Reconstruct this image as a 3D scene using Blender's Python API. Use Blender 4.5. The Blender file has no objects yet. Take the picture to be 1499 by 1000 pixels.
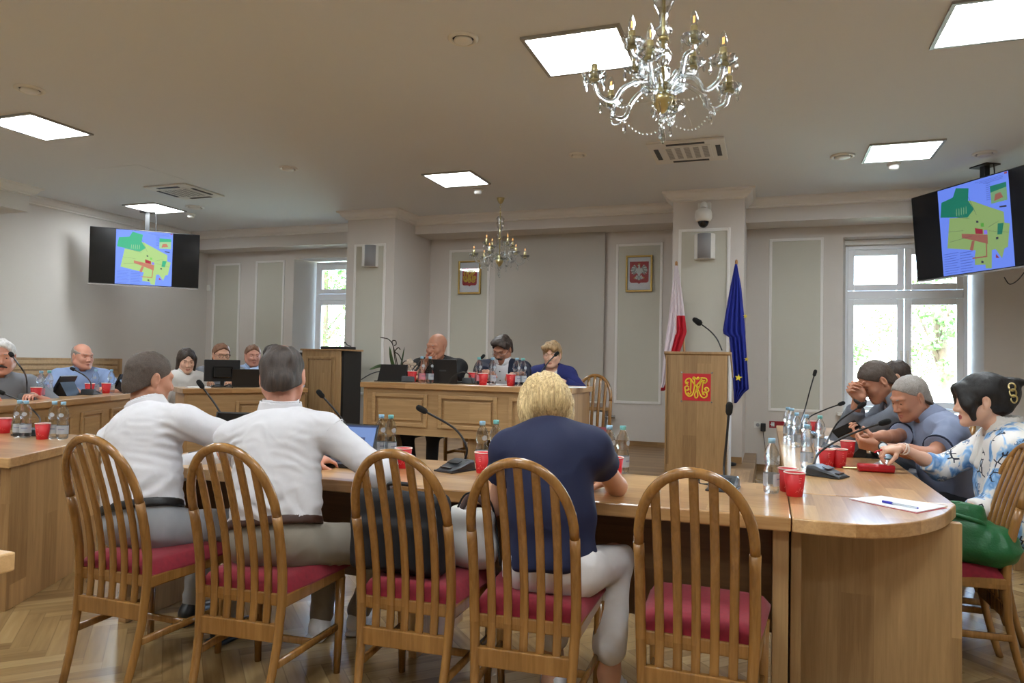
SKY, SUN, EXPO = 1.2, 3.0, 2.25
import bpy, bmesh, math, random
import numpy as np
from mathutils import Vector, Matrix
random.seed(5)
RNG = np.random.RandomState(7)
PI = math.pi
SC = bpy.context.scene
COL = SC.collection

def srgb(r, g=None, b=None):
    if g is None: g = b = r
    f = lambda c: (c/255)/12.92 if c/255 <= .04045 else ((c/255+.055)/1.055)**2.4
    return (f(r), f(g), f(b), 1)

# ------------------------------------------------------------------ objects
def tag(o, label=None, cat=None, group=None, kind=None):
    if label: o['label'] = label
    if cat: o['category'] = cat
    if group: o['group'] = group
    if kind: o['kind'] = kind
    return o
def empty(name, loc=(0, 0, 0), rz=0, label=None, cat=None, group=None):
    o = bpy.data.objects.new(name, None); COL.objects.link(o)
    o.location = loc; o.rotation_euler = (0, 0, rz)
    return tag(o, label, cat, group)
def copy_tree(o, parent=None):
    c = o.copy(); COL.objects.link(c)
    if parent: c.parent = parent
    for ch in list(o.children): copy_tree(ch, c)
    return c
def link_mesh(name, me, mats, parent=None):
    for m in (mats if isinstance(mats, (list, tuple)) else [mats]): me.materials.append(m)
    o = bpy.data.objects.new(name, me); COL.objects.link(o)
    if parent: o.parent = parent
    return o
def np_mesh(name, V, F, mi=None, smooth=True):
    """mesh from numpy vertices and an (n,4) or (n,3) face array"""
    me = bpy.data.meshes.new(name)
    n, k = F.shape
    me.vertices.add(len(V)); me.vertices.foreach_set('co', np.ascontiguousarray(V, np.float32).ravel())
    me.loops.add(n*k); me.loops.foreach_set('vertex_index', np.ascontiguousarray(F, np.int32).ravel())
    me.polygons.add(n); me.polygons.foreach_set('loop_start', np.arange(0, n*k, k, dtype=np.int32))
    if mi is not None: me.polygons.foreach_set('material_index', np.ascontiguousarray(mi, np.int32))
    me.polygons.foreach_set('use_smooth', np.full(n, smooth))
    me.update(calc_edges=True)
    return me

class MB:
    """collects shapes and links them as ONE mesh object"""
    def __init__(s): s.v = []; s.f = []; s.m = []; s.sm = []
    def add(s, V, F, m=0, sm=False, T=None):
        b = len(s.v)
        for p in V:
            p = Vector(p)
            s.v.append(tuple(T @ p) if T else tuple(p))
        for f in F: s.f.append(tuple(i+b for i in f)); s.m.append(m); s.sm.append(sm)
        return s
    def box(s, c, d, m=0, T=None, bev=0):
        x, y, z = d[0]/2, d[1]/2, d[2]/2
        if bev > 0:
            bm = bmesh.new(); bmesh.ops.create_cube(bm, size=1)
            for v in bm.verts: v.co = Vector((v.co.x*d[0], v.co.y*d[1], v.co.z*d[2]))
            bmesh.ops.bevel(bm, geom=list(bm.edges), offset=bev, segments=2, profile=.5, affect='EDGES')
            V = [tuple(v.co+Vector(c)) for v in bm.verts]; F = [[v.index for v in f.verts] for f in bm.faces]
            bm.verts.index_update(); F = [[v.index for v in f.verts] for f in bm.faces]; bm.free()
            return s.add(V, F, m, False, T)
        V = [(c[0]+a*x, c[1]+b*y, c[2]+e*z) for a in (-1, 1) for b in (-1, 1) for e in (-1, 1)]
        return s.add(V, [(0, 1, 3, 2), (4, 6, 7, 5), (0, 4, 5, 1), (2, 3, 7, 6), (0, 2, 6, 4), (1, 5, 7, 3)], m, False, T)
    def span(s, a, b, m=0, T=None, bev=0):
        return s.box([(a[i]+b[i])/2 for i in range(3)], [abs(b[i]-a[i]) for i in range(3)], m, T, bev)
    def lathe(s, prof, c=(0, 0, 0), n=20, m=0, T=None, cap=True, sm=True, lobes=0, amp=0):
        V = []; F = []
        for r, z in prof:
            for i in range(n):
                a = 2*PI*i/n; rr = r*(1+amp*math.cos(lobes*a)) if lobes else r
                V.append((c[0]+rr*math.cos(a), c[1]+rr*math.sin(a), c[2]+z))
        for j in range(len(prof)-1):
            for i in range(n):
                k = (i+1) % n; F.append((j*n+i, j*n+k, (j+1)*n+k, (j+1)*n+i))
        s.add(V, F, m, sm, T)
        if cap:
            b = len(s.v)-len(V)
            s.f.append(tuple(b+i for i in reversed(range(n)))); s.m.append(m); s.sm.append(False)
            t = b+(len(prof)-1)*n
            s.f.append(tuple(t+i for i in range(n))); s.m.append(m); s.sm.append(False)
        return s
    def cyl(s, a, b, r, r2=None, n=14, m=0, T=None):
        return s.tube([a, b], [r, r if r2 is None else r2], n, m, T)
    def tube(s, pts, r, n=10, m=0, T=None, flat=None, up=None, closed=False):
        """swept tube; flat=(w,t) sweeps a rounded rectangle of half sizes instead; r may be a list"""
        P = [Vector(p) for p in pts]; k = len(P)
        R = r if isinstance(r, (list, tuple)) else [r]*k
        V = []; F = []; N = None
        for i in range(k):
            if closed: t = P[(i+1) % k]-P[i-1]
            else: t = P[min(i+1, k-1)]-P[max(i-1, 0)]
            t.normalize()
            if up is not None: N = Vector(up)-t*t.dot(Vector(up)); N.normalize()
            elif N is None:
                N = t.orthogonal().normalized()
            else:
                N = N-t*t.dot(N); N.normalize()
            B = t.cross(N)
            for j in range(n):
                a = 2*PI*(j+.5)/n; ca, sa = math.cos(a), math.sin(a)
                if flat:
                    e = .5; ca = math.copysign(abs(ca)**e, ca); sa = math.copysign(abs(sa)**e, sa)
                    V.append(tuple(P[i]+N*ca*flat[0]*R[i]+B*sa*flat[1]*R[i]))
                else: V.append(tuple(P[i]+(N*ca+B*sa)*R[i]))
        for i in range(k if closed else k-1):
            i2 = (i+1) % k
            for j in range(n):
                q = (j+1) % n; F.append((i*n+j, i*n+q, i2*n+q, i2*n+j))
        s.add(V, F, m, True, T)
        if not closed:
            b = len(s.v)-len(V)
            s.f.append(tuple(b+i for i in reversed(range(n)))); s.m.append(m); s.sm.append(False)
            s.f.append(tuple(b+(k-1)*n+i for i in range(n))); s.m.append(m); s.sm.append(False)
        return s
    def prism(s, poly, z0, z1, m=0, T=None, axis='z'):
        n = len(poly)
        mp = {'z': lambda p, h: (p[0], p[1], h), 'y': lambda p, h: (p[0], h, p[1]), 'x': lambda p, h: (h, p[0], p[1])}[axis]
        V = [mp(p, z0) for p in poly]+[mp(p, z1) for p in poly]
        F = [tuple(reversed(range(n))), tuple(range(n, 2*n))]+[(i, (i+1) % n, n+(i+1) % n, n+i) for i in range(n)]
        return s.add(V, F, m, False, T)
    def ell(s, c, r, n=12, m=0, T=None):
        k = n//2+1
        prof = [(max(1e-4, math.sin(PI*i/k)), -math.cos(PI*i/k)) for i in range(k+1)]
        M = Matrix.Translation(c) @ Matrix.Diagonal((r[0], r[1], r[2], 1))
        return s.lathe(prof, n=n, m=m, T=(T @ M if T else M), cap=False)
    def sheet(s, pts, m=0, T=None, sm=True):
        """pts: rows of points"""
        nr, nc = len(pts), len(pts[0])
        V = [p for r in pts for p in r]
        F = [(i*nc+j, i*nc+j+1, (i+1)*nc+j+1, (i+1)*nc+j) for i in range(nr-1) for j in range(nc-1)]
        return s.add(V, F, m, sm, T)
    def build(s, name, mats, parent=None, bevel=0, solid=0, sub=0):
        me = bpy.data.meshes.new(name)
        me.from_pydata(s.v, [], s.f)
        me.polygons.foreach_set('material_index', s.m)
        me.polygons.foreach_set('use_smooth', s.sm)
        bm = bmesh.new(); bm.from_mesh(me); bmesh.ops.recalc_face_normals(bm, faces=bm.faces); bm.to_mesh(me); bm.free()
        me.update()
        o = link_mesh(name, me, mats, parent)
        if solid:
            md = o.modifiers.new('s', 'SOLIDIFY'); md.thickness = solid; md.offset = 0
        if bevel:
            md = o.modifiers.new('b', 'BEVEL'); md.width = bevel; md.segments = 2; md.limit_method = 'ANGLE'; md.angle_limit = .7
        if sub:
            md = o.modifiers.new('u', 'SUBSURF'); md.levels = md.render_levels = sub
        return o

def RZ(a): return Matrix.Rotation(a, 4, 'Z')
def TR(x, y, z=0): return Matrix.Translation((x, y, z))
def bez(pts, n=16):
    """Catmull-Rom through pts"""
    P = [Vector(p) for p in pts]; Q = [P[0]*2-P[1]]+P+[P[-1]*2-P[-2]]; out = []
    for i in range(1, len(Q)-2):
        for j in range(n):
            t = j/n; a, b, c, d = Q[i-1], Q[i], Q[i+1], Q[i+2]
            out.append(.5*((2*b)+(c-a)*t+(2*a-5*b+4*c-d)*t*t+(3*b-a-3*c+d)*t**3))
    out.append(P[-1]); return out

# ------------------------------------------------------------------ materials
class NT:
    def __init__(s, name):
        s.mat = bpy.data.materials.new(name); s.mat.use_nodes = True
        s.t = s.mat.node_tree; s.n = s.t.nodes; s.l = s.t.links
        s.b = s.n['Principled BSDF']; s.out = s.n['Material Output']
    def node(s, typ, **kw):
        n = s.n.new(typ)
        for k, v in kw.items():
            if k in n.inputs: n.inputs[k].default_value = v
            else: setattr(n, k, v)
        return n
    def link(s, a, b): s.l.new(a, b)
    def math(s, op, a, b=None, c=None):
        n = s.n.new('ShaderNodeMath'); n.operation = op
        for i, v in enumerate((a, b, c)):
            if v is None: continue
            if isinstance(v, (int, float)): n.inputs[i].default_value = v
            else: s.l.new(v, n.inputs[i])
        return n.outputs[0]
    def ramp(s, fac, stops):
        n = s.n.new('ShaderNodeValToRGB'); e = n.color_ramp.elements
        while len(e) < len(stops): e.new(.5)
        for q, (p, c) in zip(e, stops): q.position = p; q.color = c
        s.l.new(fac, n.inputs[0]); return n.outputs[0]
    def mix(s, fac, a, b, typ='MIX'):
        n = s.n.new('ShaderNodeMix'); n.data_type = 'RGBA'; n.blend_type = typ
        for i, v in ((0, fac), (6, a), (7, b)):
            if isinstance(v, (int, float, tuple)): n.inputs[i].default_value = v
            else: s.l.new(v, n.inputs[i])
        return n.outputs[2]
    def coord(s, kind='Object', scale=None, rot=None):
        c = s.n.new('ShaderNodeTexCoord').outputs[kind]
        if scale or rot:
            m = s.n.new('ShaderNodeMapping')
            if scale: m.inputs['Scale'].default_value = scale
            if rot: m.inputs['Rotation'].default_value = rot
            s.l.new(c, m.inputs[0]); c = m.outputs[0]
        return c
    def bump(s, h, st, dist=.01):
        n = s.n.new('ShaderNodeBump'); n.inputs['Strength'].default_value = st; n.inputs['Distance'].default_value = dist
        s.l.new(h, n.inputs['Height']); s.l.new(n.outputs[0], s.b.inputs['Normal'])

def M(name, col, rough=.5, metal=0, spec=.5, var=0, vscale=6, bump=0, bscale=200, **kw):
    t = NT(name); b = t.b
    b.inputs['Roughness'].default_value = rough; b.inputs['Metallic'].default_value = metal
    b.inputs['Specular IOR Level'].default_value = spec
    for k, v in kw.items(): b.inputs[k].default_value = v
    b.inputs['Base Color'].default_value = col
    if var or bump: co = t.coord()
    if var:
        nz = t.node('ShaderNodeTexNoise', Scale=vscale, Detail=4.0); t.link(co, nz.inputs[0])
        a = tuple(c*(1-var) for c in col[:3])+(1,); c2 = tuple(min(1, c*(1+var)) for c in col[:3])+(1,)
        t.link(t.ramp(nz.outputs[0], [(.3, a), (.7, c2)]), b.inputs['Base Color'])
    if bump:
        nz = t.node('ShaderNodeTexNoise', Scale=bscale, Detail=2.0); t.link(co, nz.inputs[0]); t.bump(nz.outputs[0], bump)
    return t.mat

def wood(name, dark, light, axis='z', stave=.09, rough=.35, grain=1.0, coat=.0, vary=.5, board='x'):
    """oak: staves across BOARD axis with their own tone, grain along AXIS"""
    t = NT(name); co = t.coord()
    sep = t.node('ShaderNodeSeparateXYZ'); t.link(co, sep.inputs[0])
    ax = 'xyz'.index(axis); bd = 'xyz'.index(board)
    cell = t.math('FLOOR', t.math('DIVIDE', sep.outputs[bd], stave))
    cmb = t.node('ShaderNodeCombineXYZ'); t.link(cell, cmb.inputs[0])
    seg = t.math('FLOOR', t.math('ADD', t.math('DIVIDE', sep.outputs[ax], 1.1), t.math('MULTIPLY', cell, .37)))
    t.link(seg, cmb.inputs[1])
    wn = t.node('ShaderNodeTexWhiteNoise'); wn.noise_dimensions = '3D'; t.link(cmb.outputs[0], wn.inputs[0])
    sc = [16, 16, 16]; sc[ax] = 1.1
    mp = t.node('ShaderNodeMapping'); mp.inputs['Scale'].default_value = sc; t.link(co, mp.inputs[0])
    off = t.node('ShaderNodeVectorMath', operation='ADD'); t.link(mp.outputs[0], off.inputs[0])
    sv = t.node('ShaderNodeVectorMath', operation='SCALE'); t.link(wn.outputs['Color'], sv.inputs[0]); sv.inputs['Scale'].default_value = 9
    t.link(sv.outputs[0], off.inputs[1])
    nz = t.node('ShaderNodeTexNoise', Scale=2.2, Detail=7.0, Roughness=.62, Distortion=.6); t.link(off.outputs[0], nz.inputs[0])
    sc2 = [150, 150, 150]; sc2[ax] = 5
    mp2 = t.node('ShaderNodeMapping'); mp2.inputs['Scale'].default_value = sc2; t.link(co, mp2.inputs[0])
    fine = t.node('ShaderNodeTexNoise', Scale=1.0, Detail=3.0); t.link(mp2.outputs[0], fine.inputs[0])
    v = t.math('ADD', t.math('MULTIPLY', nz.outputs[0], .75*grain), t.math('MULTIPLY', fine.outputs[0], .25*grain))
    v = t.math('ADD', v, t.math('MULTIPLY', t.math('SUBTRACT', wn.outputs['Value'], .5), vary))
    col = t.ramp(v, [(.2, dark), (.75, light)])
    t.link(col, t.b.inputs['Base Color'])
    t.b.inputs['Roughness'].default_value = rough
    t.b.inputs['Coat Weight'].default_value = coat; t.b.inputs['Coat Roughness'].default_value = .12
    t.bump(v, .05, .004)
    return t.mat

def parquet():
    t = NT('parquet_floor')
    co = t.coord('Object', rot=(0, 0, PI/4+.0))
    sep = t.node('ShaderNodeSeparateXYZ'); t.link(co, sep.inputs[0])
    w = .075; n = 6
    X = t.math('DIVIDE', sep.outputs[0], w); Y = t.math('DIVIDE', sep.outputs[1], w)
    i = t.math('FLOOR', X); j = t.math('FLOOR', Y)
    k = t.math('FLOORED_MODULO', t.math('SUBTRACT', i, j), 2*n)
    hor = t.math('LESS_THAN', k, n-.5)
    # ids
    hx = t.math('SUBTRACT', i, k); hy = j
    vx = i; vy = t.math('SUBTRACT', j, t.math('SUBTRACT', 2*n-1, k))
    mixf = lambda a, b: t.math('ADD', t.math('MULTIPLY', hor, a), t.math('MULTIPLY', t.math('SUBTRACT', 1, hor), b))
    idx = mixf(hx, t.math('ADD', vx, 500.5)); idy = mixf(hy, vy)
    cmb = t.node('ShaderNodeCombineXYZ'); t.link(idx, cmb.inputs[0]); t.link(idy, cmb.inputs[1])
    wn = t.node('ShaderNodeTexWhiteNoise'); wn.noise_dimensions = '3D'; t.link(cmb.outputs[0], wn.inputs[0])
    along = mixf(sep.outputs[0], sep.outputs[1]); across = mixf(sep.outputs[1], sep.outputs[0])
    g = t.node('ShaderNodeCombineXYZ'); t.link(t.math('MULTIPLY', along, 3), g.inputs[0]); t.link(t.math('MULTIPLY', across, 40), g.inputs[1])
    t.link(t.math('MULTIPLY', wn.outputs['Value'], 40), g.inputs[2])
    nz = t.node('ShaderNodeTexNoise', Scale=1.0, Detail=5.0); t.link(g.outputs[0], nz.inputs[0])
    v = t.math('ADD', t.math('MULTIPLY', nz.outputs[0], .55), t.math('MULTIPLY', wn.outputs['Value'], .5))
    col = t.ramp(v, [(.2, srgb(124, 97, 60)), (.55, srgb(156, 127, 84)), (.85, srgb(176, 149, 104))])
    # joints
    fx = t.math('FRACT', X); fy = t.math('FRACT', Y)
    e = .03
    ac = mixf(fy, fx)
    j1 = t.math('MAXIMUM', t.math('LESS_THAN', ac, e), t.math('GREATER_THAN', ac, 1-e))
    endh = t.math('MULTIPLY', t.math('LESS_THAN', k, .5), t.math('LESS_THAN', fx, e))
    endv = t.math('MULTIPLY', t.math('GREATER_THAN', k, 2*n-1.5), t.math('LESS_THAN', fy, e))
    jj = t.math('MAXIMUM', j1, t.math('MAXIMUM', endh, endv))
    col = t.mix(t.math('MULTIPLY', jj, .3), col, srgb(70, 50, 28))
    t.link(col, t.b.inputs['Base Color'])
    t.b.inputs['Roughness'].default_value = .22; t.b.inputs['Coat Weight'].default_value = .25; t.b.inputs['Coat Roughness'].default_value = .15
    return t.mat

def glass(name, col=(1, 1, 1, 1), rough=.0, ior=1.45, thin=False):
    t = NT(name)
    t.b.inputs['Base Color'].default_value = col; t.b.inputs['Roughness'].default_value = rough
    t.b.inputs['Transmission Weight'].default_value = 1; t.b.inputs['IOR'].default_value = ior
    return t.mat
def pet(name, ior=1.3, mixf=.42):
    t = NT(name); t.b.inputs['Transmission Weight'].default_value = 1; t.b.inputs['IOR'].default_value = ior; t.b.inputs['Roughness'].default_value = .02; t.b.inputs['Base Color'].default_value = (.95, .98, 1, 1)
    tr = t.node('ShaderNodeBsdfTransparent'); tr.inputs[0].default_value = (.93, .965, .985, 1); mx = t.node('ShaderNodeMixShader'); mx.inputs[0].default_value = mixf
    t.link(tr.outputs[0], mx.inputs[1]); t.link(t.b.outputs[0], mx.inputs[2]); t.link(mx.outputs[0], t.out.inputs[0]); return t.mat
def emis(name, col, st):
    t = NT(name)
    t.b.inputs['Base Color'].default_value = (0, 0, 0, 1) if st else col
    t.b.inputs['Emission Color'].default_value = col; t.b.inputs['Emission Strength'].default_value = st
    t.b.inputs['Roughness'].default_value = .3
    return t.mat

MAT = {}
MAT['wall'] = M('wall_plaster', srgb(210, 204, 198), .9, var=.012, vscale=2, bump=.05)
MAT['panelfill'] = M('panel_plaster', srgb(198, 196, 184), .9, var=.012, vscale=2, bump=.05)
MAT['ceil'] = M('ceiling_plaster', srgb(222, 226, 230), .95)
MAT['trim'] = M('trim_paint', srgb(234, 232, 229), .6)
MAT['winframe'] = M('window_pvc', srgb(240, 244, 250), .35)
MAT['white'] = M('white_plastic', srgb(228, 227, 222), .4)
MAT['lightgrey'] = M('grey_mesh', srgb(150, 150, 152), .6, bump=.3, bscale=600)
MAT['black'] = M('black_plastic', srgb(22, 22, 24), .4)
MAT['blackgloss'] = M('black_gloss', srgb(10, 10, 12), .12)
MAT['darkmetal'] = M('dark_metal', srgb(48, 50, 54), .35, .6)
MAT['grille'] = M('black_foam', srgb(14, 14, 15), .95, bump=.6, bscale=900)
MAT['grey'] = M('grey_plastic', srgb(66, 70, 75), .35, .3)
MAT['silver'] = M('silver', srgb(190, 190, 192), .25, .9)
MAT['gold'] = M('gold_frame', srgb(168, 140, 78), .35, .8)
MAT['brass'] = M('brass', srgb(206, 192, 140), .28, 1)
MAT['floor'] = parquet()
MAT['oak_top'] = wood('oak_table_top', srgb(158, 116, 70), srgb(214, 174, 122), 'x', .11, .3, .9, .35, .45, 'y')
MAT['oak_top_y'] = wood('oak_table_top_lengthwise', srgb(158, 116, 70), srgb(214, 174, 122), 'y', .11, .3, .9, .35, .45, 'x')
MAT['oak_panel'] = wood('oak_panel', srgb(142, 110, 72), srgb(190, 156, 110), 'z', .13, .42, .9, .0, .4, 'x')
MAT['oak_panel_y'] = wood('oak_panel_y', srgb(142, 108, 68), srgb(190, 152, 104), 'z', .13, .42, .9, .0, .4, 'y')
MAT['oak_h'] = wood('oak_horizontal', srgb(150, 116, 76), srgb(192, 158, 112), 'x', .2, .42, .9, .0, .25, 'z')
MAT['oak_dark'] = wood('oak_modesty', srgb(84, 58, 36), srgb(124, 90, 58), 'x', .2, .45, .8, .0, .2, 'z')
MAT['chair'] = wood('chair_beech', srgb(114, 76, 34), srgb(172, 126, 68), 'z', .5, .26, .9, .4, .1, 'x')
MAT['seat'] = M('crimson_velour', srgb(126, 9, 32), .85, var=.12, vscale=60, bump=.15, bscale=500)
MAT['seat'].node_tree.nodes['Principled BSDF'].inputs['Sheen Weight'].default_value = .12
MAT['podium'] = wood('podium_boards', srgb(122, 92, 58), srgb(166, 132, 90), 'x', .12, .35, .9, .1, .35, 'y')
MAT['bottle'] = pet('clear_pet')
MAT['water'] = glass('water', (.97, .99, 1, 1), 0, 1.33)
MAT['crystal'] = pet('crystal', 1.5, .62)
MAT['bulbglass'] = pet('bulb_glass', 1.2, .3)
MAT['capblue'] = M('cap_blue', srgb(150, 196, 226), .35)
MAT['capteal'] = M('cap_teal', srgb(120, 196, 200), .35)
def sheer(name, c, f):
    t = NT(name); t.b.inputs['Base Color'].default_value = c; t.b.inputs['Roughness'].default_value = .45
    tr = t.node('ShaderNodeBsdfTransparent'); mx = t.node('ShaderNodeMixShader'); mx.inputs[0].default_value = f
    t.link(tr.outputs[0], mx.inputs[1]); t.link(t.b.outputs[0], mx.inputs[2]); t.link(mx.outputs[0], t.out.inputs[0]); return t.mat
MAT['label'] = sheer('bottle_label', srgb(196, 206, 218), .6)
MAT['labelpink'] = sheer('bottle_label_pink', srgb(222, 140, 156), .7)
MAT['labelink'] = M('bottle_label_print', srgb(110, 116, 140), .5)
MAT['cupred'] = M('cup_red', srgb(196, 26, 34), .45)
MAT['cupwhite'] = M('cup_rim', srgb(240, 228, 220), .5)
MAT['cupprint'] = M('cup_print', srgb(240, 150, 140), .5)
MAT['cupsquare'] = M('cup_print_square', srgb(92, 84, 80), .6)
MAT['paper'] = M('paper', srgb(232, 234, 240), .7)
MAT['redcard'] = M('red_card', srgb(150, 24, 36), .6)
MAT['redcase'] = M('red_leather_case', srgb(176, 20, 34), .35)
MAT['penblue'] = M('pen_blue', srgb(38, 40, 170), .3)
MAT['filament'] = emis('filament', (1, .42, .12, 1), .8)
MAT['lightpanel'] = emis('led_panel', (.90, .965, 1, 1), 9.0)
MAT['lightframe'] = M('led_panel_frame', srgb(160, 160, 156), .4, .2)
# ================================================================== SMOOTH SOLIDS (distance fields turned into meshes)
A3 = lambda *v: np.array(v, np.float64)
def nrm(v):
    v = np.asarray(v, float); return v/(np.linalg.norm(v)+1e-12)
class Cone:      # round cone
    def __init__(s, a, b, ra, rb, k=None): s.a, s.b, s.ra, s.rb, s.k = A3(*a), A3(*b), ra, rb, k
    def box(s):
        r = max(s.ra, s.rb); return np.minimum(s.a, s.b)-r, np.maximum(s.a, s.b)+r
    def __call__(s, X, Y, Z):
        d = (s.b-s.a).astype(np.float32); L = float(d@d)+1e-12
        x, y, z = X-np.float32(s.a[0]), Y-np.float32(s.a[1]), Z-np.float32(s.a[2])
        t = np.clip((x*d[0]+y*d[1]+z*d[2])/np.float32(L), 0, 1)
        return np.sqrt((x-t*d[0])**2+(y-t*d[1])**2+(z-t*d[2])**2)-(np.float32(s.ra)+np.float32(s.rb-s.ra)*t)
class Ell:
    def __init__(s, c, r, R=None, k=None): s.c, s.r, s.R, s.k = A3(*c), A3(*r), (np.eye(3) if R is None else np.asarray(R, float)), k
    def box(s):
        e = np.sqrt(((s.R*s.r)**2).sum(1)); return s.c-e, s.c+e
    def __call__(s, X, Y, Z):
        x, y, z = X-np.float32(s.c[0]), Y-np.float32(s.c[1]), Z-np.float32(s.c[2]); R = s.R.astype(np.float32); r = s.r.astype(np.float32)
        u = (x*R[0, 0]+y*R[1, 0]+z*R[2, 0])/r[0]; v = (x*R[0, 1]+y*R[1, 1]+z*R[2, 1])/r[1]; w = (x*R[0, 2]+y*R[1, 2]+z*R[2, 2])/r[2]
        k0 = np.sqrt(u*u+v*v+w*w); k1 = np.sqrt((u/r[0])**2+(v/r[1])**2+(w/r[2])**2)+np.float32(1e-9)
        return k0*(k0-1)/k1
class RBox:
    def __init__(s, c, h, rad, R=None, k=None): s.c, s.h, s.rad, s.R, s.k = A3(*c), A3(*h), rad, (np.eye(3) if R is None else np.asarray(R, float)), k
    def box(s):
        e = np.abs(s.R)@s.h; return s.c-e, s.c+e
    def __call__(s, X, Y, Z):
        x, y, z = X-np.float32(s.c[0]), Y-np.float32(s.c[1]), Z-np.float32(s.c[2]); R = s.R.astype(np.float32)
        q = [np.abs(x*R[0, i]+y*R[1, i]+z*R[2, i])-np.float32(s.h[i]-s.rad) for i in range(3)]
        o = np.sqrt(sum(np.maximum(a, 0)**2 for a in q)); return o+np.minimum(np.maximum(q[0], np.maximum(q[1], q[2])), 0)-np.float32(s.rad)
class Half:      # half space: keeps the side where (p-c).n < 0 when used with op 'i'; removes it with 's'
    def __init__(s, c, n, k=None): s.c, s.n, s.k = A3(*c), nrm(n), k
    def box(s): return None
    def __call__(s, X, Y, Z):
        return (X-np.float32(s.c[0]))*np.float32(s.n[0])+(Y-np.float32(s.c[1]))*np.float32(s.n[1])+(Z-np.float32(s.c[2]))*np.float32(s.n[2])
class Fn:
    def __init__(s, f, lo, hi, k=None): s.f, s.lo, s.hi, s.k = f, lo, hi, k
    def box(s): return (A3(*s.lo), A3(*s.hi)) if s.lo is not None else None
    def __call__(s, X, Y, Z): return s.f(X, Y, Z)
def field(ops, res, pad=.02):
    """ops: list of (op, prim, k); op u union, s subtract, i intersect"""
    bx = [p.box() for o, p, k in ops if o == 'u']
    lo = np.min([b[0] for b in bx], 0)-pad; hi = np.max([b[1] for b in bx], 0)+pad
    n = np.ceil((hi-lo)/res).astype(int)+1
    ax = [(lo[i]+res*np.arange(n[i])).astype(np.float32) for i in range(3)]
    D = np.full(n, .2, np.float32)
    for o, p, k in ops:
        b = p.box(); m = k+3*res
        if b is None: i0, i1 = np.zeros(3, int), n
        else:
            i0 = np.clip(np.floor((b[0]-m-lo)/res).astype(int), 0, n); i1 = np.clip(np.ceil((b[1]+m-lo)/res).astype(int)+1, 0, n)
        if np.any(i1 <= i0): continue
        sl = tuple(slice(a, c) for a, c in zip(i0, i1))
        d = p(ax[0][sl[0]][:, None, None], ax[1][sl[1]][None, :, None], ax[2][sl[2]][None, None, :])
        c = D[sl]; k = np.float32(max(k, 1e-5))
        if o == 'u':
            h = np.maximum(k-np.abs(c-d), 0)/k; D[sl] = np.minimum(c, d)-h*h*k*np.float32(.25)
        else:
            if o == 's': d = -d
            h = np.maximum(k-np.abs(c-d), 0)/k; D[sl] = np.maximum(c, d)+h*h*k*np.float32(.25)
    return D, lo
_CO = np.array([(i, j, k) for i in (0, 1) for j in (0, 1) for k in (0, 1)])
_ED = [(a, b) for a in range(8) for b in range(a+1, 8) if np.abs(_CO[a]-_CO[b]).sum() == 1]
def surface(D, lo, res):
    ins = D < 0
    s = np.zeros(tuple(np.array(D.shape)-1), np.int8)
    for c in _CO: s += ins[c[0]:c[0]+s.shape[0], c[1]:c[1]+s.shape[1], c[2]:c[2]+s.shape[2]]
    idx3 = np.argwhere((s > 0) & (s < 8))
    num = np.full(s.shape, -1, np.int32); num[idx3[:, 0], idx3[:, 1], idx3[:, 2]] = np.arange(len(idx3))
    val = np.stack([D[idx3[:, 0]+c[0], idx3[:, 1]+c[1], idx3[:, 2]+c[2]] for c in _CO], 1)
    acc = np.zeros((len(idx3), 3)); cnt = np.zeros(len(idx3))
    for a, b in _ED:
        va, vb = val[:, a], val[:, b]; m = (va < 0) != (vb < 0)
        t = np.where(m, va/(va-vb+1e-12), 0)
        acc += np.where(m[:, None], _CO[a]+t[:, None]*(_CO[b]-_CO[a]), 0); cnt += m
    V = lo+res*(idx3+acc/cnt[:, None])
    F = []
    for ax in range(3):
        a1, a2 = (ax+1) % 3, (ax+2) % 3
        sh = [slice(None)]*3; s0 = list(sh); s1 = list(sh)
        s0[ax] = slice(0, -1); s1[ax] = slice(1, None)
        A, B = ins[tuple(s0)], ins[tuple(s1)]
        e = np.argwhere(A != B)
        e = e[(e[:, a1] > 0) & (e[:, a2] > 0) & (e[:, a1] < s.shape[a1]) & (e[:, a2] < s.shape[a2])]
        def g(o1, o2):
            q = e.copy(); q[:, a1] += o1; q[:, a2] += o2; return num[q[:, 0], q[:, 1], q[:, 2]]
        quad = np.stack([g(-1, -1), g(0, -1), g(0, 0), g(-1, 0)], 1)
        fl = A[e[:, 0], e[:, 1], e[:, 2]]
        quad[~fl] = quad[~fl][:, ::-1]
        F.append(quad)
    F = np.concatenate(F); return V, F[(F >= 0).all(1)]
def vnormals(V, F):
    n = np.cross(V[F[:, 2]]-V[F[:, 0]], V[F[:, 3]]-V[F[:, 1]]); N = np.zeros_like(V)
    for i in range(4): np.add.at(N, F[:, i], n)
    return N/(np.linalg.norm(N, axis=1)[:, None]+1e-12)
def vnoise(P, seed=0):
    """smooth value noise at points P, in -1..1"""
    I = np.floor(P).astype(np.int64); f = P-I; f = f*f*(3-2*f); out = 0
    def h(i):
        n = (i[:, 0]*374761393+i[:, 1]*668265263+i[:, 2]*2147483647+seed*1274126177) & 0xffffffff
        n = ((n ^ (n >> 13))*1274126177) & 0xffffffff; n = n ^ (n >> 16); return (n & 0xffff)/32767.5-1
    for c in _CO:
        w = np.prod(np.where(c, f, 1-f), 1); out = out+w*h(I+c)
    return out
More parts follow.
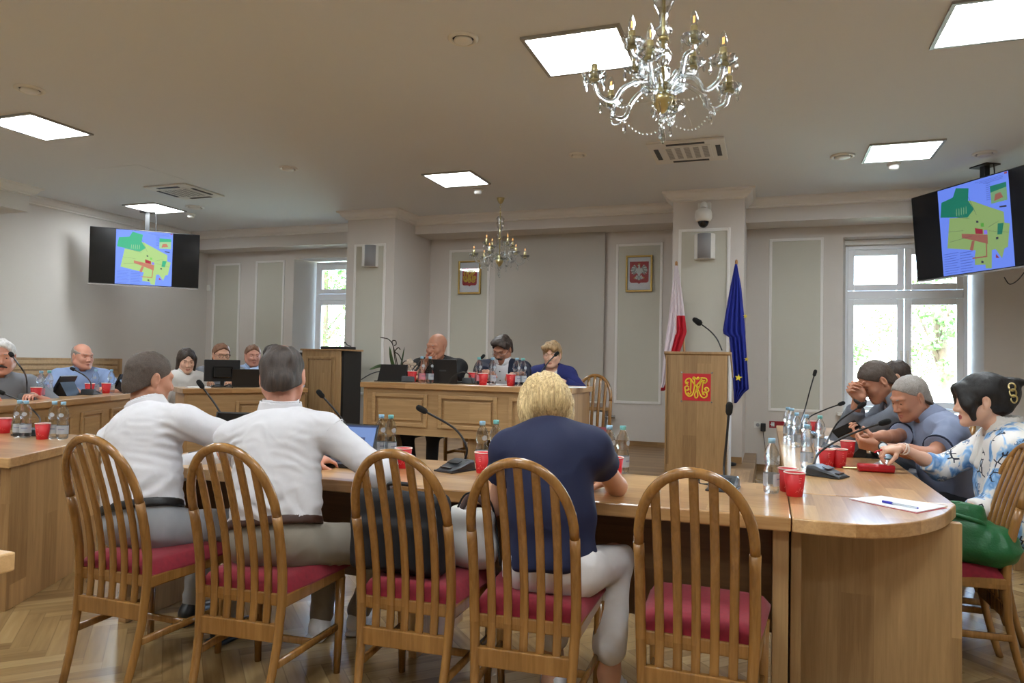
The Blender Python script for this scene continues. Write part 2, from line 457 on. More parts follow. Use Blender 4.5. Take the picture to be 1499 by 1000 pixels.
def sdf_obj(name, ops, res, mats, parent=None, disp=None, mat=None, smooth=1):
    D, lo = field(ops, res); V, F = surface(D, lo, res)
    for _ in range(smooth):
        # one relaxation pass keeps the surface free of grid steps
        S = np.zeros_like(V); C = np.zeros(len(V))
        for i in range(4):
            np.add.at(S, F[:, i], V[F[:, (i+1) % 4]]+V[F[:, i-1]]); np.add.at(C, F[:, i], 2)
        V = V*.5+.5*S/np.maximum(C, 1)[:, None]
    if disp is not None: V = V+vnormals(V, F)*disp(V)[:, None]
    mi = None
    if mat is not None: mi = mat(V[F].mean(1))
    o = link_mesh(name, np_mesh(name, V, F, mi), mats, None)
    if parent is not None:
        o.parent = parent
        o.matrix_parent_inverse = parent_world(parent).inverted()
    return o
def parent_world(p):
    m = Matrix.Translation(p.location) @ p.rotation_euler.to_matrix().to_4x4()
    return m if p.parent is None else parent_world(p.parent) @ m
# ================================================================== ROOM SHELL
CZ = 3.28
def struct(name, mb, mats, parent=None, **kw):
    return tag(mb.build(name, mats, parent, **kw), kind='structure')
struct('floor', MB().span((-9.5, -3.6, -.2), (4.9, 10.1, 0)), MAT['floor'])
struct('ceiling', MB().span((-9.5, -3.6, CZ), (4.9, 10.1, CZ+.2)), MAT['ceil'])
struct('floor_podium', MB().span((-5.46, 4.95, 0), (-.13, 9.52, .2)), MAT['podium'])
WX0, WX1, WZ0, WZ1 = .84, 2.31, .75, 2.87
def wall_with_opening(name, x0, x1, y0, y1, ox0, ox1, oz0, oz1, splay=.1):
    m = MB()
    for a, b in (((x0, y0, 0), (ox0-splay, y1, CZ)), ((ox1+splay, y0, 0), (x1, y1, CZ)),
                 ((ox0-splay, y0, 0), (ox1+splay, y1, oz0)), ((ox0-splay, y0, oz1), (ox1+splay, y1, CZ))): m.span(a, b)
    for ox, s in ((ox0, 1), (ox1, -1)):
        m.prism([(ox, y0), (ox+s*splay, y1), (ox-s*splay, y1), (ox-s*splay, y0)], oz0, oz1)
    return struct(name, m, MAT['wall'])
wall_with_opening('wall_back', -5.3, 4.4, 9.5, 9.96, WX0, WX1, WZ0, WZ1, .09)
wall_with_opening('wall_back_left', -9.4, -5.3, 9.6, 10.05, -7.17, -5.5, .8, 2.86, .2)
struct('wall_left', MB().span((-9.4, -3.5, 0), (-8.9, 9.6, CZ)), MAT['wall'])
struct('wall_right', MB().span((4.4, -3.5, 0), (4.8, 10, CZ)), MAT['wall'])
struct('wall_front', MB().span((-9.4, -3.6, 0), (4.8, -3.4, CZ)), MAT['wall'])
struct('wall_pier_left', MB().span((-5.43, 8.42, 0), (-4.70, 9.62, CZ)), MAT['wall'])
struct('wall_pier_right', MB().span((-1.06, 8.42, 0), (-.27, 9.52, CZ)), MAT['wall'])
# curtain boxes under the ceiling
struct('trim_valance_middle', MB().span((-4.70, 9.0, 3.05), (-1.06, 9.5, CZ)).span((-4.7, 8.99, 3.045), (-1.06, 9.0, 3.06)), MAT['wall'])
struct('trim_valance_right', MB().span((-.27, 9.0, 3.01), (4.4, 9.5, CZ)).span((-.27, 8.985, 3.0), (4.4, 9.0, 3.025)), MAT['wall'])
struct('trim_valance_left', MB().span((-8.9, 9.2, 3.0), (-5.43, 9.6, CZ)).span((-8.9, 9.185, 2.995), (-5.43, 9.2, 3.02)), MAT['wall'])
struct('trim_valance_side', MB().span((-8.9, -3.4, 2.98), (-8.45, 6.15, CZ)), MAT['wall'])
def crown(name, path, prof=((0, 0), (.115, 0), (.115, -.02), (.085, -.032), (.06, -.07), (.03, -.088), (.03, -.1), (0, -.11))):
    """moulding swept along PATH (plan points, room on the left)"""
    P = [Vector(p) for p in path]; rows = []
    for i, p in enumerate(P):
        d0 = (P[i]-P[i-1]).normalized() if i else None
        d1 = (P[i+1]-P[i]).normalized() if i < len(P)-1 else None
        n0 = Vector((-d0.y, d0.x)) if d0 else None; n1 = Vector((-d1.y, d1.x)) if d1 else None
        if n0 and n1: q = (n0+n1); q = q/(1+n0.dot(n1))
        else: q = n0 or n1
        rows.append([(p.x+q.x*o, p.y+q.y*o, CZ+h) for o, h in prof])
    return struct(name, MB().sheet(rows, sm=False), MAT['trim'])
crown('trim_crown', [(4.4, 9.0), (-.27, 9.0), (-.27, 8.42), (-1.06, 8.42), (-1.06, 9.0), (-4.70, 9.0), (-4.70, 8.42), (-5.43, 8.42), (-5.43, 9.2),
                     (-8.9, 9.2), (-8.9, 6.15), (-8.45, 6.15), (-8.45, -3.4)])
def base(name, a, b, z=0):
    a, b = Vector(a), Vector(b); d = (b-a).normalized(); n = Vector((-d.y, d.x))
    pts = [a, b, b+n*.018, a+n*.018]
    struct(name, MB().prism([(p.x, p.y) for p in pts], z, z+.07), MAT['podium'])
base('baseboard_back', (4.4, 9.5), (-.27, 9.5)); base('baseboard_middle', (-1.06, 9.5), (-4.7, 9.5), .2)
base('baseboard_pier', (-.27, 8.42), (-1.06, 8.42), .2); base('baseboard_left', (-8.9, 9.6), (-8.9, -3.4))
base('baseboard_back_left', (-5.43, 9.6), (-8.9, 9.6))
def rect(m, x0, x1, z0, z1, w, y0, y1, mat=0):
    m.span((x0, y0, z0), (x0+w, y1, z1), mat).span((x1-w, y0, z0), (x1, y1, z1), mat)
    m.span((x0+w, y0, z0), (x1-w, y1, z0+w), mat).span((x0+w, y0, z1-w), (x1-w, y1, z1), mat); return m
def panel(n, x0, x1, z0, z1, y):
    f = MB().span((x0, y-.004, z0), (x1, y+.002, z1))
    t = struct('trim_%d' % n, f, MAT['panelfill'])
    w, d = .034, .016; m = MB()
    rect(m, x0-.002, x1+.002, z0-.002, z1+.002, w, y-d, y-.0005)
    struct('moulding', m, MAT['trim'], t, bevel=.004)
for i, a in enumerate([(-8.764, -8.215, .5, 2.82, 9.6), (-7.907, -7.343, .5, 2.843, 9.6), (-5.31, -4.828, .80, 2.83, 8.42), (-4.39, -3.76, .76, 2.885, 9.5),
                       (-1.935, -1.32, .762, 2.886, 9.5), (-.99, -.42, .75, 2.845, 8.42), (0, .62, .738, 2.876, 9.5)]): panel(i+1, *a)

# ------------------------------------------------------------------ windows
def pane_mat():
    t = NT('window_glass')
    tr = t.node('ShaderNodeBsdfTransparent'); gl = t.node('ShaderNodeBsdfGlossy', Roughness=.0)
    fr = t.node('ShaderNodeFresnel', IOR=1.45); mx = t.node('ShaderNodeMixShader')
    t.link(fr.outputs[0], mx.inputs[0]); t.link(tr.outputs[0], mx.inputs[1]); t.link(gl.outputs[0], mx.inputs[2])
    t.link(mx.outputs[0], t.out.inputs[0]); return t.mat
MAT['pane'] = pane_mat()
def window(n, x0, x1, z0, z1, y, ztr, cols):
    """PVC window: fixed frame, transom, sashes with panes, handles"""
    fm = rect(MB(), x0, x1, z0, z1, .05, y, y+.08).span((x0+.05, y+.002, ztr-.05), (x1-.05, y+.078, ztr+.05))
    r = tag(fm.build('window_%d' % n, MAT['winframe'], bevel=.006), kind='structure')
    xs = [x0+.04+(x1-x0-.08)*i/cols for i in range(cols+1)]
    for i in range(cols):
        for lo, hi in ((z0+.05, ztr-.05), (ztr+.05, z1-.05)):
            a, b, w = xs[i], xs[i+1], .075
            a += .004; b -= .004
            s = struct('sash', rect(MB(), a, b, lo+.003, hi-.003, w, y-.02, y+.05), MAT['winframe'], r, bevel=.008)
            struct('pane', MB().span((a+w, y+.01, lo+w), (b-w, y+.025, hi-w)), MAT['pane'], s)
        if cols > 1:
            xh = xs[i+1]-.035 if i == 0 else xs[i]+.035
            struct('handle', MB().box((xh, y-.03, (z0+ztr)/2), (.03, .02, .06)).box((xh, y-.05, (z0+ztr)/2-.06), (.022, .02, .13)), MAT['white'], r, bevel=.004)
    return r
window(1, WX0+.03, 2.21, WZ0+.02, 2.80, 9.76, 2.19, 2)
window(2, -6.97, -5.68, .83, 2.84, 9.92, 2.27, 2)
struct('trim_blind_box', MB().span((WX0+.02, 9.7, 2.80), (2.24, 9.86, 2.868)), MAT['white'], bevel=.01)
struct('trim_sill_right', MB().span((WX0-.06, 9.40, .715), (2.38, 9.76, .752)), MAT['white'], bevel=.006)
struct('trim_sill_left', MB().span((-7.25, 9.5, .765), (-5.45, 9.92, .802)), MAT['white'], bevel=.006)
# ------------------------------------------------------------------ garden outside
MAT['leaf'] = M('leaves', srgb(72, 118, 36), .6, var=.25, vscale=3)
MAT['leafpale'] = M('leaves_pale', srgb(96, 130, 66), .6, var=.25, vscale=3)
MAT['bark'] = M('bark', srgb(96, 80, 62), .9, var=.2, vscale=10)
MAT['lawn'] = M('lawn', srgb(176, 182, 150), .95, var=.1, vscale=1.5)
struct('ground_outside', MB().span((-40, 10.3, -1.1), (40, 70, -.9)), MAT['lawn'])
def tree(x, y, h, r, label, mat, n=1500, shrub=False):
    t = empty('garden_shrub' if shrub else 'garden_tree', (x, y, -.9), 0, label, 'shrub' if shrub else 'tree', 'greenery outside the windows')
    m = MB()
    m.tube(bez([(0, 0, 0), (.1, 0, h*.3), (-.05, .1, h*.7)], 5), .12 if not shrub else .05, 8)
    for k in range(6):
        a = k*1.05; m.tube([(0, 0, h*(.3+.05*k)), (r*.6*math.cos(a), r*.6*math.sin(a), h*(.5+.06*k))], [.05, .015], 6)
    m.build('trunk', MAT['bark'], t)
    g = np.random.RandomState(int(abs(x*100)+y*10)); L = MB()
    cl = [(g.normal(0, r*.45), g.normal(0, r*.45), h*g.uniform(.35 if not shrub else .15, .95), r*g.uniform(.3, .55)) for _ in range(16)]
    V = []; F = []
    for k in range(n):
        c = cl[k % 16]; d = g.normal(size=3); d /= np.linalg.norm(d)
        p = np.array(c[:3])+d*c[3]*g.uniform(.5, 1.0); u = g.normal(size=3); u /= np.linalg.norm(u); w = np.cross(u, d); w /= np.linalg.norm(w)+1e-6
        s = g.uniform(.05, .11); b = len(V); V += [p-u*s, p+w*s*.5, p+u*s, p-w*s*.5]; F.append((b, b+1, b+2, b+3))
    me = np_mesh('foliage', np.array(V), np.array(F), smooth=False)
    link_mesh('foliage', me, mat, t)
for a in [(3.75, 19, 5.2, .8, 'tall sparse tree seen through the right panes of the right window', MAT['leafpale'], 1100),
          (1.2, 24, 3.9, 1.2, 'low green bush in the garden behind the left pane of the right window', MAT['leaf'], 1800, True),
          (4.9, 31, 4.6, 1.7, 'low green bush in the garden behind the right pane of the right window', MAT['leaf'], 2200, True),
          (-17.5, 25.5, 9, 2.6, 'leafy green tree filling the upper pane of the left window', MAT['leaf'], 4200),
          (-11.2, 17.5, 3.2, 1.2, 'green bush behind the lower pane of the left window', MAT['leaf'], 1300, True)]: tree(*a)

# ------------------------------------------------------------------ ceiling fittings
def led(x, y, label, s=.58):
    t = empty('ceiling_light_panel', (x, y, CZ), 0, label, 'ceiling light', 'square LED panels in the ceiling')
    m = MB(); h = s/2
    m.span((-h, -h, -.016), (-h+.025, h, 0)).span((h-.025, -h, -.016), (h, h, 0)).span((-h+.025, -h, -.016), (h-.025, -h+.025, 0)).span((-h+.025, h-.025, -.016), (h-.025, h, 0))
    m.build('frame', MAT['lightframe'], t)
    MB().span((-h+.026, -h+.026, -.010), (h-.026, h-.026, -.003)).build('diffuser', MAT['lightpanel'], t)
for a in [(-3.24, 7.15, 'lit square ceiling panel above the podium, nearest the small chandelier'),
          (-1.15, 4.42, 'lit square ceiling panel partly behind the big chandelier', .62),
          (1.13, 7.32, 'lit square ceiling panel in front of the right window', .6),
          (1.22, 4.70, 'lit square ceiling panel cut off by the top right corner', .6),
          (-6.1, 4.5, 'lit square ceiling panel at the far left edge of the picture', .6),
          (-7.88, 7.49, 'lit square ceiling panel right above the left television', .56)]: led(*a)
for x in (-6.1, -3.6, -1.1, 1.4):  # extra panels out of view, added for the light they throw into the room
    for y in (1.6, -1.4): led(x, y, 'unseen square ceiling panel added to light the near end of the hall', .6)
def vent(x, y, r, label):
    t = empty('ceiling_vent', (x, y, CZ), 0, label, 'air vent', 'round air vents in the ceiling')
    MB().lathe([(r, 0), (r, -.008), (r*.86, -.018), (r*.72, -.012), (r*.7, .0)], n=28, cap=False).build('ring', MAT['white'], t)
    MB().lathe([(.001, -.028), (r*.5, -.026), (r*.62, -.018), (r*.55, -.004)], n=28, cap=False).lathe([(.001, -.001), (r*.72, -.001)], n=28, cap=False, m=1).build('disc', [MAT['white'], MAT['darkmetal']], t)
for a in [(-1.8, 4.02, .095, 'round ceiling vent nearest the camera, left of the big chandelier'), (-5.30, 3.83, .105, 'round ceiling vent above the left edge light panel'),
          (-4.79, 6.27, .095, 'round ceiling vent between the left TV and the podium light panel'), (-1.74, 6.62, .085, 'round ceiling vent left of the right air conditioner'),
          (-7.28, 7.58, .12, 'round ceiling vent just right of the light panel over the left television'), (.64, 7.34, .11, 'round ceiling vent just left of the light panel by the right window'),
          (1.85, 7.6, .1, 'round ceiling vent beside the pole of the right television')]: vent(*a)
def smoke(x, y, label):
    t = empty('smoke_detector', (x, y, CZ), 0, label, 'smoke detector', 'smoke detectors on the ceiling')
    MB().lathe([(.062, 0), (.062, -.016), (.05, -.022)], n=22).build('mount_plate', MAT['white'], t)
    MB().lathe([(.048, -.022), (.046, -.045), (.036, -.058), (.001, -.06)], n=22, cap=False).build('sensor_head', MAT['white'], t)
for a in [(-3.2, 7.66, 'small white smoke detector beside the podium light panel'), (-7.69, 7.94, 'small white smoke detector above the left television'),
          (1.13, 7.76, 'small white smoke detector behind the light panel by the right window')]: smoke(*a)
def cassette(x, y, s, label):
    t = empty('air_conditioner', (x, y, CZ), 0, label, 'air conditioner', 'ceiling cassette air conditioners')
    h = s/2
    MB().prism([(-h, -h), (h, -h), (h, h), (-h, h)], -.022, 0).build('panel', MAT['white'], t, bevel=.008)
    q = h*.66; g = MB()
    for k in range(4): g.box((0, q+.05, -.023), (q*1.5, .042, .006), T=RZ(k*PI/2))
    g.build('air_slots', MAT['black'], t)
    g = MB().span((-q*.95, -q*.95, -.027), (q*.95, q*.95, -.022)).build('intake_grille', MAT['white'], t, bevel=.01)
    for k in range(5):
        g2 = MB()
        for j in range(12): g2.box((-q*.72+k*q*.36, -q*.75+j*q*.13, -.0285), (q*.22, q*.05, .002))
        g2.build('louvre_strip', MAT['lightgrey'], g)
cassette(-.72, 6.77, .68, 'square ceiling air conditioner below the big chandelier')
cassette(-6.70, 6.81, .64, 'square ceiling air conditioner above the left light panel and television')
for x, y, lab in ((-.95, 5.75, 'faint square access hatch in the ceiling behind the big chandelier'), (-6.6, 6.05, 'faint square access hatch in the ceiling beside the left air conditioner')):
    t = empty('ceiling_hatch', (x, y, CZ), 0, lab, 'access hatch', 'ceiling access hatches')
    MB().span((-.33, -.33, -.003), (.33, .33, 0)).build('hatch_door', MAT['ceil'], t)
# ================================================================== MEASURING HELPERS (points of the place as the camera sees them)
def _cam():
    Y, P, R = [math.radians(a) for a in (19.7, 1.63, -1.125)]
    f = Vector((-math.sin(Y)*math.cos(P), math.cos(Y)*math.cos(P), math.sin(P))); r = Vector((math.cos(Y), math.sin(Y), 0)); d = f.cross(r)
    return r*math.cos(R)+d*math.sin(R), d*math.cos(R)-r*math.sin(R), f
_r, _d, _f = _cam(); EYE = Vector((0, 0, 1.28))
def ray(x, y): return _r*((x-749.5)/1050)+_d*((y-500)/1050)+_f
def at(x, y, z):
    q = ray(x, y); return EYE+q*((z-1.28)/q.z)
def atd(x, y, dep): return EYE+ray(x, y)*dep
def atY(x, y, Y):
    q = ray(x, y); return EYE+q*(Y/q.y)

# ================================================================== CHAIRS
BACKP = [(0, -.075), (.12, -.04), (.25, -.012), (.40, 0), (.52, -.006), (.64, -.028), (.76, -.062), (.88, -.104), (.98, -.142)]
def back_y(z):
    for (a, ya), (b, yb) in zip(BACKP, BACKP[1:]):
        if z <= b: return ya+(yb-ya)*(z-a)/(b-a)
    return BACKP[-1][1]
def make_chair(label, group):
    t = empty('dining_chair', (0, 0, 0), 0, label, 'chair', group)
    hw = .174; zs = .72; H = .963
    # bent top rail
    pts = []
    for i in range(25):
        a = PI*i/24; x = hw*math.cos(a); z = zs+(H-zs)*math.sin(a)**.9; pts.append((x, back_y(z), z))
    MB().tube(pts, .0165, 12).build('top_rail', MAT['chair'], t)
    for s in (-1, 1):
        p = [(s*(hw-.022+.022*min(1, z/.45)), back_y(z), z) for z in [i*zs/14 for i in range(15)]]
        MB().tube(p, [.0145+.003*min(1, z/.4) for _, _, z in p], 12).build('rear_leg', MAT['chair'], t)
    for k in range(-2, 3):
        x = k*.058; zt = zs+(H-zs)*math.sqrt(max(0, 1-(x/hw)**2))**.9-.006
        p = [(x*(.93+.07*min(1, z/.7)), back_y(z)+.003, z) for z in [.30+(zt-.30)*i/16 for i in range(17)]]
        MB().tube(p, 1, 8, flat=(.0145, .0075), up=(1, 0, 0)).build('back_slat', MAT['chair'], t)
    MB().span((-hw+.005, -.018, .262), (hw-.005, .008, .325), bev=.004).build('lower_rail', MAT['chair'], t)
    ap = MB()
    ap.prism([(-.19, .0), (.19, .0), (.205, .40), (-.205, .40)], .385, .432)
    ap.build('seat_frame', MAT['chair'], t, bevel=.006)
    # cushion
    bm = bmesh.new()
    rows = []
    N = 18
    for i in range(N+1):
        v = i/N; y = .005+.42*v; w = .186+.028*v
        row = []
        for j in range(N+1):
            u = -1+2*j/N; e = min(1, (1-abs(u))*7)*min(1, min(v, 1-v)*12+.0)
            row.append((u*w, y, .432+.045*(e**.5)+.012*(1-u*u)*math.sin(PI*v)))
        rows.append(row)
    m = MB().sheet(rows)
    m.prism([(-.186, .005), (.186, .005), (.214, .425), (-.214, .425)], .425, .4325)
    m.build('seat_cushion', MAT['seat'], t)
    for s in (-1, 1):
        MB().tube([(s*.185, .385, 0), (s*.19, .385, .2), (s*.192, .385, .39)], [.014, .018, .020], 8).build('front_leg', MAT['chair'], t)
        MB().tube([(s*.172, -.02, .19), (s*.188, .385, .19)], 1, 8, flat=(.009, .014), up=(1, 0, 0)).build('side_stretcher', MAT['chair'], t)
    MB().tube([(-.182, .2, .19), (.182, .2, .19)], 1, 8, flat=(.009, .013), up=(0, 1, 0)).build('cross_stretcher', MAT['chair'], t)
    return t
CH0 = make_chair('chair', 'chairs with crimson seats')
_first = [True]
def chair(x, y, rot, label, z=0, group='chairs with crimson seats'):
    c = CH0 if _first[0] else copy_tree(CH0)
    _first[0] = False
    c.location = (x, y, z); c.rotation_euler = (0, 0, rot); c['label'] = label; c['group'] = group
    return c
def chair_top(px, py, rot, label, z=.976):
    p = at(px, py, z); chair(p.x-.13*math.sin(rot), p.y+.13*math.cos(rot), rot, label)
chair_top(130, 636, math.radians(1), 'arched slat-back chair holding the left one of the two men in white shirts')
chair_top(325, 649, math.radians(4), 'arched slat-back chair holding the man in a white shirt bent over a laptop')
chair_top(575, 658, math.radians(3), 'arched slat-back chair with a black case and white bag standing on its seat')
chair_top(757, 671, math.radians(4), 'arched slat-back chair holding the blonde woman in the navy top')
chair_top(1015, 685, math.radians(-1), 'empty arched slat-back chair with crimson seat at the front table')
chair(.92, 3.66, math.radians(92), 'arched slat-back chair with the green handbag on its seat at the right edge')
chair(1.06, 4.14, math.radians(88), 'arched slat-back chair holding the dark-haired woman in the blue and white jacket')
chair(1.08, 4.72, math.radians(90), 'arched slat-back chair behind the man in the grey-blue polo shirt')
chair(1.08, 5.28, math.radians(90), 'arched slat-back chair behind the man in the grey suit')
chair(1.22, 5.92, math.radians(92), 'arched slat-back chair by the right window, its rail showing past the dark-haired woman')
PODZ = .2
chair(-2.74, 6.72, math.radians(180), 'arched slat-back chair behind the bald man in black on the podium', PODZ)
chair(-2.33, 6.78, math.radians(180), 'arched slat-back chair behind the man in the navy suit on the podium', PODZ)
chair(-1.60, 6.78, math.radians(180), 'arched slat-back chair behind the short-haired woman in the blue jacket', PODZ)

# ================================================================== TABLES
def oak_table(name, label, poly, z, parts, top='oak_top', thick=.05, group=None, zf=0):
    t = empty(name, (sum(p[0] for p in poly)/len(poly), sum(p[1] for p in poly)/len(poly), zf), 0, label, 'table', group)
    ox, oy = t.location.x, t.location.y
    MB().prism([(p[0]-ox, p[1]-oy) for p in poly], z-thick-zf, z-zf).build('tabletop', MAT[top], t, bevel=.005)
    for nm, a, b, mt in parts:
        MB().span((a[0]-ox, a[1]-oy, a[2]-zf), (b[0]-ox, b[1]-oy, b[2]-zf)).build(nm, MAT[mt], t, bevel=.003)
    return t
TZ = .76
G = 'oak tables set in a horseshoe'
oak_table('conference_table', 'long oak table in front of the camera with chairs along its near side', [(-2.94, 2.63), (.078, 2.68), (.078, 3.41), (-2.94, 3.41)], TZ,
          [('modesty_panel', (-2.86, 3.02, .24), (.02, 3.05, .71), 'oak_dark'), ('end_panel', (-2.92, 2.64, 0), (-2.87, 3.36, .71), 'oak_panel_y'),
           ('end_panel', (.02, 2.76, 0), (.074, 3.36, .71), 'oak_panel'), ('middle_panel', (-1.45, 2.8, 0), (-1.41, 3.3, .71), 'oak_panel_y')], group=G)
def arc_end():
    q = [(.082, 2.68), (.20, 2.668), (.34, 2.69), (.48, 2.80), (.60, 2.985), (.69, 3.22)]
    return [(p.x, p.y) for p in bez([(x, y, 0) for x, y in q], 6)]+[(.082, 3.22)]
oak_table('conference_table', 'rounded oak end table at the near right corner, paper and pen on it', arc_end(), TZ,
          [('front_panel', (.085, 3.10, 0), (.685, 3.14, .71), 'oak_panel'), ('side_panel', (.082, 2.80, 0), (.118, 3.10, .71), 'oak_panel')], 'oak_top_y', .05, G)
oak_table('conference_table', 'long oak table running away on the right past the seated woman and men', [(.082, 3.225), (.69, 3.225), (.655, 6.85), (.07, 6.85)], TZ,
          [('modesty_panel', (.13, 3.3, .1), (.16, 6.8, .71), 'oak_panel_y'), ('end_panel', (.1, 6.78, 0), (.63, 6.82, .71), 'oak_panel'), ('middle_panel', (.13, 5.0, 0), (.6, 5.03, .71), 'oak_panel')], 'oak_top_y', .05, G)
# left near table with the slanted end
t = oak_table('conference_table', 'oak table with a slanted end at the left edge carrying red cups and bottle pairs', [(-3.49, 2.49), (-3.93, 3.40), (-5.0, 3.40), (-5.28, 2.49)], TZ, [], group=G)
ox, oy = t.location.x, t.location.y
MB().prism([(p[0]-ox, p[1]-oy) for p in ((-3.53, 2.53), (-3.57, 2.51), (-3.98, 3.36), (-3.93, 3.37))], 0, .71).build('end_panel', MAT['oak_panel_y'], t, bevel=.003)
MB().span((-4.95-ox, 3.33-oy, .1), (-4.0-ox, 3.36-oy, .71)).build('modesty_panel', MAT['oak_h'], t)
# nearest table corner, lower left
t = oak_table('side_table', 'corner of an oak table jutting in at the lower left edge', [(-1.845, 1.345), (-1.86, .75), (-3.0, .75), (-3.0, 1.345)], TZ,
              [('side_panel', (-1.9, .8, 0), (-1.865, 1.32, .71), 'oak_panel_y'), ('back_panel', (-2.95, 1.28, .05), (-1.9, 1.31, .71), 'oak_panel')])
def raised(m, x0, x1, z0, z1, y):
    """raised-and-fielded panel on a front at y (facing -y)"""
    w = .03
    rect(m, x0, x1, z0, z1, w, y-.020, y-.0005)
    m.span((x0+w+.022, y-.014, z0+w+.02), (x1-w-.02, y-.0005, z1-w-.02))
    return m
def desk(name, label, p0, ang, L, dep, z, z0, zf, panels, group=None, cat='table', x_off=0):
    """fronted desk: front left corner p0, front along direction ang"""
    t = empty(name, (p0[0], p0[1], zf), ang, label, cat, group); H = z-zf
    MB().span((-.02, -.03, H-.045), (L+.02, dep, H)).build('tabletop', MAT['oak_top'], t, bevel=.005)
    f = MB().span((.035, .003, z0-zf), (L-.035, .035, H-.046)).build('front_panel', MAT['oak_h'], t)
    for a, b, lo, hi in panels: raised(MB(), a, b, lo-zf, hi-zf, .003).build('raised_panel', MAT['oak_h'], f, bevel=.004)
    MB().span((0, .0, 0), (.0345, dep-.02, H-.046)).build('side_panel', MAT['oak_panel_y'], t)
    MB().span((L-.0345, .0, 0), (L, dep-.02, H-.046)).build('side_panel', MAT['oak_panel_y'], t)
    return t
PTZ = 1.087
PT = desk('podium_desk', 'oak panelled desk on the podium where three officials sit', (-3.22, 5.3), 0, 1.80, .66, PTZ, .66, PODZ,
          [(.09, .60, .73, 1.0), (.70, 1.21, .73, 1.0), (1.31, 1.72, .73, 1.0)])
MB().span((.93, .08, 0), (1.05, .14, .46)).build('leg', MAT['oak_panel'], PT)
struct('floor_tier_left', MB().span((-8.9, 3.45, 0), (-4.62, 9.2, .15)), MAT['podium'])
LFZ = .907
a, b = atd(-6, 592.5, 4.95), atd(192, 577, 6.9)
LA = math.atan2(b.y-a.y, b.x-a.x)
# front runs so that its panelled side faces the hall (to the right)
LF = empty('conference_table', (a.x, a.y, .15), LA, 'long oak panelled table at the far left where two men sit with tablets', 'table', G)
Lf = math.hypot(b.x-a.x, b.y-a.y)
H = LFZ-.15
MB().span((-.02, -.03, H-.05), (Lf, .46, H)).build('tabletop', MAT['oak_top'], LF, bevel=.005)
f = MB().span((0, 0, .03), (Lf, .03, H-.05)).build('front_panel', MAT['oak_h'], LF)
n = 4
for k in range(n): raised(MB(), Lf*k/n+.09, Lf*(k+1)/n-.05, .1, H-.12, 0).build('raised_panel', MAT['oak_h'], f, bevel=.004)
MB().span((Lf-.035, .03, 0), (Lf, .43, H-.05)).build('side_panel', MAT['oak_panel_y'], LF)
a, b = atd(270, 571, 6.5), atd(447, 566, 7.15)
DMZ = (a.z+b.z)/2
DA = math.atan2(b.y-a.y, b.x-a.x); DL = math.hypot(b.x-a.x, b.y-a.y)
DM = desk('computer_desk', 'oak desk with a black monitor on it in front of the seated clerks', (a.x, a.y), DA, DL, .42, DMZ, .2, .15, [(.45, DL-.1, .3, DMZ-.12)])
# lectern
LX, LY = -.645, 7.1
LT = empty('lectern', (LX, LY, .2), 0, 'oak lectern with a red monogram plate standing before the right pillar', 'lectern')
MB().span((-.288, 0, .02), (.288, .03, 1.20)).build('front_panel', MAT['oak_panel'], LT, bevel=.003)
for s in (-1, 1): MB().prism([(0.0, .0), (.42, 0), (.42, 1.0), (.03, 1.20), (0, 1.2)], s*.288-.012, s*.288+.012, axis='x').build('side_panel', MAT['wall'] if s > 0 else MAT['oak_panel_y'], LT, bevel=.003)
MB().prism([(-.02, 1.215), (.46, .985), (.46, .96), (-.02, 1.19)], -.315, .315, axis='x').build('reading_top', MAT['oak_panel'], LT, bevel=.004)
MB().span((-.33, -.25, -.0), (.48, .75, .012)).build('base_plate', MAT['oak_top_y'], LT)
sg = MB().span((-.135, -.006, .742), (.128, .0, 1.002)).build('sign_plate', M('sign_red', srgb(206, 40, 52), .4), LT)
MAT['yellow'] = M('sign_yellow', srgb(238, 214, 60), .4)
MAT['yellowline'] = M('sign_gold_dark', srgb(160, 120, 30), .5)
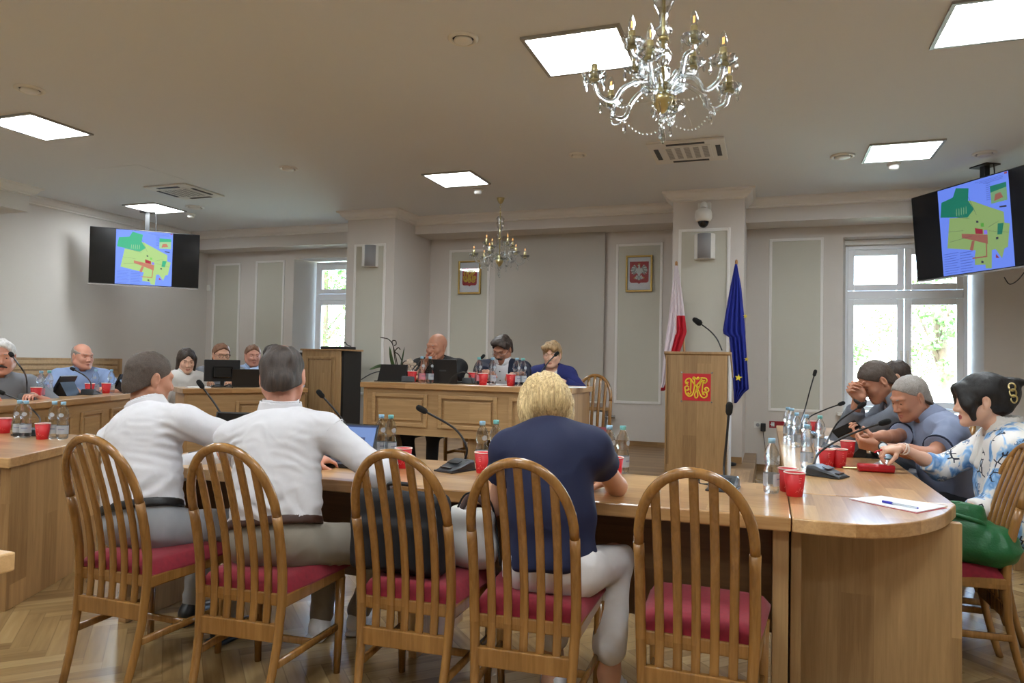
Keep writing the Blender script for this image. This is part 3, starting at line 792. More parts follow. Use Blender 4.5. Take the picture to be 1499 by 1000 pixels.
def monogram(m, cx, cz, s, y, r, mat=0):
    """the interlaced K and M letters with curled ends, as raised tubes; s = half size"""
    S = [[(-0.68, 0.37), (-0.80, 0.41), (-0.84, 0.30), (-0.73, 0.21), (-0.90, 0.31), (-0.93, 0.51), (-0.80, 0.68), (-0.57, 0.74), (-0.33, 0.44), (-0.03, 0.07), (0.17, -0.33), (0.37, -0.76), (0.63, -0.91), (0.87, -0.76), (0.86, -0.50), (0.63, -0.43), (0.52, -0.58), (0.70, -0.64)],
         [(-0.53, 0.74), (-0.48, 0.44), (-0.48, 0.04), (-0.50, -0.33), (-0.47, -0.49), (-0.60, -0.64), (-0.75, -0.57), (-0.65, -0.48)],
         [(-0.73, -0.11), (-0.65, -0.19), (-0.77, -0.29), (-0.96, -0.26), (-0.98, -0.03), (-0.80, 0.07), (-0.63, -0.05)],
         [(-0.97, -0.28), (-0.87, -0.63), (-0.65, -0.81), (-0.40, -0.73), (-0.27, -0.46), (-0.20, -0.06), (-0.17, 0.27), (-0.18, 0.64), (-0.33, 0.74), (-0.23, 0.87), (-0.10, 0.77), (0.03, 0.71), (0.20, 0.76), (0.13, 0.86), (0.03, 0.79)],
         [(0.37, 0.82), (0.38, 0.67), (0.17, 0.34), (-0.07, 0.07)],
         [(0.00, 0.21), (0.15, -0.03), (0.00, -0.26), (-0.15, -0.59), (-0.12, -0.86), (-0.02, -0.93), (0.10, -0.84), (0.10, -0.59), (0.03, -0.33), (-0.03, -0.13)],
         [(0.38, 0.74), (0.53, 0.44), (0.50, 0.04), (0.48, -0.33), (0.53, -0.46)],
         [(0.33, 0.81), (0.57, 0.81), (0.80, 0.77), (0.87, 0.57), (0.70, 0.37), (0.54, 0.47), (0.60, 0.61), (0.71, 0.54)],
         [(0.83, -0.18), (0.77, -0.26), (0.70, -0.13), (0.83, -0.01), (1.02, -0.13), (0.97, -0.36), (0.70, -0.46)],
         [(0.38, 0.54), (0.23, 0.04), (0.03, -0.26)]]
    for st in S:
        p = bez([(cx+u*s, y, cz+v*s) for u, v in st], 6)
        m.tube(p, r, 6, mat, up=(0, 1, 0))
    return m
monogram(MB(), -.004, .872, .110, -.008, .0068).build('monogram', MAT['yellow'], sg)
for x in (-.145, .138):
    for z in (.732, 1.012): MB().cyl((x, -.008, z), (x, 0, z), .008).build('screw', MAT['silver'], sg)
mic = MB().tube(bez([atY(1057, 513, 7.25), atY(1050, 497, 7.28), atY(1040, 485, 7.3), atY(1027, 475, 7.3)], 8), .007, 8)
o = mic.build('lectern_microphone', MAT['black'])
tag(o, 'black gooseneck microphone curving up over the lectern top', 'microphone')
hm = MB(); p0, p1 = atY(1027, 475, 7.3), atY(1017, 468, 7.29)
hm.tube([p0, p0+(p1-p0)*.3, p1], [.018, .032, .026], 12); hm.ell(p1, (.024, .024, .024), m=0)
hm.build('microphone_head', MAT['grille'], o)

# ================================================================== CABINET, WOOD RAIL, RADIATOR, BLIND
c = empty('cabinet', (-5.22, 7.6, 0), 0, 'tall oak cabinet with a black side standing left of the left pillar', 'cabinet')
MB().span((-.29, .02, .02), (.30, .42, 1.375)).build('body', MAT['black'], c)
d = MB().span((-.29, -.01, .05), (.27, .02, 1.375)).build('door', MAT['oak_panel'], c, bevel=.003)
raised(MB(), -.22, .20, .15, 1.30, -.01).build('door_panel', MAT['oak_panel'], d, bevel=.004)
MB().span((-.31, -.03, 1.375), (.33, .42, 1.395)).build('top', MAT['oak_panel_y'], c, bevel=.003)
r = empty('printer', (-5.14, 7.8, 1.395), 0, 'flat dark device lying on top of the tall cabinet', 'device')
MB().span((-.17, -.12, 0), (.2, .12, .035), bev=.008).build('case', MAT['darkmetal'], r)
MB().tube(bez([(.05, 0, .04), (.1, .02, .09), (.15, -.01, .06), (.2, .0, .04)], 6), .006, 6).build('cable', MAT['black'], r)
r = empty('equipment_rack', (-5.80, 8.0, 0.15), 0, 'black equipment box standing left of the tall cabinet', 'device')
MB().span((-.26, -.2, 0), (.2, .2, 1.2)).build('case', MAT['black'], r, bevel=.01)
MB().span((-.22, -.21, .9), (.17, -.2, 1.12)).build('front_plate', MAT['darkmetal'], r)
wr = empty('wall_rail', (-8.9, 7.0, 0), 0, 'horizontal oak rail board on the left wall behind two seated men', 'wall board')
MB().span((0, -3.3, .95), (.02, .95, 1.215)).build('board', MAT['oak_panel_y'], wr, bevel=.004)
for z in (1.0, 1.07, 1.14): MB().span((.02, -3.2, z-.008), (.034, .86, z+.04)).build('strip', MAT['oak_h'], wr, bevel=.008)
bl = empty('roller_blind', (-2.85, 9.44, .76), 0, 'closed grey-beige roller blind between the two wall emblems', 'blind')
MAT['blind'] = M('blind_cloth', srgb(186, 182, 174), .9, bump=.15, bscale=400)
MB().span((-.80, -.004, 0), (.77, .004, 2.36)).build('cloth', MAT['blind'], bl)
MB().cyl((-.80, 0, 0), (.77, 0, 0), .014).build('bottom_bar', MAT['white'], bl)
MB().cyl((-.82, .0, 2.36), (.79, .0, 2.36), .03).build('roller', MAT['white'], bl)
struct('trim_sill_middle', MB().span((-3.7, 9.36, .66), (-1.98, 9.5, .70)), MAT['oak_h'])
rd = empty('radiator', (-2.8, 9.42, .2), 0, 'white panel radiator under the blind on the podium', 'radiator')
MB().span((-.8, -.045, .1), (.76, .045, .44)).build('body', MAT['white'], rd, bevel=.01)
g = MB()
for k in range(30): g.span((-.78+k*.052, -.05, .13), (-.75+k*.052, -.045, .41))
g.build('fins', MAT['white'], rd)
MB().cyl((.76, -.02, .38), (.90, -.02, .38), .022).cyl((.80, -.02, .38), (.80, -.02, .1), .01).build('valve', MAT['silver'], rd)
for s in (-.6, .6): MB().span((s-.01, -.02, 0), (s+.01, .02, .1)).build('foot', MAT['white'], rd)
so = empty('power_socket', (-.12, 9.5, .555), 0, 'white double power socket low on the back wall right of the pillar', 'socket')
MB().span((-.045, -.012, -.04), (.045, 0, .04)).build('plate', MAT['white'], so, bevel=.004)
MB().lathe([(.022, 0), (.022, .004)], n=16, T=TR(0, -.012) @ Matrix.Rotation(PI/2, 4, 'X')).build('outlet', MAT['lightgrey'], so)
ad = empty('power_adapter', (-.055, 9.47, .53), 0, 'black plug adapter beside the white wall socket', 'plug')
MB().span((-.03, -.03, -.05), (.03, .03, .05)).build('case', MAT['black'], ad, bevel=.008)
MB().tube(bez([(0, 0, -.05), (.02, -.01, -.2), (.06, -.02, -.35), (.3, -.03, -.52)], 6), .004, 6).build('cable', MAT['black'], ad)
rb = empty('fire_sign', (.10, 9.495, .575), 0, 'small red and white sign low on the back wall by the socket', 'sign')
MB().span((-.085, -.004, -.05), (.1, 0, .035)).build('plate', MAT['redcard'], rb)
MB().span((-.06, -.006, -.03), (-.045, -.004, .02)).span((-.04, -.006, -.03), (-.025, -.004, .02)).box((-.05, -.005, -.005), (.045, .002, .008)).build('mark', MAT['paper'], rb)
th = empty('motion_detector', (-8.84, 9.58, 2.42), 0, 'small white box on the wall in the far left corner', 'detector')
MB().span((-.03, -.03, -.05), (.03, .02, .05)).build('case', MAT['white'], th, bevel=.008)
# ================================================================== TABLE THINGS
def make_bottle(cap='capblue', label='label'):
    t = empty('water_bottle')
    MB().lathe([(.022, 0), (.030, .006), (.0318, .02), (.0318, .055), (.0312, .09), (.027, .106), (.0245, .114), (.027, .122), (.0312, .134), (.0315, .15), (.028, .174), (.018, .194), (.0125, .202), (.0125, .21)],
               n=20).build('bottle_body', MAT['bottle'], t)
    MB().lathe([(.0145, .206), (.0148, .224), (.0135, .226)], n=18).build('cap', MAT[cap], t)
    lb = MB(); rows = []
    for i in range(2):
        rows.append([(.0325*math.cos(a), .0325*math.sin(a), .032+.05*i) for a in [PI*2*j/20*.9 for j in range(21)]])
    lb.sheet(rows)
    pr = []
    for i in range(2): pr.append([(.0328*math.cos(a), .0328*math.sin(a),   .058+.006*i) for a in [.5+1.1*j/8 for j in range(9)]])
    lb.sheet(pr, m=1)
    lb.build('paper_label', [MAT[label], MAT['labelink']], t)
    ov = [[(.0322*math.cos(1+u*.45*math.sqrt(max(0, 1-v*v))), .0322*math.sin(1+u*.45*math.sqrt(max(0, 1-v*v))), .146+v*.013) for u in (-1, -.5, 0, .5, 1)] for v in (-1, -.8, -.4, 0, .4, .8, 1)]
    MB().sheet(ov).build('shoulder_label', MAT['label'], t)
    return t
BOT = {}
def bottle(p, label, rot=0, cap='capblue', lab='label', group='small plastic water bottles'):
    k = (cap, lab)
    if k not in BOT: o = BOT[k] = make_bottle(cap, lab)
    else: o = copy_tree(BOT[k])
    o.location = p; o.rotation_euler = (0, 0, rot); tag(o, label, 'bottle', group); return o
_cup = []
def make_cup():
    t = empty('paper_cup')
    MB().lathe([(.030, 0), (.031, .002), (.0415, .094), (.0395, .094), (.0295, .006), (.001, .005)], n=24, cap=False).build('cup_body', [MAT['cupred']], t)
    MB().tube([(.0418*math.cos(a), .0418*math.sin(a), .095) for a in [2*PI*i/24 for i in range(24)]], .0021, 6, closed=True).lathe([(.0395, .09), (.0285, .008), (.001, .0075)], n=24, cap=False).build('rim', MAT['cupwhite'], t)
    pr = MB(); sk = [.012, .02, .014, .034, .018, .026, .012, .022, .014]
    pts = []
    for i, z in enumerate(sk):
        a = -.6+1.5*i/8; r = .0312+.0103*z/.094+.0008; pts.append((r*math.cos(a), r*math.sin(a), z+.006))
    pr.tube(pts, .0006, 4)
    for k in range(3):
        a = -.25; z = .058+k*.009; r = .0312+.0103*z/.094+.0008
        pr.tube([(r*math.cos(a+q), r*math.sin(a+q), z) for q in (0, .12, .24)], .0012, 4)
    pr.build('print', MAT['cupprint'], t)
    return t
def cup(p, label, rot=0):
    if not _cup: _cup.append(make_cup()); o = _cup[0]
    else: o = copy_tree(_cup[0])
    o.location = p; o.rotation_euler = (0, 0, rot-1.6); tag(o, label, 'cup', 'red paper cups'); return o
def microphone(p, rot, neck, label, grp='gooseneck conference microphones'):
    """p base centre; rot: direction the wedge points; neck: world points from base to head"""
    t = empty('conference_microphone', p, rot, label, 'microphone', grp)
    # wedge base: tall at the back (y+), thin at the front (y-)
    prof = [(-.09, 0), (-.09, .012), (-.03, .03), (.035, .052), (.065, .05), (.075, .0)]
    b = MB()
    for s0, s1, e0, e1 in ((-.055, .055, .8, 1),):
        n = len(prof)
        V = []
        for x, f in ((-.058, .78), (-.05, 1), (.05, 1), (.058, .78)):
            for y, z in prof: V.append((x*(1 if y > -.05 else .78), y, z*f))
        F = []
        for i in range(3):
            for j in range(n): F.append((i*n+j, i*n+(j+1) % n, (i+1)*n+(j+1) % n, (i+1)*n+j))
        F += [tuple(reversed(range(n))), tuple(range(3*n, 4*n))]
        b.add(V, F)
    b.build('base', MAT['grey'], t, bevel=.003)
    bb = MB().box((0, -.068, .022), (.06, .02, .004), T=None)
    bb.box((0, -.0, .0455), (.07, .03, .003), T=Matrix.Rotation(.32, 4, 'X'))
    bb.build('button', MAT['black'], t)
    MB().span((-.06, -.092, 0), (.06, .078, .008)).build('foot_plate', MAT['black'], t, bevel=.003)
    q = Matrix.Translation(p) @ RZ(rot); inv = q.inverted()
    L = [inv @ Vector(n) for n in neck]
    c = bez(L, 8)
    MB().tube(c, .0055, 8).build('gooseneck', MAT['black'], t)
    d = (c[-1]-c[-3]).normalized()
    hd = MB().tube([c[-1]-d*.012, c[-1]+d*.0, c[-1]+d*.03, c[-1]+d*.042, c[-1]+d*.047], [.008, .0145, .0155, .012, .004], 12)
    hd.build('microphone_head', MAT['grille'], t)
    return t
T = lambda x, y, z=TZ: at(x, y, z)
# ---- left near table
bottle(T(27, 640), 'left bottle of the pair by the left picture edge on the slanted-end table', 4.2); bottle(T(36.5, 641), 'right bottle of the pair by the left picture edge on the slanted-end table', 4.4)
bottle(T(78, 642), 'left bottle of the pair behind the red cup on the slanted-end table', 4.2); bottle(T(91, 643), 'right bottle of the pair behind the red cup on the slanted-end table', 4.3)
cup(T(62, 643), 'red paper cup in front of the microphone on the slanted-end table', .3); cup(T(6, 634), 'red paper cup cut by the left picture edge', .3)
b = T(46, 637)
microphone(b, -1.3, [b+Vector((0, .03, .04)), atd(58, 612, 5.0), atd(35, 590, 5.02), atd(5, 576, 5.05)], 'gooseneck microphone on the slanted-end table reaching out of the left edge')
# ---- front table
bottle(T(557, 669), 'left bottle of the pair on the front table beside the open laptop', 4.6); bottle(T(571, 670), 'right bottle of the pair on the front table beside the open laptop', 4.8, 'capteal')
cup(T(569, 689), 'left red cup of the two seen through the chair with the black case', .2); cup(T(590, 685), 'right red cup of the two seen through the chair with the black case', .4)
b = T(668, 689)
microphone(b, -.35, [b+Vector((.02, .055, .045)), atd(683, 655, b.y*.941+.45), atd(666, 628, b.y*.941+.47), atd(622, 602, b.y*.941+.47)], 'gooseneck microphone in front of the chair with the black case')
bottle(T(705, 684), 'left bottle of the pair between microphone and blonde woman', 4.5); bottle(T(725, 681), 'right bottle of the pair between microphone and blonde woman', 4.7, 'capteal')
cup(T(707, 692), 'red cup by the left shoulder of the blonde woman', .1)
bottle(T(891, 692), 'left bottle of the pair beside the right elbow of the blonde woman', 4.7); bottle(T(911, 693), 'right bottle of the pair beside the right elbow of the blonde woman', 4.9, 'capteal')
cup(T(899, 700), 'red cup at the right elbow of the blonde woman', .5)
b = T(1059, 716)
microphone(b, -.1, [b+Vector((0, .055, .045)), atd(1060, 680, 3.12), atd(1064, 640, 3.12), atd(1067, 604, 3.12)], 'gooseneck microphone standing upright behind the empty chair')
bottle(T(1129, 722), 'single bottle at the right end of the front table near the joint', 4.9)
cup(T(1153, 719), 'rear red cup of the two at the table joint on the right', .2); cup(T(1163, 726), 'front red cup of the two at the table joint on the right', .7)
# cables on the table by the upright microphone
for (x, y), lab in (((1022, 708), 'thin black cable loop on the front table left of the upright microphone'),):
    a = T(x, y); q = MB().tube(bez([a+Vector((0, .05, .004)), a+Vector((0, .02, .05)), a+Vector((.005, 0, .004)), a+Vector((.05, -.02, .004)), a+Vector((.15, 0, .004))], 6), .004, 6).build('cable', MAT['black']); tag(q, lab, 'cable')
# ---- right table
R = [((1181, 686), 'front bottle of the cluster on the right table by the first microphone', 'capblue'), ((1200, 662), 'single bottle with a teal cap on the right table behind the cups', 'capteal'),
     ((1166, 655), 'thick bottle in the middle of the row on the right table', 'capblue'), ((1153, 641), 'rearmost left bottle on the right table', 'capblue'),
     ((1159, 644), 'bottle just right of the rearmost one on the right table', 'capblue'), ((1180, 660), 'bottle half hidden behind the front bottle on the right table', 'capblue')]
for (x, y), lab, cp in R: bottle(T(x, y), lab, 4.8, cp)
cup(T(1210, 684), 'left red cup of the trio behind the first microphone on the right table', .4); cup(T(1228, 684), 'middle red cup of the trio behind the first microphone on the right table', .6)
cup(T(1241, 669), 'right rear red cup of the trio behind the first microphone on the right table', .5); cup(T(1190, 634), 'far red cup hidden between bottles on the right table', .5)
b = T(1208, 697)
microphone(b, math.radians(62), [b+Vector((-.05, .04, .045)), atd(1199, 663, 3.62), atd(1228, 644, 3.62), atd(1265, 628, 3.58), atd(1290, 620, 3.55)], 'nearest gooseneck microphone on the right table, its head arching to the right')
b = T(1222, 664)
microphone(b, math.radians(70), [b+Vector((-.05, .03, .045)), atd(1214, 640, 4.6), atd(1228, 617, 4.6), atd(1258, 596, 4.55)], 'second gooseneck microphone on the right table pointing at the man in the polo shirt')
b = T(1190, 642)
microphone(b, math.radians(75), [b+Vector((-.05, .03, .045)), atd(1184, 612, 5.6), atd(1205, 601, 5.6), atd(1229, 592, 5.5)], 'third gooseneck microphone on the right table in front of the man in grey')
b = T(1176, 634)
microphone(b, math.radians(80), [b+Vector((-.03, .03, .045)), atd(1178, 600, 6.1), atd(1186, 570, 6.1), atd(1192, 549, 6.1)], 'farthest gooseneck microphone on the right table standing upright before the wall panel')
def sheet_on(name, corners, z, label, cat, mat, th=.003, group=None):
    P = [at(x, y, z) for x, y in corners]; c = sum((Vector(p) for p in P), Vector())/len(P)
    m = MB().prism([(p.x-c.x, p.y-c.y) for p in P], 0, th); o = m.build(name, mat); o.location = (c.x, c.y, z+.0005)
    return tag(o, label, cat, group)
pp = sheet_on('paper_sheet', [(1243, 731), (1290, 727), (1387, 742), (1342, 751)], TZ, 'white sheet of paper lying on the rounded end table', 'paper', MAT['paper'])
rc = sheet_on('folder', [(1246, 732.5), (1290, 729), (1386, 744.5), (1342, 752.5)], TZ-.0008, 'dark red folder edge showing under the white sheet', 'folder', MAT['redcard'], .0012)
pa, pb = at(1292, 734, TZ+.009), at(1345, 744, TZ+.009)
pn = empty('pen', pa, 0, 'blue and clear ballpoint pen lying on the white sheet', 'pen')
dv = pb-pa
MB().cyl((0, 0, 0), dv*.28, .0048).build('pen_cap', MAT['penblue'], pn); MB().cyl(dv*.28, dv*.97, .0036).build('barrel', MAT['label'], pn); MB().cyl(dv*.97, dv, .0034, .001).build('tip', MAT['penblue'], pn)
# red spectacle case with a phone behind it
pc = at(1282, 691, TZ)
cs = empty('glasses_case', (pc.x, pc.y, TZ), math.radians(4), 'long red leather glasses case lying on the right table', 'case')
m = MB()
m.tube([(-.085, 0, .019), (-.08, 0, .02), (.08, 0, .02), (.085, 0, .019)], [.6, 1, 1, .6], 14, flat=(.03, .02), up=(0, 1, 0)); m.build('shell', MAT['redcase'], cs)
MB().span((-.08, -.0305, .018), (.08, .0305, .021)).build('seam', MAT['redcard'], cs)
p2 = at(1246, 686, TZ); o = MB().span((-.045, -.02, 0), (.045, .02, .009), bev=.003).build('lighter', MAT['brass']); o.location = (p2.x, p2.y, TZ+.001); o.rotation_euler = (0, 0, .1)
tag(o, 'small metallic object left of the red glasses case', 'gadget')
def tablet_stand(p, rot, label, w=.25, h=.17, z=None):
    """tablet propped on a folded black cover; screen faces local -y"""
    t = empty('tablet', p, rot, label, 'tablet', 'tablets propped on folding covers')
    MB().box((0, 0, 0), (w, .009, h), T=TR(0, 0, h*.46) @ Matrix.Rotation(-.42, 4, 'X'), bev=.003).build('tablet_body', MAT['black'], t)
    MB().box((0, -.0055, 0), (w*.93, .001, h*.92), T=TR(0, 0, h*.46) @ Matrix.Rotation(-.42, 4, 'X')).build('screen', MAT['blackgloss'], t)
    MB().prism([(.03, .1), (.115, .002), (.03, .002)], -w/2+.01, w/2-.01, axis='x').build('cover_stand', MAT['black'], t)
    MB().span((-w/2, -.13, 0), (w/2, .03, .005)).build('cover_flap', MAT['black'], t)
    return t
p = at(1272, 668, TZ); tablet_stand((p.x, p.y, TZ), math.radians(92), 'black tablet propped up in front of the dark-haired woman', .24, .18)
p = at(1262, 640, TZ); tablet_stand((p.x-.02, p.y, TZ), math.radians(92), 'dark tablet lying before the man in the grey suit', .22, .14)
sheet_on('paper_sheet', [(1206, 640), (1240, 637), (1250, 644), (1212, 647)], TZ, 'sheets of paper with writing before the man in grey', 'paper', MAT['paper'], .006)
sheet_on('folder', [(1216, 648), (1236, 647), (1240, 653), (1212, 655)], TZ, 'pale box-like folder behind the red cups on the right table', 'folder', MAT['cupwhite'], .025)
# ---- laptops and items of the two men in white
def laptop(p, rot, label, w=.34, d=.235, ang=105, screen=None, logo=False, cat='laptop'):
    """keyboard towards local -y, screen faces -y"""
    t = empty('laptop', p, rot, label, cat, 'open laptops')
    MB().span((-w/2, -d/2, 0), (w/2, d/2, .016), bev=.004).build('keyboard_base', MAT['black'], t)
    k = MB()
    for r_ in range(5):
        for c_ in range(13): k.box((-w/2+.03+c_*(w-.06)/12, d*.36-r_*.022, .0175), (.018, .017, .003))
    k.build('keys', MAT['darkmetal'], t)
    Tm = TR(0, d/2, .014) @ Matrix.Rotation(-math.radians(ang-90), 4, 'X')
    s = MB().span((-w/2, -.004, 0), (w/2, .004, d), T=Tm).build('lid', MAT['black'], t, bevel=.002)
    sc = MB().span((-w/2+.01, -.006, .014), (w/2-.01, -.0045, d-.01), T=Tm)
    sc.build('screen', screen or MAT['blackgloss'], s)
    if screen:
        ui = MB().span((-w*.42, -.0075, d*.55), (w*.3, -.0065, d*.62), T=Tm).span((-w*.42, -.0075, d*.3), (-w*.1, -.0065, d*.5), T=Tm).span((-w*.48, -.0075, d*.90), (w*.48, -.0065, d*.945), T=Tm)
        ui.build('screen_windows', emis('screen_ui', srgb(40, 60, 110), .2), s)
    if logo: MB().span((-.03, .004, d*.47), (.03, .0055, d*.53), T=Tm).build('badge', MAT['grey'], s)
    return t
SCR = emis('laptop_screen', srgb(112, 142, 200), .2)
p = at(505, 668, TZ); laptop((-2.00, 3.05, TZ), math.radians(4), 'open black laptop with a bluish lit screen in front of the second man in white', .30, .185, 112, screen=SCR)
laptop((-2.72, 3.10, TZ), math.radians(14), 'open dark laptop between the two men in white shirts', .3, .21, 112)
p = at(560, 688, TZ); q = MB().span((-.08, -.04, 0), (.08, .04, .02), bev=.004).build('phone', MAT['black']); q.location = (p.x-.16, p.y, TZ+.001); tag(q, 'black phone or wallet lying beside the laptop on the front table', 'phone')
b = Vector((-2.42, 3.28, TZ))
microphone(b, .3, [b+Vector((.02, .05, .045)), atd(503, 628, 4.1), atd(496, 608, 4.12), atd(472, 580, 4.12)], 'gooseneck microphone to the right of the second man in white')
b = Vector((-2.80, 3.26, TZ))
microphone(b, .4, [b+Vector((.02, .05, .045)), atd(331, 617, 4.15), atd(315, 592, 4.16), atd(296, 566, 4.16)], 'gooseneck microphone between the heads of the two men in white')
# ---- podium desk
PD = lambda x, y: at(x, y, PTZ)
def pdk(x, Y): # on the desk top, at pixel column x and depth Y
    q = atY(x, 560, Y); return Vector((q.x, Y, PTZ))
bottle(pdk(617, 5.42), 'left bottle of the pair before the bald man, with a pinkish label', 4.6, 'capblue', 'labelpink'); bottle(pdk(629, 5.44), 'right bottle of the pair before the bald man', 4.8)
bottle(pdk(700.5, 5.42), 'bottle on the podium left of the man signing papers, pinkish label', 4.6, 'capteal', 'labelpink'); bottle(pdk(720.5, 5.46), 'bottle on the podium right in front of the man signing papers', 4.7)
bottle(pdk(756, 5.44), 'left bottle of the pair between navy suit man and short-haired woman', 4.7); bottle(pdk(765, 5.48), 'right bottle of the pair between navy suit man and short-haired woman', 4.8, 'capteal')
cup(pdk(603, 5.62), 'red cup by the forearm of the bald man', .4); cup(pdk(707, 5.42), 'small red cup beside the teal-capped bottle of the signing man', .3)
cup(pdk(748, 5.44), 'red cup left of the bottle pair before the short-haired woman', .3); cup(pdk(692, 5.8), 'red cup beside the podium microphone of the signing man', .3)
gl = empty('drinking_glass', pdk(636, 5.58), 0, 'clear drinking glass with a white holder left of the black podium laptop', 'glass')
MB().lathe([(.030, .0), (.033, .085), (.031, .085), (.028, .006), (.001, .006)], n=20, cap=False).build('glass_body', MAT['bottle'], gl)
MB().lathe([(.055, 0), (.058, .004), (.03, .006), (.001, .006)], n=20, cap=False).build('saucer', MAT['white'], gl)
lp = laptop(pdk(655, 5.62), PI+.05, 'black laptop seen from behind in front of the bald man', .255, .19, 98, logo=True)
b = pdk(596, 5.62)
microphone(b, PI+.6, [b+Vector((.03, .03, .045)), atd(605, 540, 6.45), atd(618, 527, 6.5), atd(631, 519, 6.6)], 'gooseneck microphone under the chin of the bald man')
b = pdk(690, 5.7)
microphone(b, PI, [b+Vector((.02, .05, .045)), atd(693, 545, 6.35), atd(697, 533, 6.4), atd(705, 524, 6.45)], 'gooseneck microphone left of the man in the navy suit')
b = pdk(783, 5.7)
microphone(b, PI, [b+Vector((.0, .05, .045)), atd(792, 545, 6.05), atd(803, 530, 6.1), atd(813, 520, 6.15)], 'gooseneck microphone in front of the face of the short-haired woman')
tb = empty('tablet', pdk(576, 5.62), .25, 'black tablet propped on its cover at the left end of the podium desk', 'tablet', 'tablets propped on folding covers')
MB().prism([(-.10, 0), (.0, .0), (.03, .15), (.02, .15)], -.12, .12, axis='x').build('tablet_body', MAT['black'], tb); MB().span((-.14, -.12, 0), (.2, .05, .008)).build('cover_flap', MAT['black'], tb)
for x, Y, w_, lab in ((722, 5.62, .2, 'papers under the pen of the man in the navy suit'), (735, 5.55, .14, 'second sheet of paper right of the signing hand'), (838, 5.5, .22, 'white papers at the right end of the podium desk')):
    p = pdk(x, Y); o = MB().box((0, 0, .003), (w_, .2, .004)).build('paper_sheet', MAT['paper']); o.location = p; o.rotation_euler = (0, 0, .2); tag(o, lab, 'paper')
for x, lab in ((550, 'black cable hanging out at the left end of the podium desk'),):
    a = pdk(560, 5.7); q = MB().tube(bez([a+Vector((-.22, 0, .006)), a+Vector((-.12, .0, .06)), a+Vector((0, 0, .085)), a+Vector((.06, .02, .03))], 8), .005, 6).build('cable', MAT['black']); tag(q, lab, 'cable')
a = pdk(676, 5.45); q = MB().tube(bez([a+Vector((-.12, 0, .005)), a+Vector((-.08, .0, .06)), a+Vector((-.0, 0, .1)), a+Vector((.06, .02, .08)), a+Vector((.09, .02, .006))], 8), .0045, 6)
q = q.build('cable', MAT['black']); tag(q, 'black cable loop in front of the podium laptop', 'cable')
tk = MB().span((-.08, -.03, 0), (.1, .03, .06), bev=.006).build('document_tray', MAT['black']); tk.location = pdk(778, 5.75); tag(tk, 'black device between navy suit man and short-haired woman on the desk', 'device')
# ---- orchid
oc = empty('potted_orchid', pdk(586, 5.82), 0, 'orchid with twisted bare stems and long leaves at the left end of the podium', 'plant')
MAT['leafdark'] = M('orchid_leaf', srgb(58, 82, 44), .4, var=.2, vscale=20); MAT['twig'] = M('orchid_twig', srgb(52, 44, 32), .8); MAT['petal'] = M('orchid_petal', srgb(214, 196, 176), .6, var=.15, vscale=40)
MB().lathe([(.045, 0), (.06, .09), (.062, .1), (.052, .1), (.05, .09), (.001, .085)], n=20, cap=False).build('pot', MAT['darkmetal'], oc)
b0 = Vector(oc.location); DD = b0.y*.941+b0.x*-.337
lc = lambda x, y, dz=0: atd(x, y, DD+dz)-b0
def leaf(pts, w):
    c = bez(pts, 6); n = len(c); rows = []
    for i, p in enumerate(c):
        u = i/(n-1); h = w*math.sin(PI*min(1, u*.92+.08))**.7; t_ = (c[min(i+1, n-1)]-c[max(i-1, 0)]).normalized(); s = t_.cross(Vector((.3, 1, .15))).normalized()
        rows.append([p-s*h, p+Vector((0, .012*h/w, 0)), p+s*h])
    return rows
lv = [([lc(582, 552), lc(574, 530), lc(570, 507)], .022), ([lc(578, 550), lc(560, 536), (lc(540, 541))], .016), ([lc(584, 552, .05), lc(588, 530, .1), lc(592, 508, .1)], .010), ([lc(586, 552), lc(600, 545, -.1), lc(612, 549, -.15)], .015)]
for pts, w_ in lv: MB().sheet(leaf(pts, w_)).build('leaf', MAT['leafdark'], oc, solid=.003)
tw = MB()
for pts in ([(583, 552), (578, 525), (575, 505), (569, 497), (563, 495), (557, 494)], [(584, 552), (581, 530), (577, 512), (574, 500), (579, 499), (580, 504), (577, 506)], [(586, 552), (590, 535), (584, 520), (578, 515), (583, 509), (586, 512)], [(588, 552), (586, 540), (591, 530), (597, 528)]):
    tw.tube(bez([lc(*p) for p in pts], 6), .0045, 6)
tw.build('twisted_stem', MAT['twig'], oc)
for k, (x, y) in enumerate(((600, 530), (606, 536), (597, 540), (603, 546), (594, 534))):
    f = MB()
    for j in range(5):
        a_ = j*2*PI/5; f.ell(Vector(lc(x, y, .02*k-.03))+Vector((.02*math.cos(a_), 0, .02*math.sin(a_))), (.018, .006, .014), 8)
    f.build('flower', MAT['petal'], oc)

# ---- far left table
def lf(x, dep):   # on the far left table at pixel column x, set back DEP from its front edge
    for y in range(0, 1):
        pass
    d = Vector((math.cos(LA), math.sin(LA), 0)); nrm_ = Vector((-math.sin(LA), math.cos(LA), 0)); o = Vector(LF.location)+nrm_*dep
    q = ray(x, 580); # solve EYE.xy + q.xy*s = o.xy + d.xy*t
    det = q.x*(-d.y)+d.x*q.y; s = ((o.x-EYE.x)*(-d.y)+d.x*(o.y-EYE.y))/det
    return Vector((EYE.x+q.x*s, EYE.y+q.y*s, LFZ))
bottle(lf(59, .22), 'left bottle of the pair before the moustached man, pinkish label', 4.4, 'capblue', 'labelpink'); bottle(lf(71, .24), 'right bottle of the pair before the moustached man', 4.4, 'capteal')
bottle(lf(139, .3), 'left one of the two bottles before the man in the blue shirt', 4.4, 'capblue'); bottle(lf(162, .18), 'right one of the two bottles before the man in the blue shirt', 4.4)
cup(lf(53, .2), 'red cup left of the bottles before the moustached man', .3); cup(lf(131, .28), 'red cup by the hands of the man in the blue shirt', .3); cup(lf(155, .2), 'red cup beside the right bottle of the man in the blue shirt', .3)
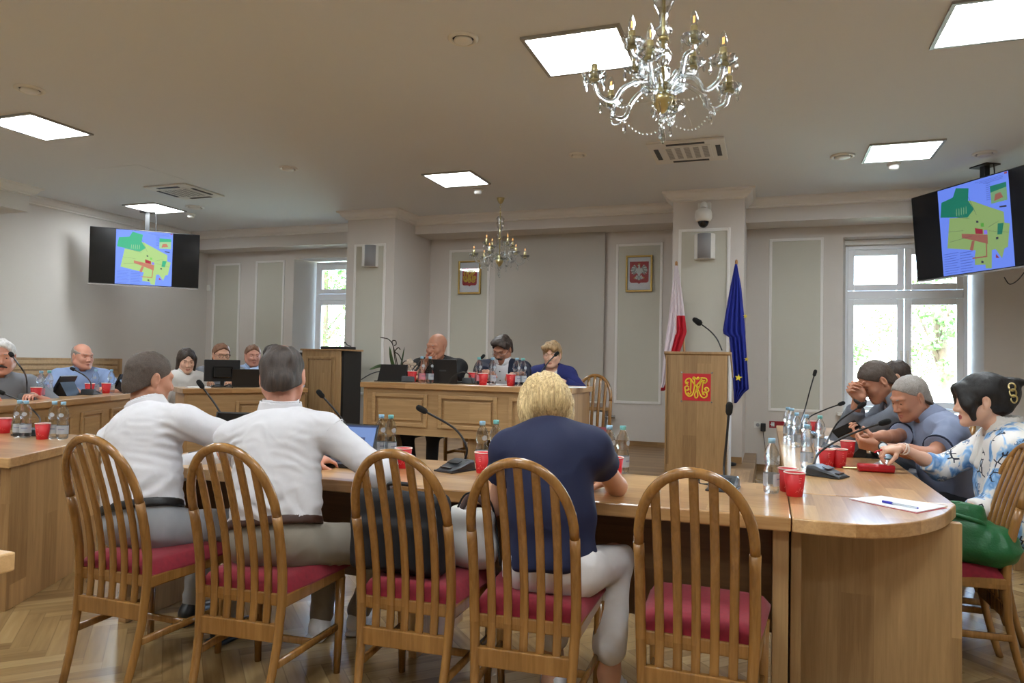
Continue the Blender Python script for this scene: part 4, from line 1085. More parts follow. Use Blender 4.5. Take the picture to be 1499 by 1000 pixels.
b = lf(42, .22); microphone(b, LA-PI/2+.3+PI, [b+Vector((-.02, .0, .045)), b+Vector((-.03, 0, .16)), atd(34, 543, 5.0), atd(18, 521, 5.05)], 'gooseneck microphone in front of the moustached man')
b = lf(133, .2); microphone(b, LA-PI/2+PI, [b+Vector((-.0, .0, .045)), b+Vector((-.01, .0, .11)), atd(124, 550, 6.2), atd(108, 541, 6.25)], 'gooseneck microphone in front of the man in the blue shirt')
def cover_tablet(p, rot, label):
    t = empty('tablet', p, rot, label, 'tablet', 'tablets propped on folding covers')
    MB().prism([(-.02, .005), (.0, .005), (.075, .17), (.065, .175)], -.13, .13, axis='x').build('tablet_body', MAT['black'], t)
    MB().prism([(.0, .0), (.12, .0), (.055, .12)], -.11, .11, axis='x').build('cover_stand', MAT['black'], t)
    MB().span((-.13, -.12, 0), (.13, .03, .006)).build('cover_flap', MAT['black'], t)
cover_tablet(lf(88, .34), LA+PI, 'black tablet on its cover between the moustached man and the blue shirt man'); cover_tablet(lf(174, .30), LA+PI, 'black tablet on its cover right of the man in the blue shirt')
# ---- computer desk
def dmk(x, dep):
    d = Vector((math.cos(DA), math.sin(DA), 0)); n_ = Vector((-math.sin(DA), math.cos(DA), 0)); o = Vector(DM.location)+n_*dep; q = ray(x, 570)
    det = q.x*(-d.y)+d.x*q.y; s = ((o.x-EYE.x)*(-d.y)+d.x*(o.y-EYE.y))/det
    return Vector((EYE.x+q.x*s, EYE.y+q.y*s, DMZ))
mo = empty('computer_monitor', dmk(325, .25), DA, 'black monitor seen from behind on the computer desk', 'monitor')
MB().span((-.165, -.0, .055), (.165, .03, .265), bev=.006).build('screen_housing', MAT['black'], mo); MB().span((-.09, -.03, .09), (.09, 0, .2), bev=.01).build('rear_bulge', MAT['blackgloss'], mo)
MB().span((-.018, .0, .0), (.018, .02, .1)).build('neck', MAT['black'], mo); MB().span((-.09, -.05, 0), (.09, .07, .01), bev=.003).build('foot', MAT['black'], mo)
t = laptop(dmk(358, .3), DA+PI-.15, 'dark blue-black laptop lid beside the monitor on the computer desk', .26, .17, 105)
p = dmk(290, .2); o = MB().box((0, 0, .004), (.2, .14, .008)).build('paper_sheet', MAT['paper']); o.location = p; o.rotation_euler = (0, 0, DA); tag(o, 'papers at the left end of the computer desk', 'paper')
o = MB().tube(bez([Vector((-.1, 0, .006)), Vector((-.03, .03, .03)), Vector((.04, 0, .012)), Vector((.1, .03, .03)), Vector((.16, 0, .006))], 6), .006, 6).build('cable', MAT['black']); o.location = dmk(320, .15); tag(o, 'tangled cables under the monitor on the computer desk', 'cable')
# ---- bottle and cup on the table behind the dark-haired woman
oak_table('side_table', 'small table by the right wall behind the dark-haired woman with a bottle', [(1.46, 5.45), (2.6, 5.45), (2.6, 6.3), (1.46, 6.3)], TZ, [('leg', (1.5, 5.5, 0), (1.56, 5.56, .71), 'oak_panel'), ('leg', (2.5, 5.5, 0), (2.56, 5.56, .71), 'oak_panel'),
           ('leg', (1.5, 6.2, 0), (1.56, 6.26, .71), 'oak_panel'), ('leg', (2.5, 6.2, 0), (2.56, 6.26, .71), 'oak_panel')])
p = atY(1480, 640, 5.6); bottle((p.x, 5.6, TZ), 'bottle behind the head of the dark-haired woman at the right edge', 4.8)
p = atY(1497, 640, 5.55); cup((p.x, 5.55, TZ), 'red cup cut by the right picture edge', .4)
# ================================================================== TELEVISIONS
def map_picture(m, W, H, y):
    """planning map on the middle of the screen; u,v in 0..1 of the map page"""
    x0, x1 = -W*.27, W*.245; z0, z1 = -H*.5+.012, H*.5-.012
    P = lambda pts, mat, dy: m.prism([(x0+(x1-x0)*u, z0+(z1-z0)*v) for u, v in pts], y-dy-.0006, y-dy, mat, axis='y')
    P([(0, 0), (1, 0), (1, 1), (0, 1)], 1, 0)
    P([(.09, .316), (.155, .656), (.40, .62), (.445, .80), (.49, .79), (.72, .676), (.91, .586), (.91, .47), (.975, .45), (.93, .21), (.885, .20), (.845, .10), (.77, .21), (.72, .205), (.70, .01), (.62, .02), (.62, .06), (.475, .075), (.48, .165), (.50, .235)], 2, .001)
    P([(.02, .687), (.05, .855), (.23, .88), (.284, .975), (.466, .933), (.445, .80), (.52, .69), (.42, .615)], 3, .002)
    for k in range(5): P([(.26+.035*k, .66), (.272+.035*k, .66), (.276+.035*k, .74-.01*(k % 2)), (.268+.035*k, .745)], 9, .0026)
    P([(.32, .448), (.49, .417), (.68, .378), (.675, .28), (.50, .343), (.32, .40)], 4, .003); P([(.50, .343), (.465, .235), (.42, .25), (.46, .345)], 4, .0035)
    P([(.65, .29), (.665, .29), (.655, .14), (.45, .145), (.45, .16), (.64, .155)], 4, .0038)
    P([(.515, .48), (.62, .45), (.62, .395), (.52, .415)], 5, .004); P([(.775, .155), (.815, .11), (.77, .115)], 5, .004); P([(.57, .11), (.60, .105), (.60, .08), (.57, .085)], 8, .004)
    P([(.825, .475), (.90, .47), (.87, .355), (.81, .36)], 3, .003); P([(.60, .52), (.64, .515), (.64, .475), (.60, .48)], 6, .0042); P([(.635, .435), (.68, .43), (.68, .385), (.635, .39)], 7, .0042)
    P([(.79, .335), (.82, .335), (.82, .31), (.79, .31)], 8, .004); P([(.54, .56), (.57, .55), (.57, .53), (.54, .535)], 8, .004)
    P([(.76, .70), (.97, .70), (.97, .89), (.76, .89)], 9, .003); P([(.76, .82), (.97, .84), (.97, .89), (.76, .89)], 3, .004); P([(.80, .72), (.92, .74), (.89, .80), (.82, .79)], 4, .004); P([(.86, .655), (.95, .65), (.95, .63), (.86, .64)], 8, .001)
    P([(.955, .975), (.99, .975), (.99, .995), (.955, .995)], 5, .004)
    for k in range(9): P([(.03, .02+k*.028), (.03+.18+.02*(k % 3), .02+k*.028), (.21+.02*(k % 3), .026+k*.028), (.03, .026+k*.028)], 10, .001)
    for k in range(8): P([(.27, .02+k*.03), (.43+.02*(k % 2), .02+k*.03), (.43+.02*(k % 2), .027+k*.03), (.27, .027+k*.03)], 10, .001)
    for k in range(3): P([(.55+.06*k, .968-k*.016), (.93, .968-k*.016), (.93, .973-k*.016), (.55+.06*k, .973-k*.016)], 10, .001)
    for k in range(9): P([(.70, .75+.022*k), (.76, .75+.022*k), (.76, .756+.022*k), (.70, .756+.022*k)], 10, .001)
    for a_, b_ in (((.12, .50), (.35, .48)), ((.2, .66), (.45, .60)), ((.45, .85), (.55, .62)), ((.70, .46), (.84, .50)), ((.7, .42), (.96, .36)), ((.14, .38), (.48, .40))):
        dx, dy_ = b_[0]-a_[0], b_[1]-a_[1]; L = math.hypot(dx, dy_); nx, ny = -dy_/L*.0013, dx/L*.0013
        P([(a_[0]-nx, a_[1]-ny), (b_[0]-nx, b_[1]-ny), (b_[0]+nx, b_[1]+ny), (a_[0]+nx, a_[1]+ny)], 8, .0045)
def tv_mats(k, e):
    c = [srgb(6, 7, 9), srgb(118, 150, 248), srgb(170, 205, 130), srgb(60, 175, 130), srgb(190, 120, 100), srgb(170, 40, 60), srgb(120, 200, 90), srgb(140, 120, 230), srgb(60, 60, 80), srgb(160, 200, 150), srgb(84, 108, 190)]
    if k: c = [srgb(8, 11, 18), srgb(104, 134, 236), srgb(132, 160, 100), srgb(22, 112, 92), srgb(142, 88, 78), srgb(140, 34, 56), srgb(80, 150, 60), srgb(130, 110, 220), srgb(50, 50, 70), srgb(110, 150, 110), srgb(70, 92, 180)]
    out = [M('tv_dark', c[0], .15)]
    for i, q in enumerate(c[1:]): out.append(emis('tv_picture_%d_%d' % (k, i), q, e))
    return out
def television(pL, pR, H, zc, W, tilt, label, k, e):
    d = Vector((pR.x-pL.x, pR.y-pL.y, 0)).normalized(); a = math.atan2(d.y, d.x)
    c = Vector((pL.x, pL.y, zc))+d*W/2
    t = empty('television', c, a, label, 'television', 'ceiling-hung televisions')
    Tm = Matrix.Rotation(tilt, 4, 'X')
    MB().span((-W/2, 0, -H/2), (W/2, .045, H/2), T=Tm, bev=.006).build('housing', MAT['black'], t)
    m = MB().span((-W/2+.008, -.002, -H/2+.014), (W/2-.008, 0.001, H/2-.008), 0, T=None); 
    map_picture(m, W, H, -.002)
    m.v = [tuple(Tm @ Vector(v)) for v in m.v]
    m.build('screen', tv_mats(k, e), t)
    MB().span((-W/2, -.003, -H/2-.012), (W/2, .03, -H/2+.004), T=Tm).build('bottom_strip', MAT['silver'], t)
    MB().span((-.03, .07, 0), (.03, .13, CZ-zc)).build('pole', MAT['black'], t, bevel=.004)
    MB().span((-.25, .045, -.2), (.25, .075, .2)).build('bracket', MAT['darkmetal'], t)
    MB().span((-.1, .02, CZ-zc-.012), (.1, .18, CZ-zc)).build('ceiling_plate', MAT['black'], t)
    MB().tube(bez([(.10, .08, .2), (.11, .1, .45), (.1, .1, CZ-zc)], 6), .006, 6).build('cable', MAT['black'], t)
    return t
L_, R_ = atd(1338, 349, 7.74), atd(1499, 324.5, 6.43)
tv_ = television(L_, R_, .90, (L_.z+R_.z)/2+.02, 1.62, math.radians(5), 'wall-size television hanging at the right, its left half before the right window', 1, .21)
q_ = MB().tube(bez([atd(1470, 406, 6.62), atd(1478, 416, 6.62), atd(1490, 410, 6.55), atd(1500, 398, 6.5)], 6), .005, 6).build('cable', MAT['black']); q_.parent = tv_; q_.matrix_parent_inverse = parent_world(tv_).inverted()
L_, R_ = atd(130.5, 371, 9.65), atd(291.5, 385, 10.2)
television(L_, R_, .765, (L_.z+R_.z)/2, math.hypot(L_.x-R_.x, L_.y-R_.y), math.radians(3), 'television hanging before the left wall above the seated men', 0, .24)

# ================================================================== CHANDELIERS
def pendant(m, p, s=1, mat=0):
    """bead and drop hanging from p"""
    x, y, z = p
    m.ell((x, y, z-.008*s), (.006*s, .006*s, .006*s), 6, mat)
    m.lathe([(.0005, -.014*s), (.004*s, -.02*s), (.0085*s, -.038*s), (.007*s, -.05*s), (.0005, -.058*s)], (x, y, z), 6, mat, cap=False, sm=False)
MAT['candle'] = M('candle_sleeve', srgb(204, 192, 142), .3, .55)
def chandelier(c, zb, label, ztop, chain=True):
    """c plan position; zb height of the bowl; lower tier of six arms, upper of four"""
    t = empty('chandelier', (c[0], c[1], zb), .35, label, 'chandelier', 'crystal chandeliers')
    MB().lathe([(.001, -.055), (.012, -.05), (.03, -.03), (.045, 0), (.05, .02), (.03, .03), (.022, .05), (.022, .085), (.001, .09)], n=20, cap=False).build('brass_bowl', MAT['brass'], t)
    st = MB(); st.cyl((0, 0, .085), (0, 0, .62), .006); st.lathe([(.02, .275), (.024, .285), (.02, .295)], n=14, m=0)
    st.build('stem', MAT['brass'], t)
    MB().lathe([(.012, .09), (.03, .11), (.036, .14), (.02, .16), (.034, .19), (.04, .215), (.018, .25), (.03, .268), (.012, .275)], n=12, cap=False).build('crystal_vase', MAT['crystal'], t)
    MB().lathe([(.014, .295), (.038, .31), (.04, .325), (.018, .345), (.022, .40), (.042, .445), (.048, .475), (.03, .50), (.05, .53), (.03, .56), (.012, .57)], n=14, cap=False, lobes=7, amp=.06).build('crystal_column', MAT['crystal'], t)
    d = MB(); d.lathe([(.05, .03), (.085, .045), (.09, .05), (.05, .036)], n=24, cap=False, lobes=8, amp=.08).build('crystal_dish', MAT['crystal'], t)
    L = ztop-zb
    if chain:
        ch = MB(); n = max(2, int((L-.60)/.035))
        for i in range(n):
            z = .60+(L-.63)*(i+.5)/n; T_ = TR(0, 0, z) @ RZ(PI/2*(i % 2))
            ch.tube([T_ @ Vector((.009*math.cos(a), 0, .021*math.sin(a))) for a in [2*PI*k/10 for k in range(10)]], .0025, 5, closed=True)
        ch.build('chain', MAT['brass'], t)
        MB().lathe([(.012, L-.07), (.03, L-.05), (.045, L-.015), (.05, L), (.001, L)], n=20, cap=False).build('ceiling_cup', MAT['brass'], t)
    def arm(r, z_tip, z0, dip):
        a = MB(); path = bez([(.03, 0, z0), (.09, 0, z0+.05), (.5*r+.02, 0, z0+.015), (.72*r, 0, z_tip-dip), (.93*r, 0, z_tip-dip*.75), (r, 0, z_tip-.012)], 6)
        a.tube(path, .0115, 10); o = a.build('arm', MAT['crystal'])
        MB().lathe([(.012, -.02), (.045, .0), (.056, .022), (.052, .022), (.04, .004), (.001, .0)], (r, 0, z_tip), 24, cap=False, lobes=8, amp=.07).build('drip_pan', MAT['crystal'], o)
        MB().lathe([(.021, -.004), (.021, .0), (.012, .002)], (r, 0, z_tip), 14).lathe([(.0148, 0), (.0148, .062), (.011, .064)], (r, 0, z_tip+.002), 14).build('candle_sleeve', MAT['candle'], o)
        MB().lathe([(.009, .064), (.0165, .085), (.0165, .1), (.009, .125), (.001, .138)], (r, 0, z_tip), 12, cap=False).build('bulb', MAT['bulbglass'], o)
        f = MB()
        for q in (-.003, .003): f.cyl((r+q, 0, z_tip+.08), (r+q, 0, z_tip+.108), .0013, n=5)
        f.build('filament', MAT['filament'], o)
        for k in range(4):
            an = k*PI/2+.4; pn_ = MB(); pendant(pn_, (r+.054*math.cos(an), .054*math.sin(an), z_tip+.018)); pn_.build('pendant', MAT['crystal'], o)
        pn_ = MB(); pendant(pn_, (.72*r, 0, z_tip-dip-.008), 1.15); pn_.build('pendant', MAT['crystal'], o)
        b = MB()
        for k in range(12):
            u = (k+.5)/12; an = PI/3*u; rr = .72*r; b.ell((rr*math.cos(an), rr*math.sin(an), z_tip-dip-.01-.05*math.sin(PI*u)), (.0045,)*3, 6)
        b.build('bead_chain', MAT['crystal'], o)
        return o
    def ring(n, off, *a):
        o = arm(*a); o.parent = t; o.rotation_euler = (0, 0, off)
        for k in range(1, n):
            q = copy_tree(o, t); q.rotation_euler = (0, 0, off+2*PI*k/n)
    ring(6, .15, .315, .075, .035, .09); ring(4, .55, .185, .205, .06, .05)
    pn_ = MB()
    for k in range(6):
        an = k*PI/3; pendant(pn_, (.045*math.cos(an), .045*math.sin(an), -.01), 1.1)
    pn_.lathe([(.001, -.056), (.014, -.07), (.016, -.085), (.004, -.1)], n=8, cap=False); pendant(pn_, (.004, 0, -.10), 1.6); pendant(pn_, (-.008, .004, -.09), 1.4)
    pn_.build('bottom_drops', MAT['crystal'], t)
    return t
chandelier((-.456, 3.205), 2.455, 'big crystal chandelier hanging near the camera at the top', CZ)
q = atd(731, 384, 8.75)
chandelier((q.x, q.y), q.z, 'small distant crystal chandelier hanging over the podium', CZ)

# ================================================================== WALL THINGS
MAT['emblem_red'] = M('emblem_red', srgb(170, 28, 44), .5); MAT['emblem_white'] = M('emblem_white', srgb(218, 220, 222), .5); MAT['emblem_gold'] = M('emblem_gold', srgb(206, 178, 70), .5)
MAT['emblem_grey'] = M('emblem_grey', srgb(150, 154, 156), .5); MAT['emblem_dark'] = M('emblem_dark_gold', srgb(110, 90, 30), .5)
def picture(x0, x1, z0, z1, label):
    cx, cz = (x0+x1)/2, (z0+z1)/2; w, h = (x1-x0)/2, (z1-z0)/2
    t = empty('framed_emblem', (cx, 9.48, cz), 0, label, 'picture', 'framed emblems on the podium wall')
    rect(MB(), -w, w, -h, h, .024, -.025, .015).build('frame', MAT['gold'], t, bevel=.004)
    MB().span((-w+.02, -.002, -h+.02), (w-.02, .01, h-.02)).build('mount_card', MAT['paper'], t)
    MB().span((-w+.022, -.012, -h+.022), (w-.022, -.010, h-.022)).build('glass_pane', MAT['pane'], t)
    return t
def shield(t, w, h, cz, nib=True):
    n = 8; r = .03
    pts = [(-w, cz+h), (w, cz+h), (w, cz-h+r)]+[(w-r+r*math.cos(a), cz-h+r-r*math.sin(a)) for a in [PI/2*k/n for k in range(1, n+1)]]
    if nib: pts += [(.02, cz-h), (0, cz-h-.016), (-.02, cz-h)]
    pts += [(-w+r-r*math.sin(a), cz-h+r-r*math.cos(a)) for a in [PI/2*k/n for k in range(0, n+1)]]
    return MB().prism(pts, -.005, -.002, axis='y').build('shield', MAT['emblem_red'], t)
t = picture(-4.235, -3.885, 2.245, 2.722, 'gold-framed red shield with yellow monogram behind the small chandelier')
s = shield(t, .112, .125, .01); monogram(MB(), 0, .015, .095, -.007, .0085).build('monogram', MAT['emblem_gold'], s)
t = picture(-1.80, -1.448, 2.24, 2.724, 'gold-framed red shield with a white crowned eagle left of the right pillar')
s = shield(t, .125, .14, .02)
eg = MB()
E_ = lambda pts, m=0, d=.0065: [eg.prism([(sx*x*.115, .02+z*.125) for x, z in (pts if sx > 0 else pts[::-1])], -d, -.0052, m, axis='y') for sx in ((1, -1) if pts[0][0] != 0 or len(pts) < 3 else (1,))]
# wing feathers, body, tail, legs, head
for k in range(7):
    a = math.radians(150-k*27); u = k/6
    bx, bz = .30+.12*math.sin(u*3), .42-.42*u
    L = .62-.12*abs(u-.5)
    tx, tz = .55+.42*math.sin(PI*(.12+.75*u)), .68-.98*u
    E_([(bx-.02, bz+.1), (tx-.04, tz+.07), (tx+.03, tz-.05), (bx+.02, bz-.12)], 0 if k % 2 else 1, .0066+.0002*k)
E_([(.06, .30), (.30, .50), (.52, .80), (.66, .72), (.62, .40), (.46, .05), (.24, -.18), (.06, -.12)], 0, .0064)
for k in range(5): E_([(.34+.06*k, .55-.10*k), (.40+.06*k, .55-.10*k), (.46+.05*k, .16-.08*k), (.42+.04*k, .14-.08*k)], 1, .0085)
eg.prism([(x*.115, .02+z*.125) for x, z in [(-.14, .42), (-.2, .1), (-.16, -.2), (-.08, -.4), (.08, -.4), (.16, -.2), (.2, .1), (.14, .42), (.1, .62), (-.06, .62)]], -.009, -.0052, 0, axis='y')
eg.prism([(x*.115, .02+z*.125) for x, z in [(-.1, .6), (.09, .6), (.1, .74), (.0, .8), (-.12, .76), (-.24, .68), (-.12, .66)]], -.009, -.0052, 0, axis='y')
eg.prism([(x*.115, .02+z*.125) for x, z in [(-.11, .80), (.1, .80), (.15, .94), (.06, .87), (0, .96), (-.06, .87), (-.15, .94)]], -.009, -.0052, 2, axis='y')
eg.prism([(x*.115, .02+z*.125) for x, z in [(-.24, .68), (-.13, .72), (-.13, .66), (-.22, .62)]], -.0095, -.0052, 2, axis='y')
for k in (-2, -1, 0, 1, 2): eg.prism([(x*.115, .02+z*.125) for x, z in [(k*.06-.05, -.38), (k*.06+.05, -.38), (k*.15+.07, -.86+.05*abs(k)), (k*.15-.07, -.86+.05*abs(k))]], -.008-.0003*(k % 2), -.0052, k % 2, axis='y')
E_([(.16, -.3), (.26, -.3), (.44, -.56), (.34, -.62)], 0, .008)
for dx, dz in ((.62, -.52), (.66, -.62), (.5, -.72), (.3, -.66)): E_([(.34, -.58), (.42, -.54), (dx, dz), (dx-.06, dz-.04)], 2 if dx > .55 else 0, .0085)
eg.build('eagle', [MAT['emblem_white'], MAT['emblem_grey'], MAT['emblem_gold']], s)
def speaker(x, z, y, rot, label):
    t = empty('wall_speaker', (x, y, z), rot, label, 'speaker', 'curved wall loudspeakers')
    W, H, D_ = .115, .145, .10; n = 12
    arc = lambda k, s_: (W*s_*math.sin(-1.25+2.5*k/n)/math.sin(1.25), -.03-D_*(math.cos(-1.25+2.5*k/n)-math.cos(1.25))/(1-math.cos(1.25)))
    pts = [arc(k, 1) for k in range(n+1)]
    MB().prism([(W*1.0, 0)]+[p for p in pts[::-1]]+[(-W, 0)], -H, H).build('housing', MAT['white'], t, bevel=.006)
    g = MB()
    rows = [[(arc(k, .66)[0], -.034-D_*(math.cos((-1.25+2.5*k/n)*.66)-math.cos(1.25))/(1-math.cos(1.25))-.003, zz) for k in range(n+1)] for zz in (-H*.97, H*.97)]
    g.sheet(rows).build('grille', MAT['lightgrey'], t, solid=.004)
    return t
speaker(-.697, 2.634, 8.42, 0, 'curved white loudspeaker with grey grille on the right pillar'); speaker(-5.06, 2.66, 8.42, .45, 'curved white loudspeaker with grey grille on the left pillar')
cc = empty('dome_camera', (-.705, 8.42, 2.99), 0, 'white dome security camera above the speaker on the right pillar', 'camera')
MB().span((-.075, -.03, .0), (.075, 0, .15), bev=.008).build('wall_plate', MAT['white'], cc)
MB().tube(bez([(0, -.02, .1), (0, -.11, .11), (0, -.14, .06)], 6), .035, 12).build('bracket_arm', MAT['white'], cc)
MB().lathe([(.04, .06), (.085, .035), (.095, .0), (.095, -.05), (.08, -.085), (.07, -.09)], (0, -.14, 0), 24).build('housing', MAT['white'], cc)
MB().ell((0, -.14, -.085), (.062, .062, .075), 20).build('dome', MAT['blackgloss'], cc)
# ================================================================== FLAGS
def flag_sheet(rows, Y0, amp, seed, ncol=28, fold=4.2):
    """rows: (py, left px, right px); returns grid of points hanging at depth Y0 with folds"""
    g = []
    ys = [r[0] for r in rows]
    N = 40
    for i in range(N+1):
        py = ys[0]+(ys[-1]-ys[0])*i/N
        for a, b in zip(rows, rows[1:]):
            if py <= b[0] or b is rows[-1]:
                u = (py-a[0])/(b[0]-a[0]); l = a[1]+(b[1]-a[1])*u; r = a[2]+(b[2]-a[2])*u; break
        row = []
        for j in range(ncol+1):
            u = j/ncol; px = l+(r-l)*u; p = atY(px, py, Y0); k = min(1, .15+i/N)
            row.append((p.x, p.y+amp*k*math.sin(u*fold*2*PI+seed+i*.02)-amp*.4*math.sin(u*PI), p.z))
        g.append(row)
    return g
MAT['flagwhite'] = M('flag_white', srgb(226, 214, 220), .8, bump=.1, bscale=300); MAT['flagred'] = M('flag_red', srgb(196, 22, 44), .75); MAT['flagblue'] = M('flag_blue', srgb(18, 36, 140), .75); MAT['starlit'] = M('flag_star', srgb(226, 206, 60), .7)
MAT['pole'] = M('flag_pole', srgb(190, 140, 90), .4)
def flag(label, g, mats, mi, pole, n=None):
    p0, p1 = pole
    t = empty('flag', (p0.x, p0.y, .2), 0, label, 'flag', 'flags leaning at the right pillar')
    off = Vector(t.location)
    m = MB().cyl(p0-off, p1-off, .013); m.ell(p1-off, (.016, .016, .03), 10); m.build('pole', MAT['pole'], t)
    MB().lathe([(.13, 0), (.13, .02), (.03, .04), (.025, .10), (.001, .1)], n=20, cap=False).build('pole_foot', MAT['darkmetal'], t)
    c = MB().sheet([[tuple(Vector(p)-off) for p in r] for r in g]); nc = len(g[0])-1
    c.m = [mi(f//nc/(len(g)-1), (f % nc+.5)/nc) for f in range(len(c.f))]
    return t, c.build('cloth', mats, t, solid=.004), off
g = flag_sheet([(389, 988, 992), (420, 984, 997), (460, 979.5, 1002), (487, 976, 1005), (489, 975.5, 1004), (520, 971, 993), (560, 968, 985), (572, 967, 972)], 8.10, .03, 0)
flag('white and red flag furled on a pole left behind the lectern', g, [MAT['flagwhite'], MAT['flagred']], lambda v, u: 1 if (v > .39 and u > .50-.12*(v-.39)) or (v > .95) else 0, (Vector((-.76, 8.2, .2)), atY(990, 386, 8.14)))
g = flag_sheet([(387, 1076, 1079), (420, 1069, 1085), (460, 1062, 1089), (488, 1057.5, 1091), (491, 1067, 1091), (530, 1071, 1093.5), (570, 1073.5, 1096), (574, 1074, 1090), (590, 1074.5, 1078)], 8.10, .03, 1)
t, cl, off = flag('dark blue flag with yellow stars furled on a pole right behind the lectern', g, [MAT['flagblue']], lambda v, u: 0, (Vector((-.45, 8.25, .2)), atY(1078, 384, 8.14)))
for x, y, r in ((1081, 553, .042), (1093, 526, .028), (1091, 463, .026)):
    p = atY(x, y, 8.05)-off
    pts = [(p.x+(r if k % 2 == 0 else r*.4)*math.sin(PI*k/5+.1), p.z+(r if k % 2 == 0 else r*.4)*math.cos(PI*k/5+.1)) for k in range(10)]
    MB().prism(pts, p.y-.006, p.y, axis='y').build('star', MAT['starlit'], cl)
# ================================================================== BAGS
MAT['casefab'] = M('case_fabric', srgb(16, 16, 20), .8, bump=.3, bscale=500); MAT['whitebag'] = M('white_bag_leather', srgb(196, 194, 190), .5); MAT['greenbag'] = M('green_bag_leather', srgb(16, 92, 48), .42, bump=.15, bscale=120)
cx_, cy_ = -1.30, 2.42
k_ = empty('laptop_case', (cx_, cy_, .485), .06, 'black laptop case standing on the seat of the third chair from the left', 'bag')
pw = lambda x, y, z: (cx_+x, cy_+y, .485+z)
sdf_obj('case_body', [('u', RBox(pw(0, 0, .15), (.195, .055, .15), .035), .001), ('u', RBox(pw(0, -.055, .11), (.15, .018, .09), .016), .02)], .007, MAT['casefab'], k_,
        disp=lambda V: .004*vnoise(V*18, 1)+.002*vnoise(V*50, 2))
MB().tube(bez([(-.05, 0, .298), (-.045, 0, .325), (.045, 0, .325), (.05, 0, .298)], 6), .008, 8).build('handle', MAT['black'], k_)
wx, wy = -1.085, 2.60
k_ = empty('handbag', (wx, wy, .485), .3, 'white handbag with a thin strap leaning beside the black laptop case', 'bag')
pw = lambda x, y, z: (wx+x, wy+y, .485+z)
sdf_obj('bag_body', [('u', RBox(pw(0, 0, .115), (.10, .055, .115), .05), .001), ('u', Ell(pw(0, 0, .07), (.115, .07, .08)), .03), ('s', Ell(pw(0, 0, .25), (.07, .03, .05)), .02)], .006, MAT['whitebag'], k_, disp=lambda V: .006*vnoise(V*14, 4))
MB().tube(bez([(-.06, 0, .21), (-.02, -.02, .28), (.05, -.02, .28), (.09, 0, .2), (.12, -.06, .02)], 8), .004, 6).build('strap', MAT['casefab'], k_)
MB().tube(bez([(-.05, .02, .2), (.0, .03, .27), (.07, .02, .21)], 6), .012, 8).build('scarf_edge', M('bag_lining', srgb(70, 50, 46), .8), k_)
gx, gy = .80, 3.53
k_ = empty('handbag', (gx, gy, .485), 0, 'slouchy green leather handbag on the seat of the nearest right chair', 'bag')
pw = lambda x, y, z: (gx+x, gy+y, .485+z)
sdf_obj('bag_body', [('u', RBox(pw(.0, 0, .07), (.165, .075, .075), .06), .001), ('u', Ell(pw(-.03, 0, .14), (.10, .06, .09)), .06), ('u', Ell(pw(.10, -.01, .05), (.09, .075, .06)), .04), ('u', RBox(pw(-.03, 0, .20), (.085, .035, .035), .03), .04), ('s', RBox(pw(-.03, 0, .24), (.075, .02, .04), .02), .012)],
        .005, MAT['greenbag'], k_, disp=lambda V: .014*(.5-np.abs(vnoise(V*A3(11, 11, 5)+vnoise(V*8, 2)[:, None], 4)))+.006*vnoise(V*22, 6))
MB().tube(bez([(-.09, -.02, .19), (-.05, -.055, .19), (.03, -.06, .17), (.06, -.03, .14)], 8), .009, 8).build('handle', MAT['greenbag'], k_)
# ================================================================== PEOPLE
def skin(name, c, var=.06): 
    m = M(name, c, .48, var=var, vscale=14, bump=.06, bscale=260)
    b = m.node_tree.nodes['Principled BSDF']; b.inputs['Subsurface Weight'].default_value = .12; b.inputs['Subsurface Radius'].default_value = (.012, .005, .003)
    b.inputs['Subsurface Scale'].default_value = .5
    return m
MAT['skin1'] = skin('skin_fair', srgb(206, 158, 132)); MAT['skin2'] = skin('skin_tan', srgb(184, 130, 104)); MAT['skin3'] = skin('skin_rosy', srgb(208, 150, 128)); MAT['skin4'] = skin('skin_light', srgb(222, 178, 154))
MAT['lip'] = M('lips', srgb(182, 116, 100), .4); MAT['lipred'] = M('lips_red', srgb(186, 92, 92), .4)
def cloth(name, c, rough=.85, b=.12, sheen=.0): 
    m = M(name, c, rough, var=.02, vscale=30, bump=b, bscale=700); m.node_tree.nodes['Principled BSDF'].inputs['Sheen Weight'].default_value = sheen; return m
MAT['shirtwhite'] = cloth('white_shirt', srgb(208, 207, 211)); MAT['navytop'] = cloth('navy_blouse', srgb(16, 26, 62), .75, .05); MAT['trgrey'] = cloth('grey_trousers', srgb(150, 152, 156)); MAT['trtaupe'] = cloth('taupe_trousers', srgb(134, 126, 114))
MAT['trwhite'] = cloth('white_trousers', srgb(212, 210, 210)); MAT['suitgrey'] = cloth('grey_suit', srgb(108, 114, 126), .85, .2); MAT['polo'] = cloth('grey_blue_polo', srgb(128, 138, 164), .9, .25); MAT['navysuit'] = cloth('navy_suit', srgb(22, 30, 52), .85, .2)
MAT['bluejacket'] = cloth('blue_jacket', srgb(24, 34, 98), .8, .15); MAT['blacktee'] = cloth('black_tshirt', srgb(16, 17, 20), .85, .15); MAT['greyshirt'] = cloth('grey_shirt', srgb(124, 128, 136), .9, .2); MAT['blueshirt'] = cloth('blue_shirt', srgb(136, 158, 198), .85, .15)
MAT['paleblue'] = cloth('pale_blue_shirt', srgb(170, 192, 226), .85, .15); MAT['cream'] = cloth('cream_blouse', srgb(216, 214, 210), .85, .1); MAT['beige'] = cloth('beige_trousers', srgb(190, 176, 152)); MAT['dark'] = cloth('dark_trousers', srgb(30, 32, 40))
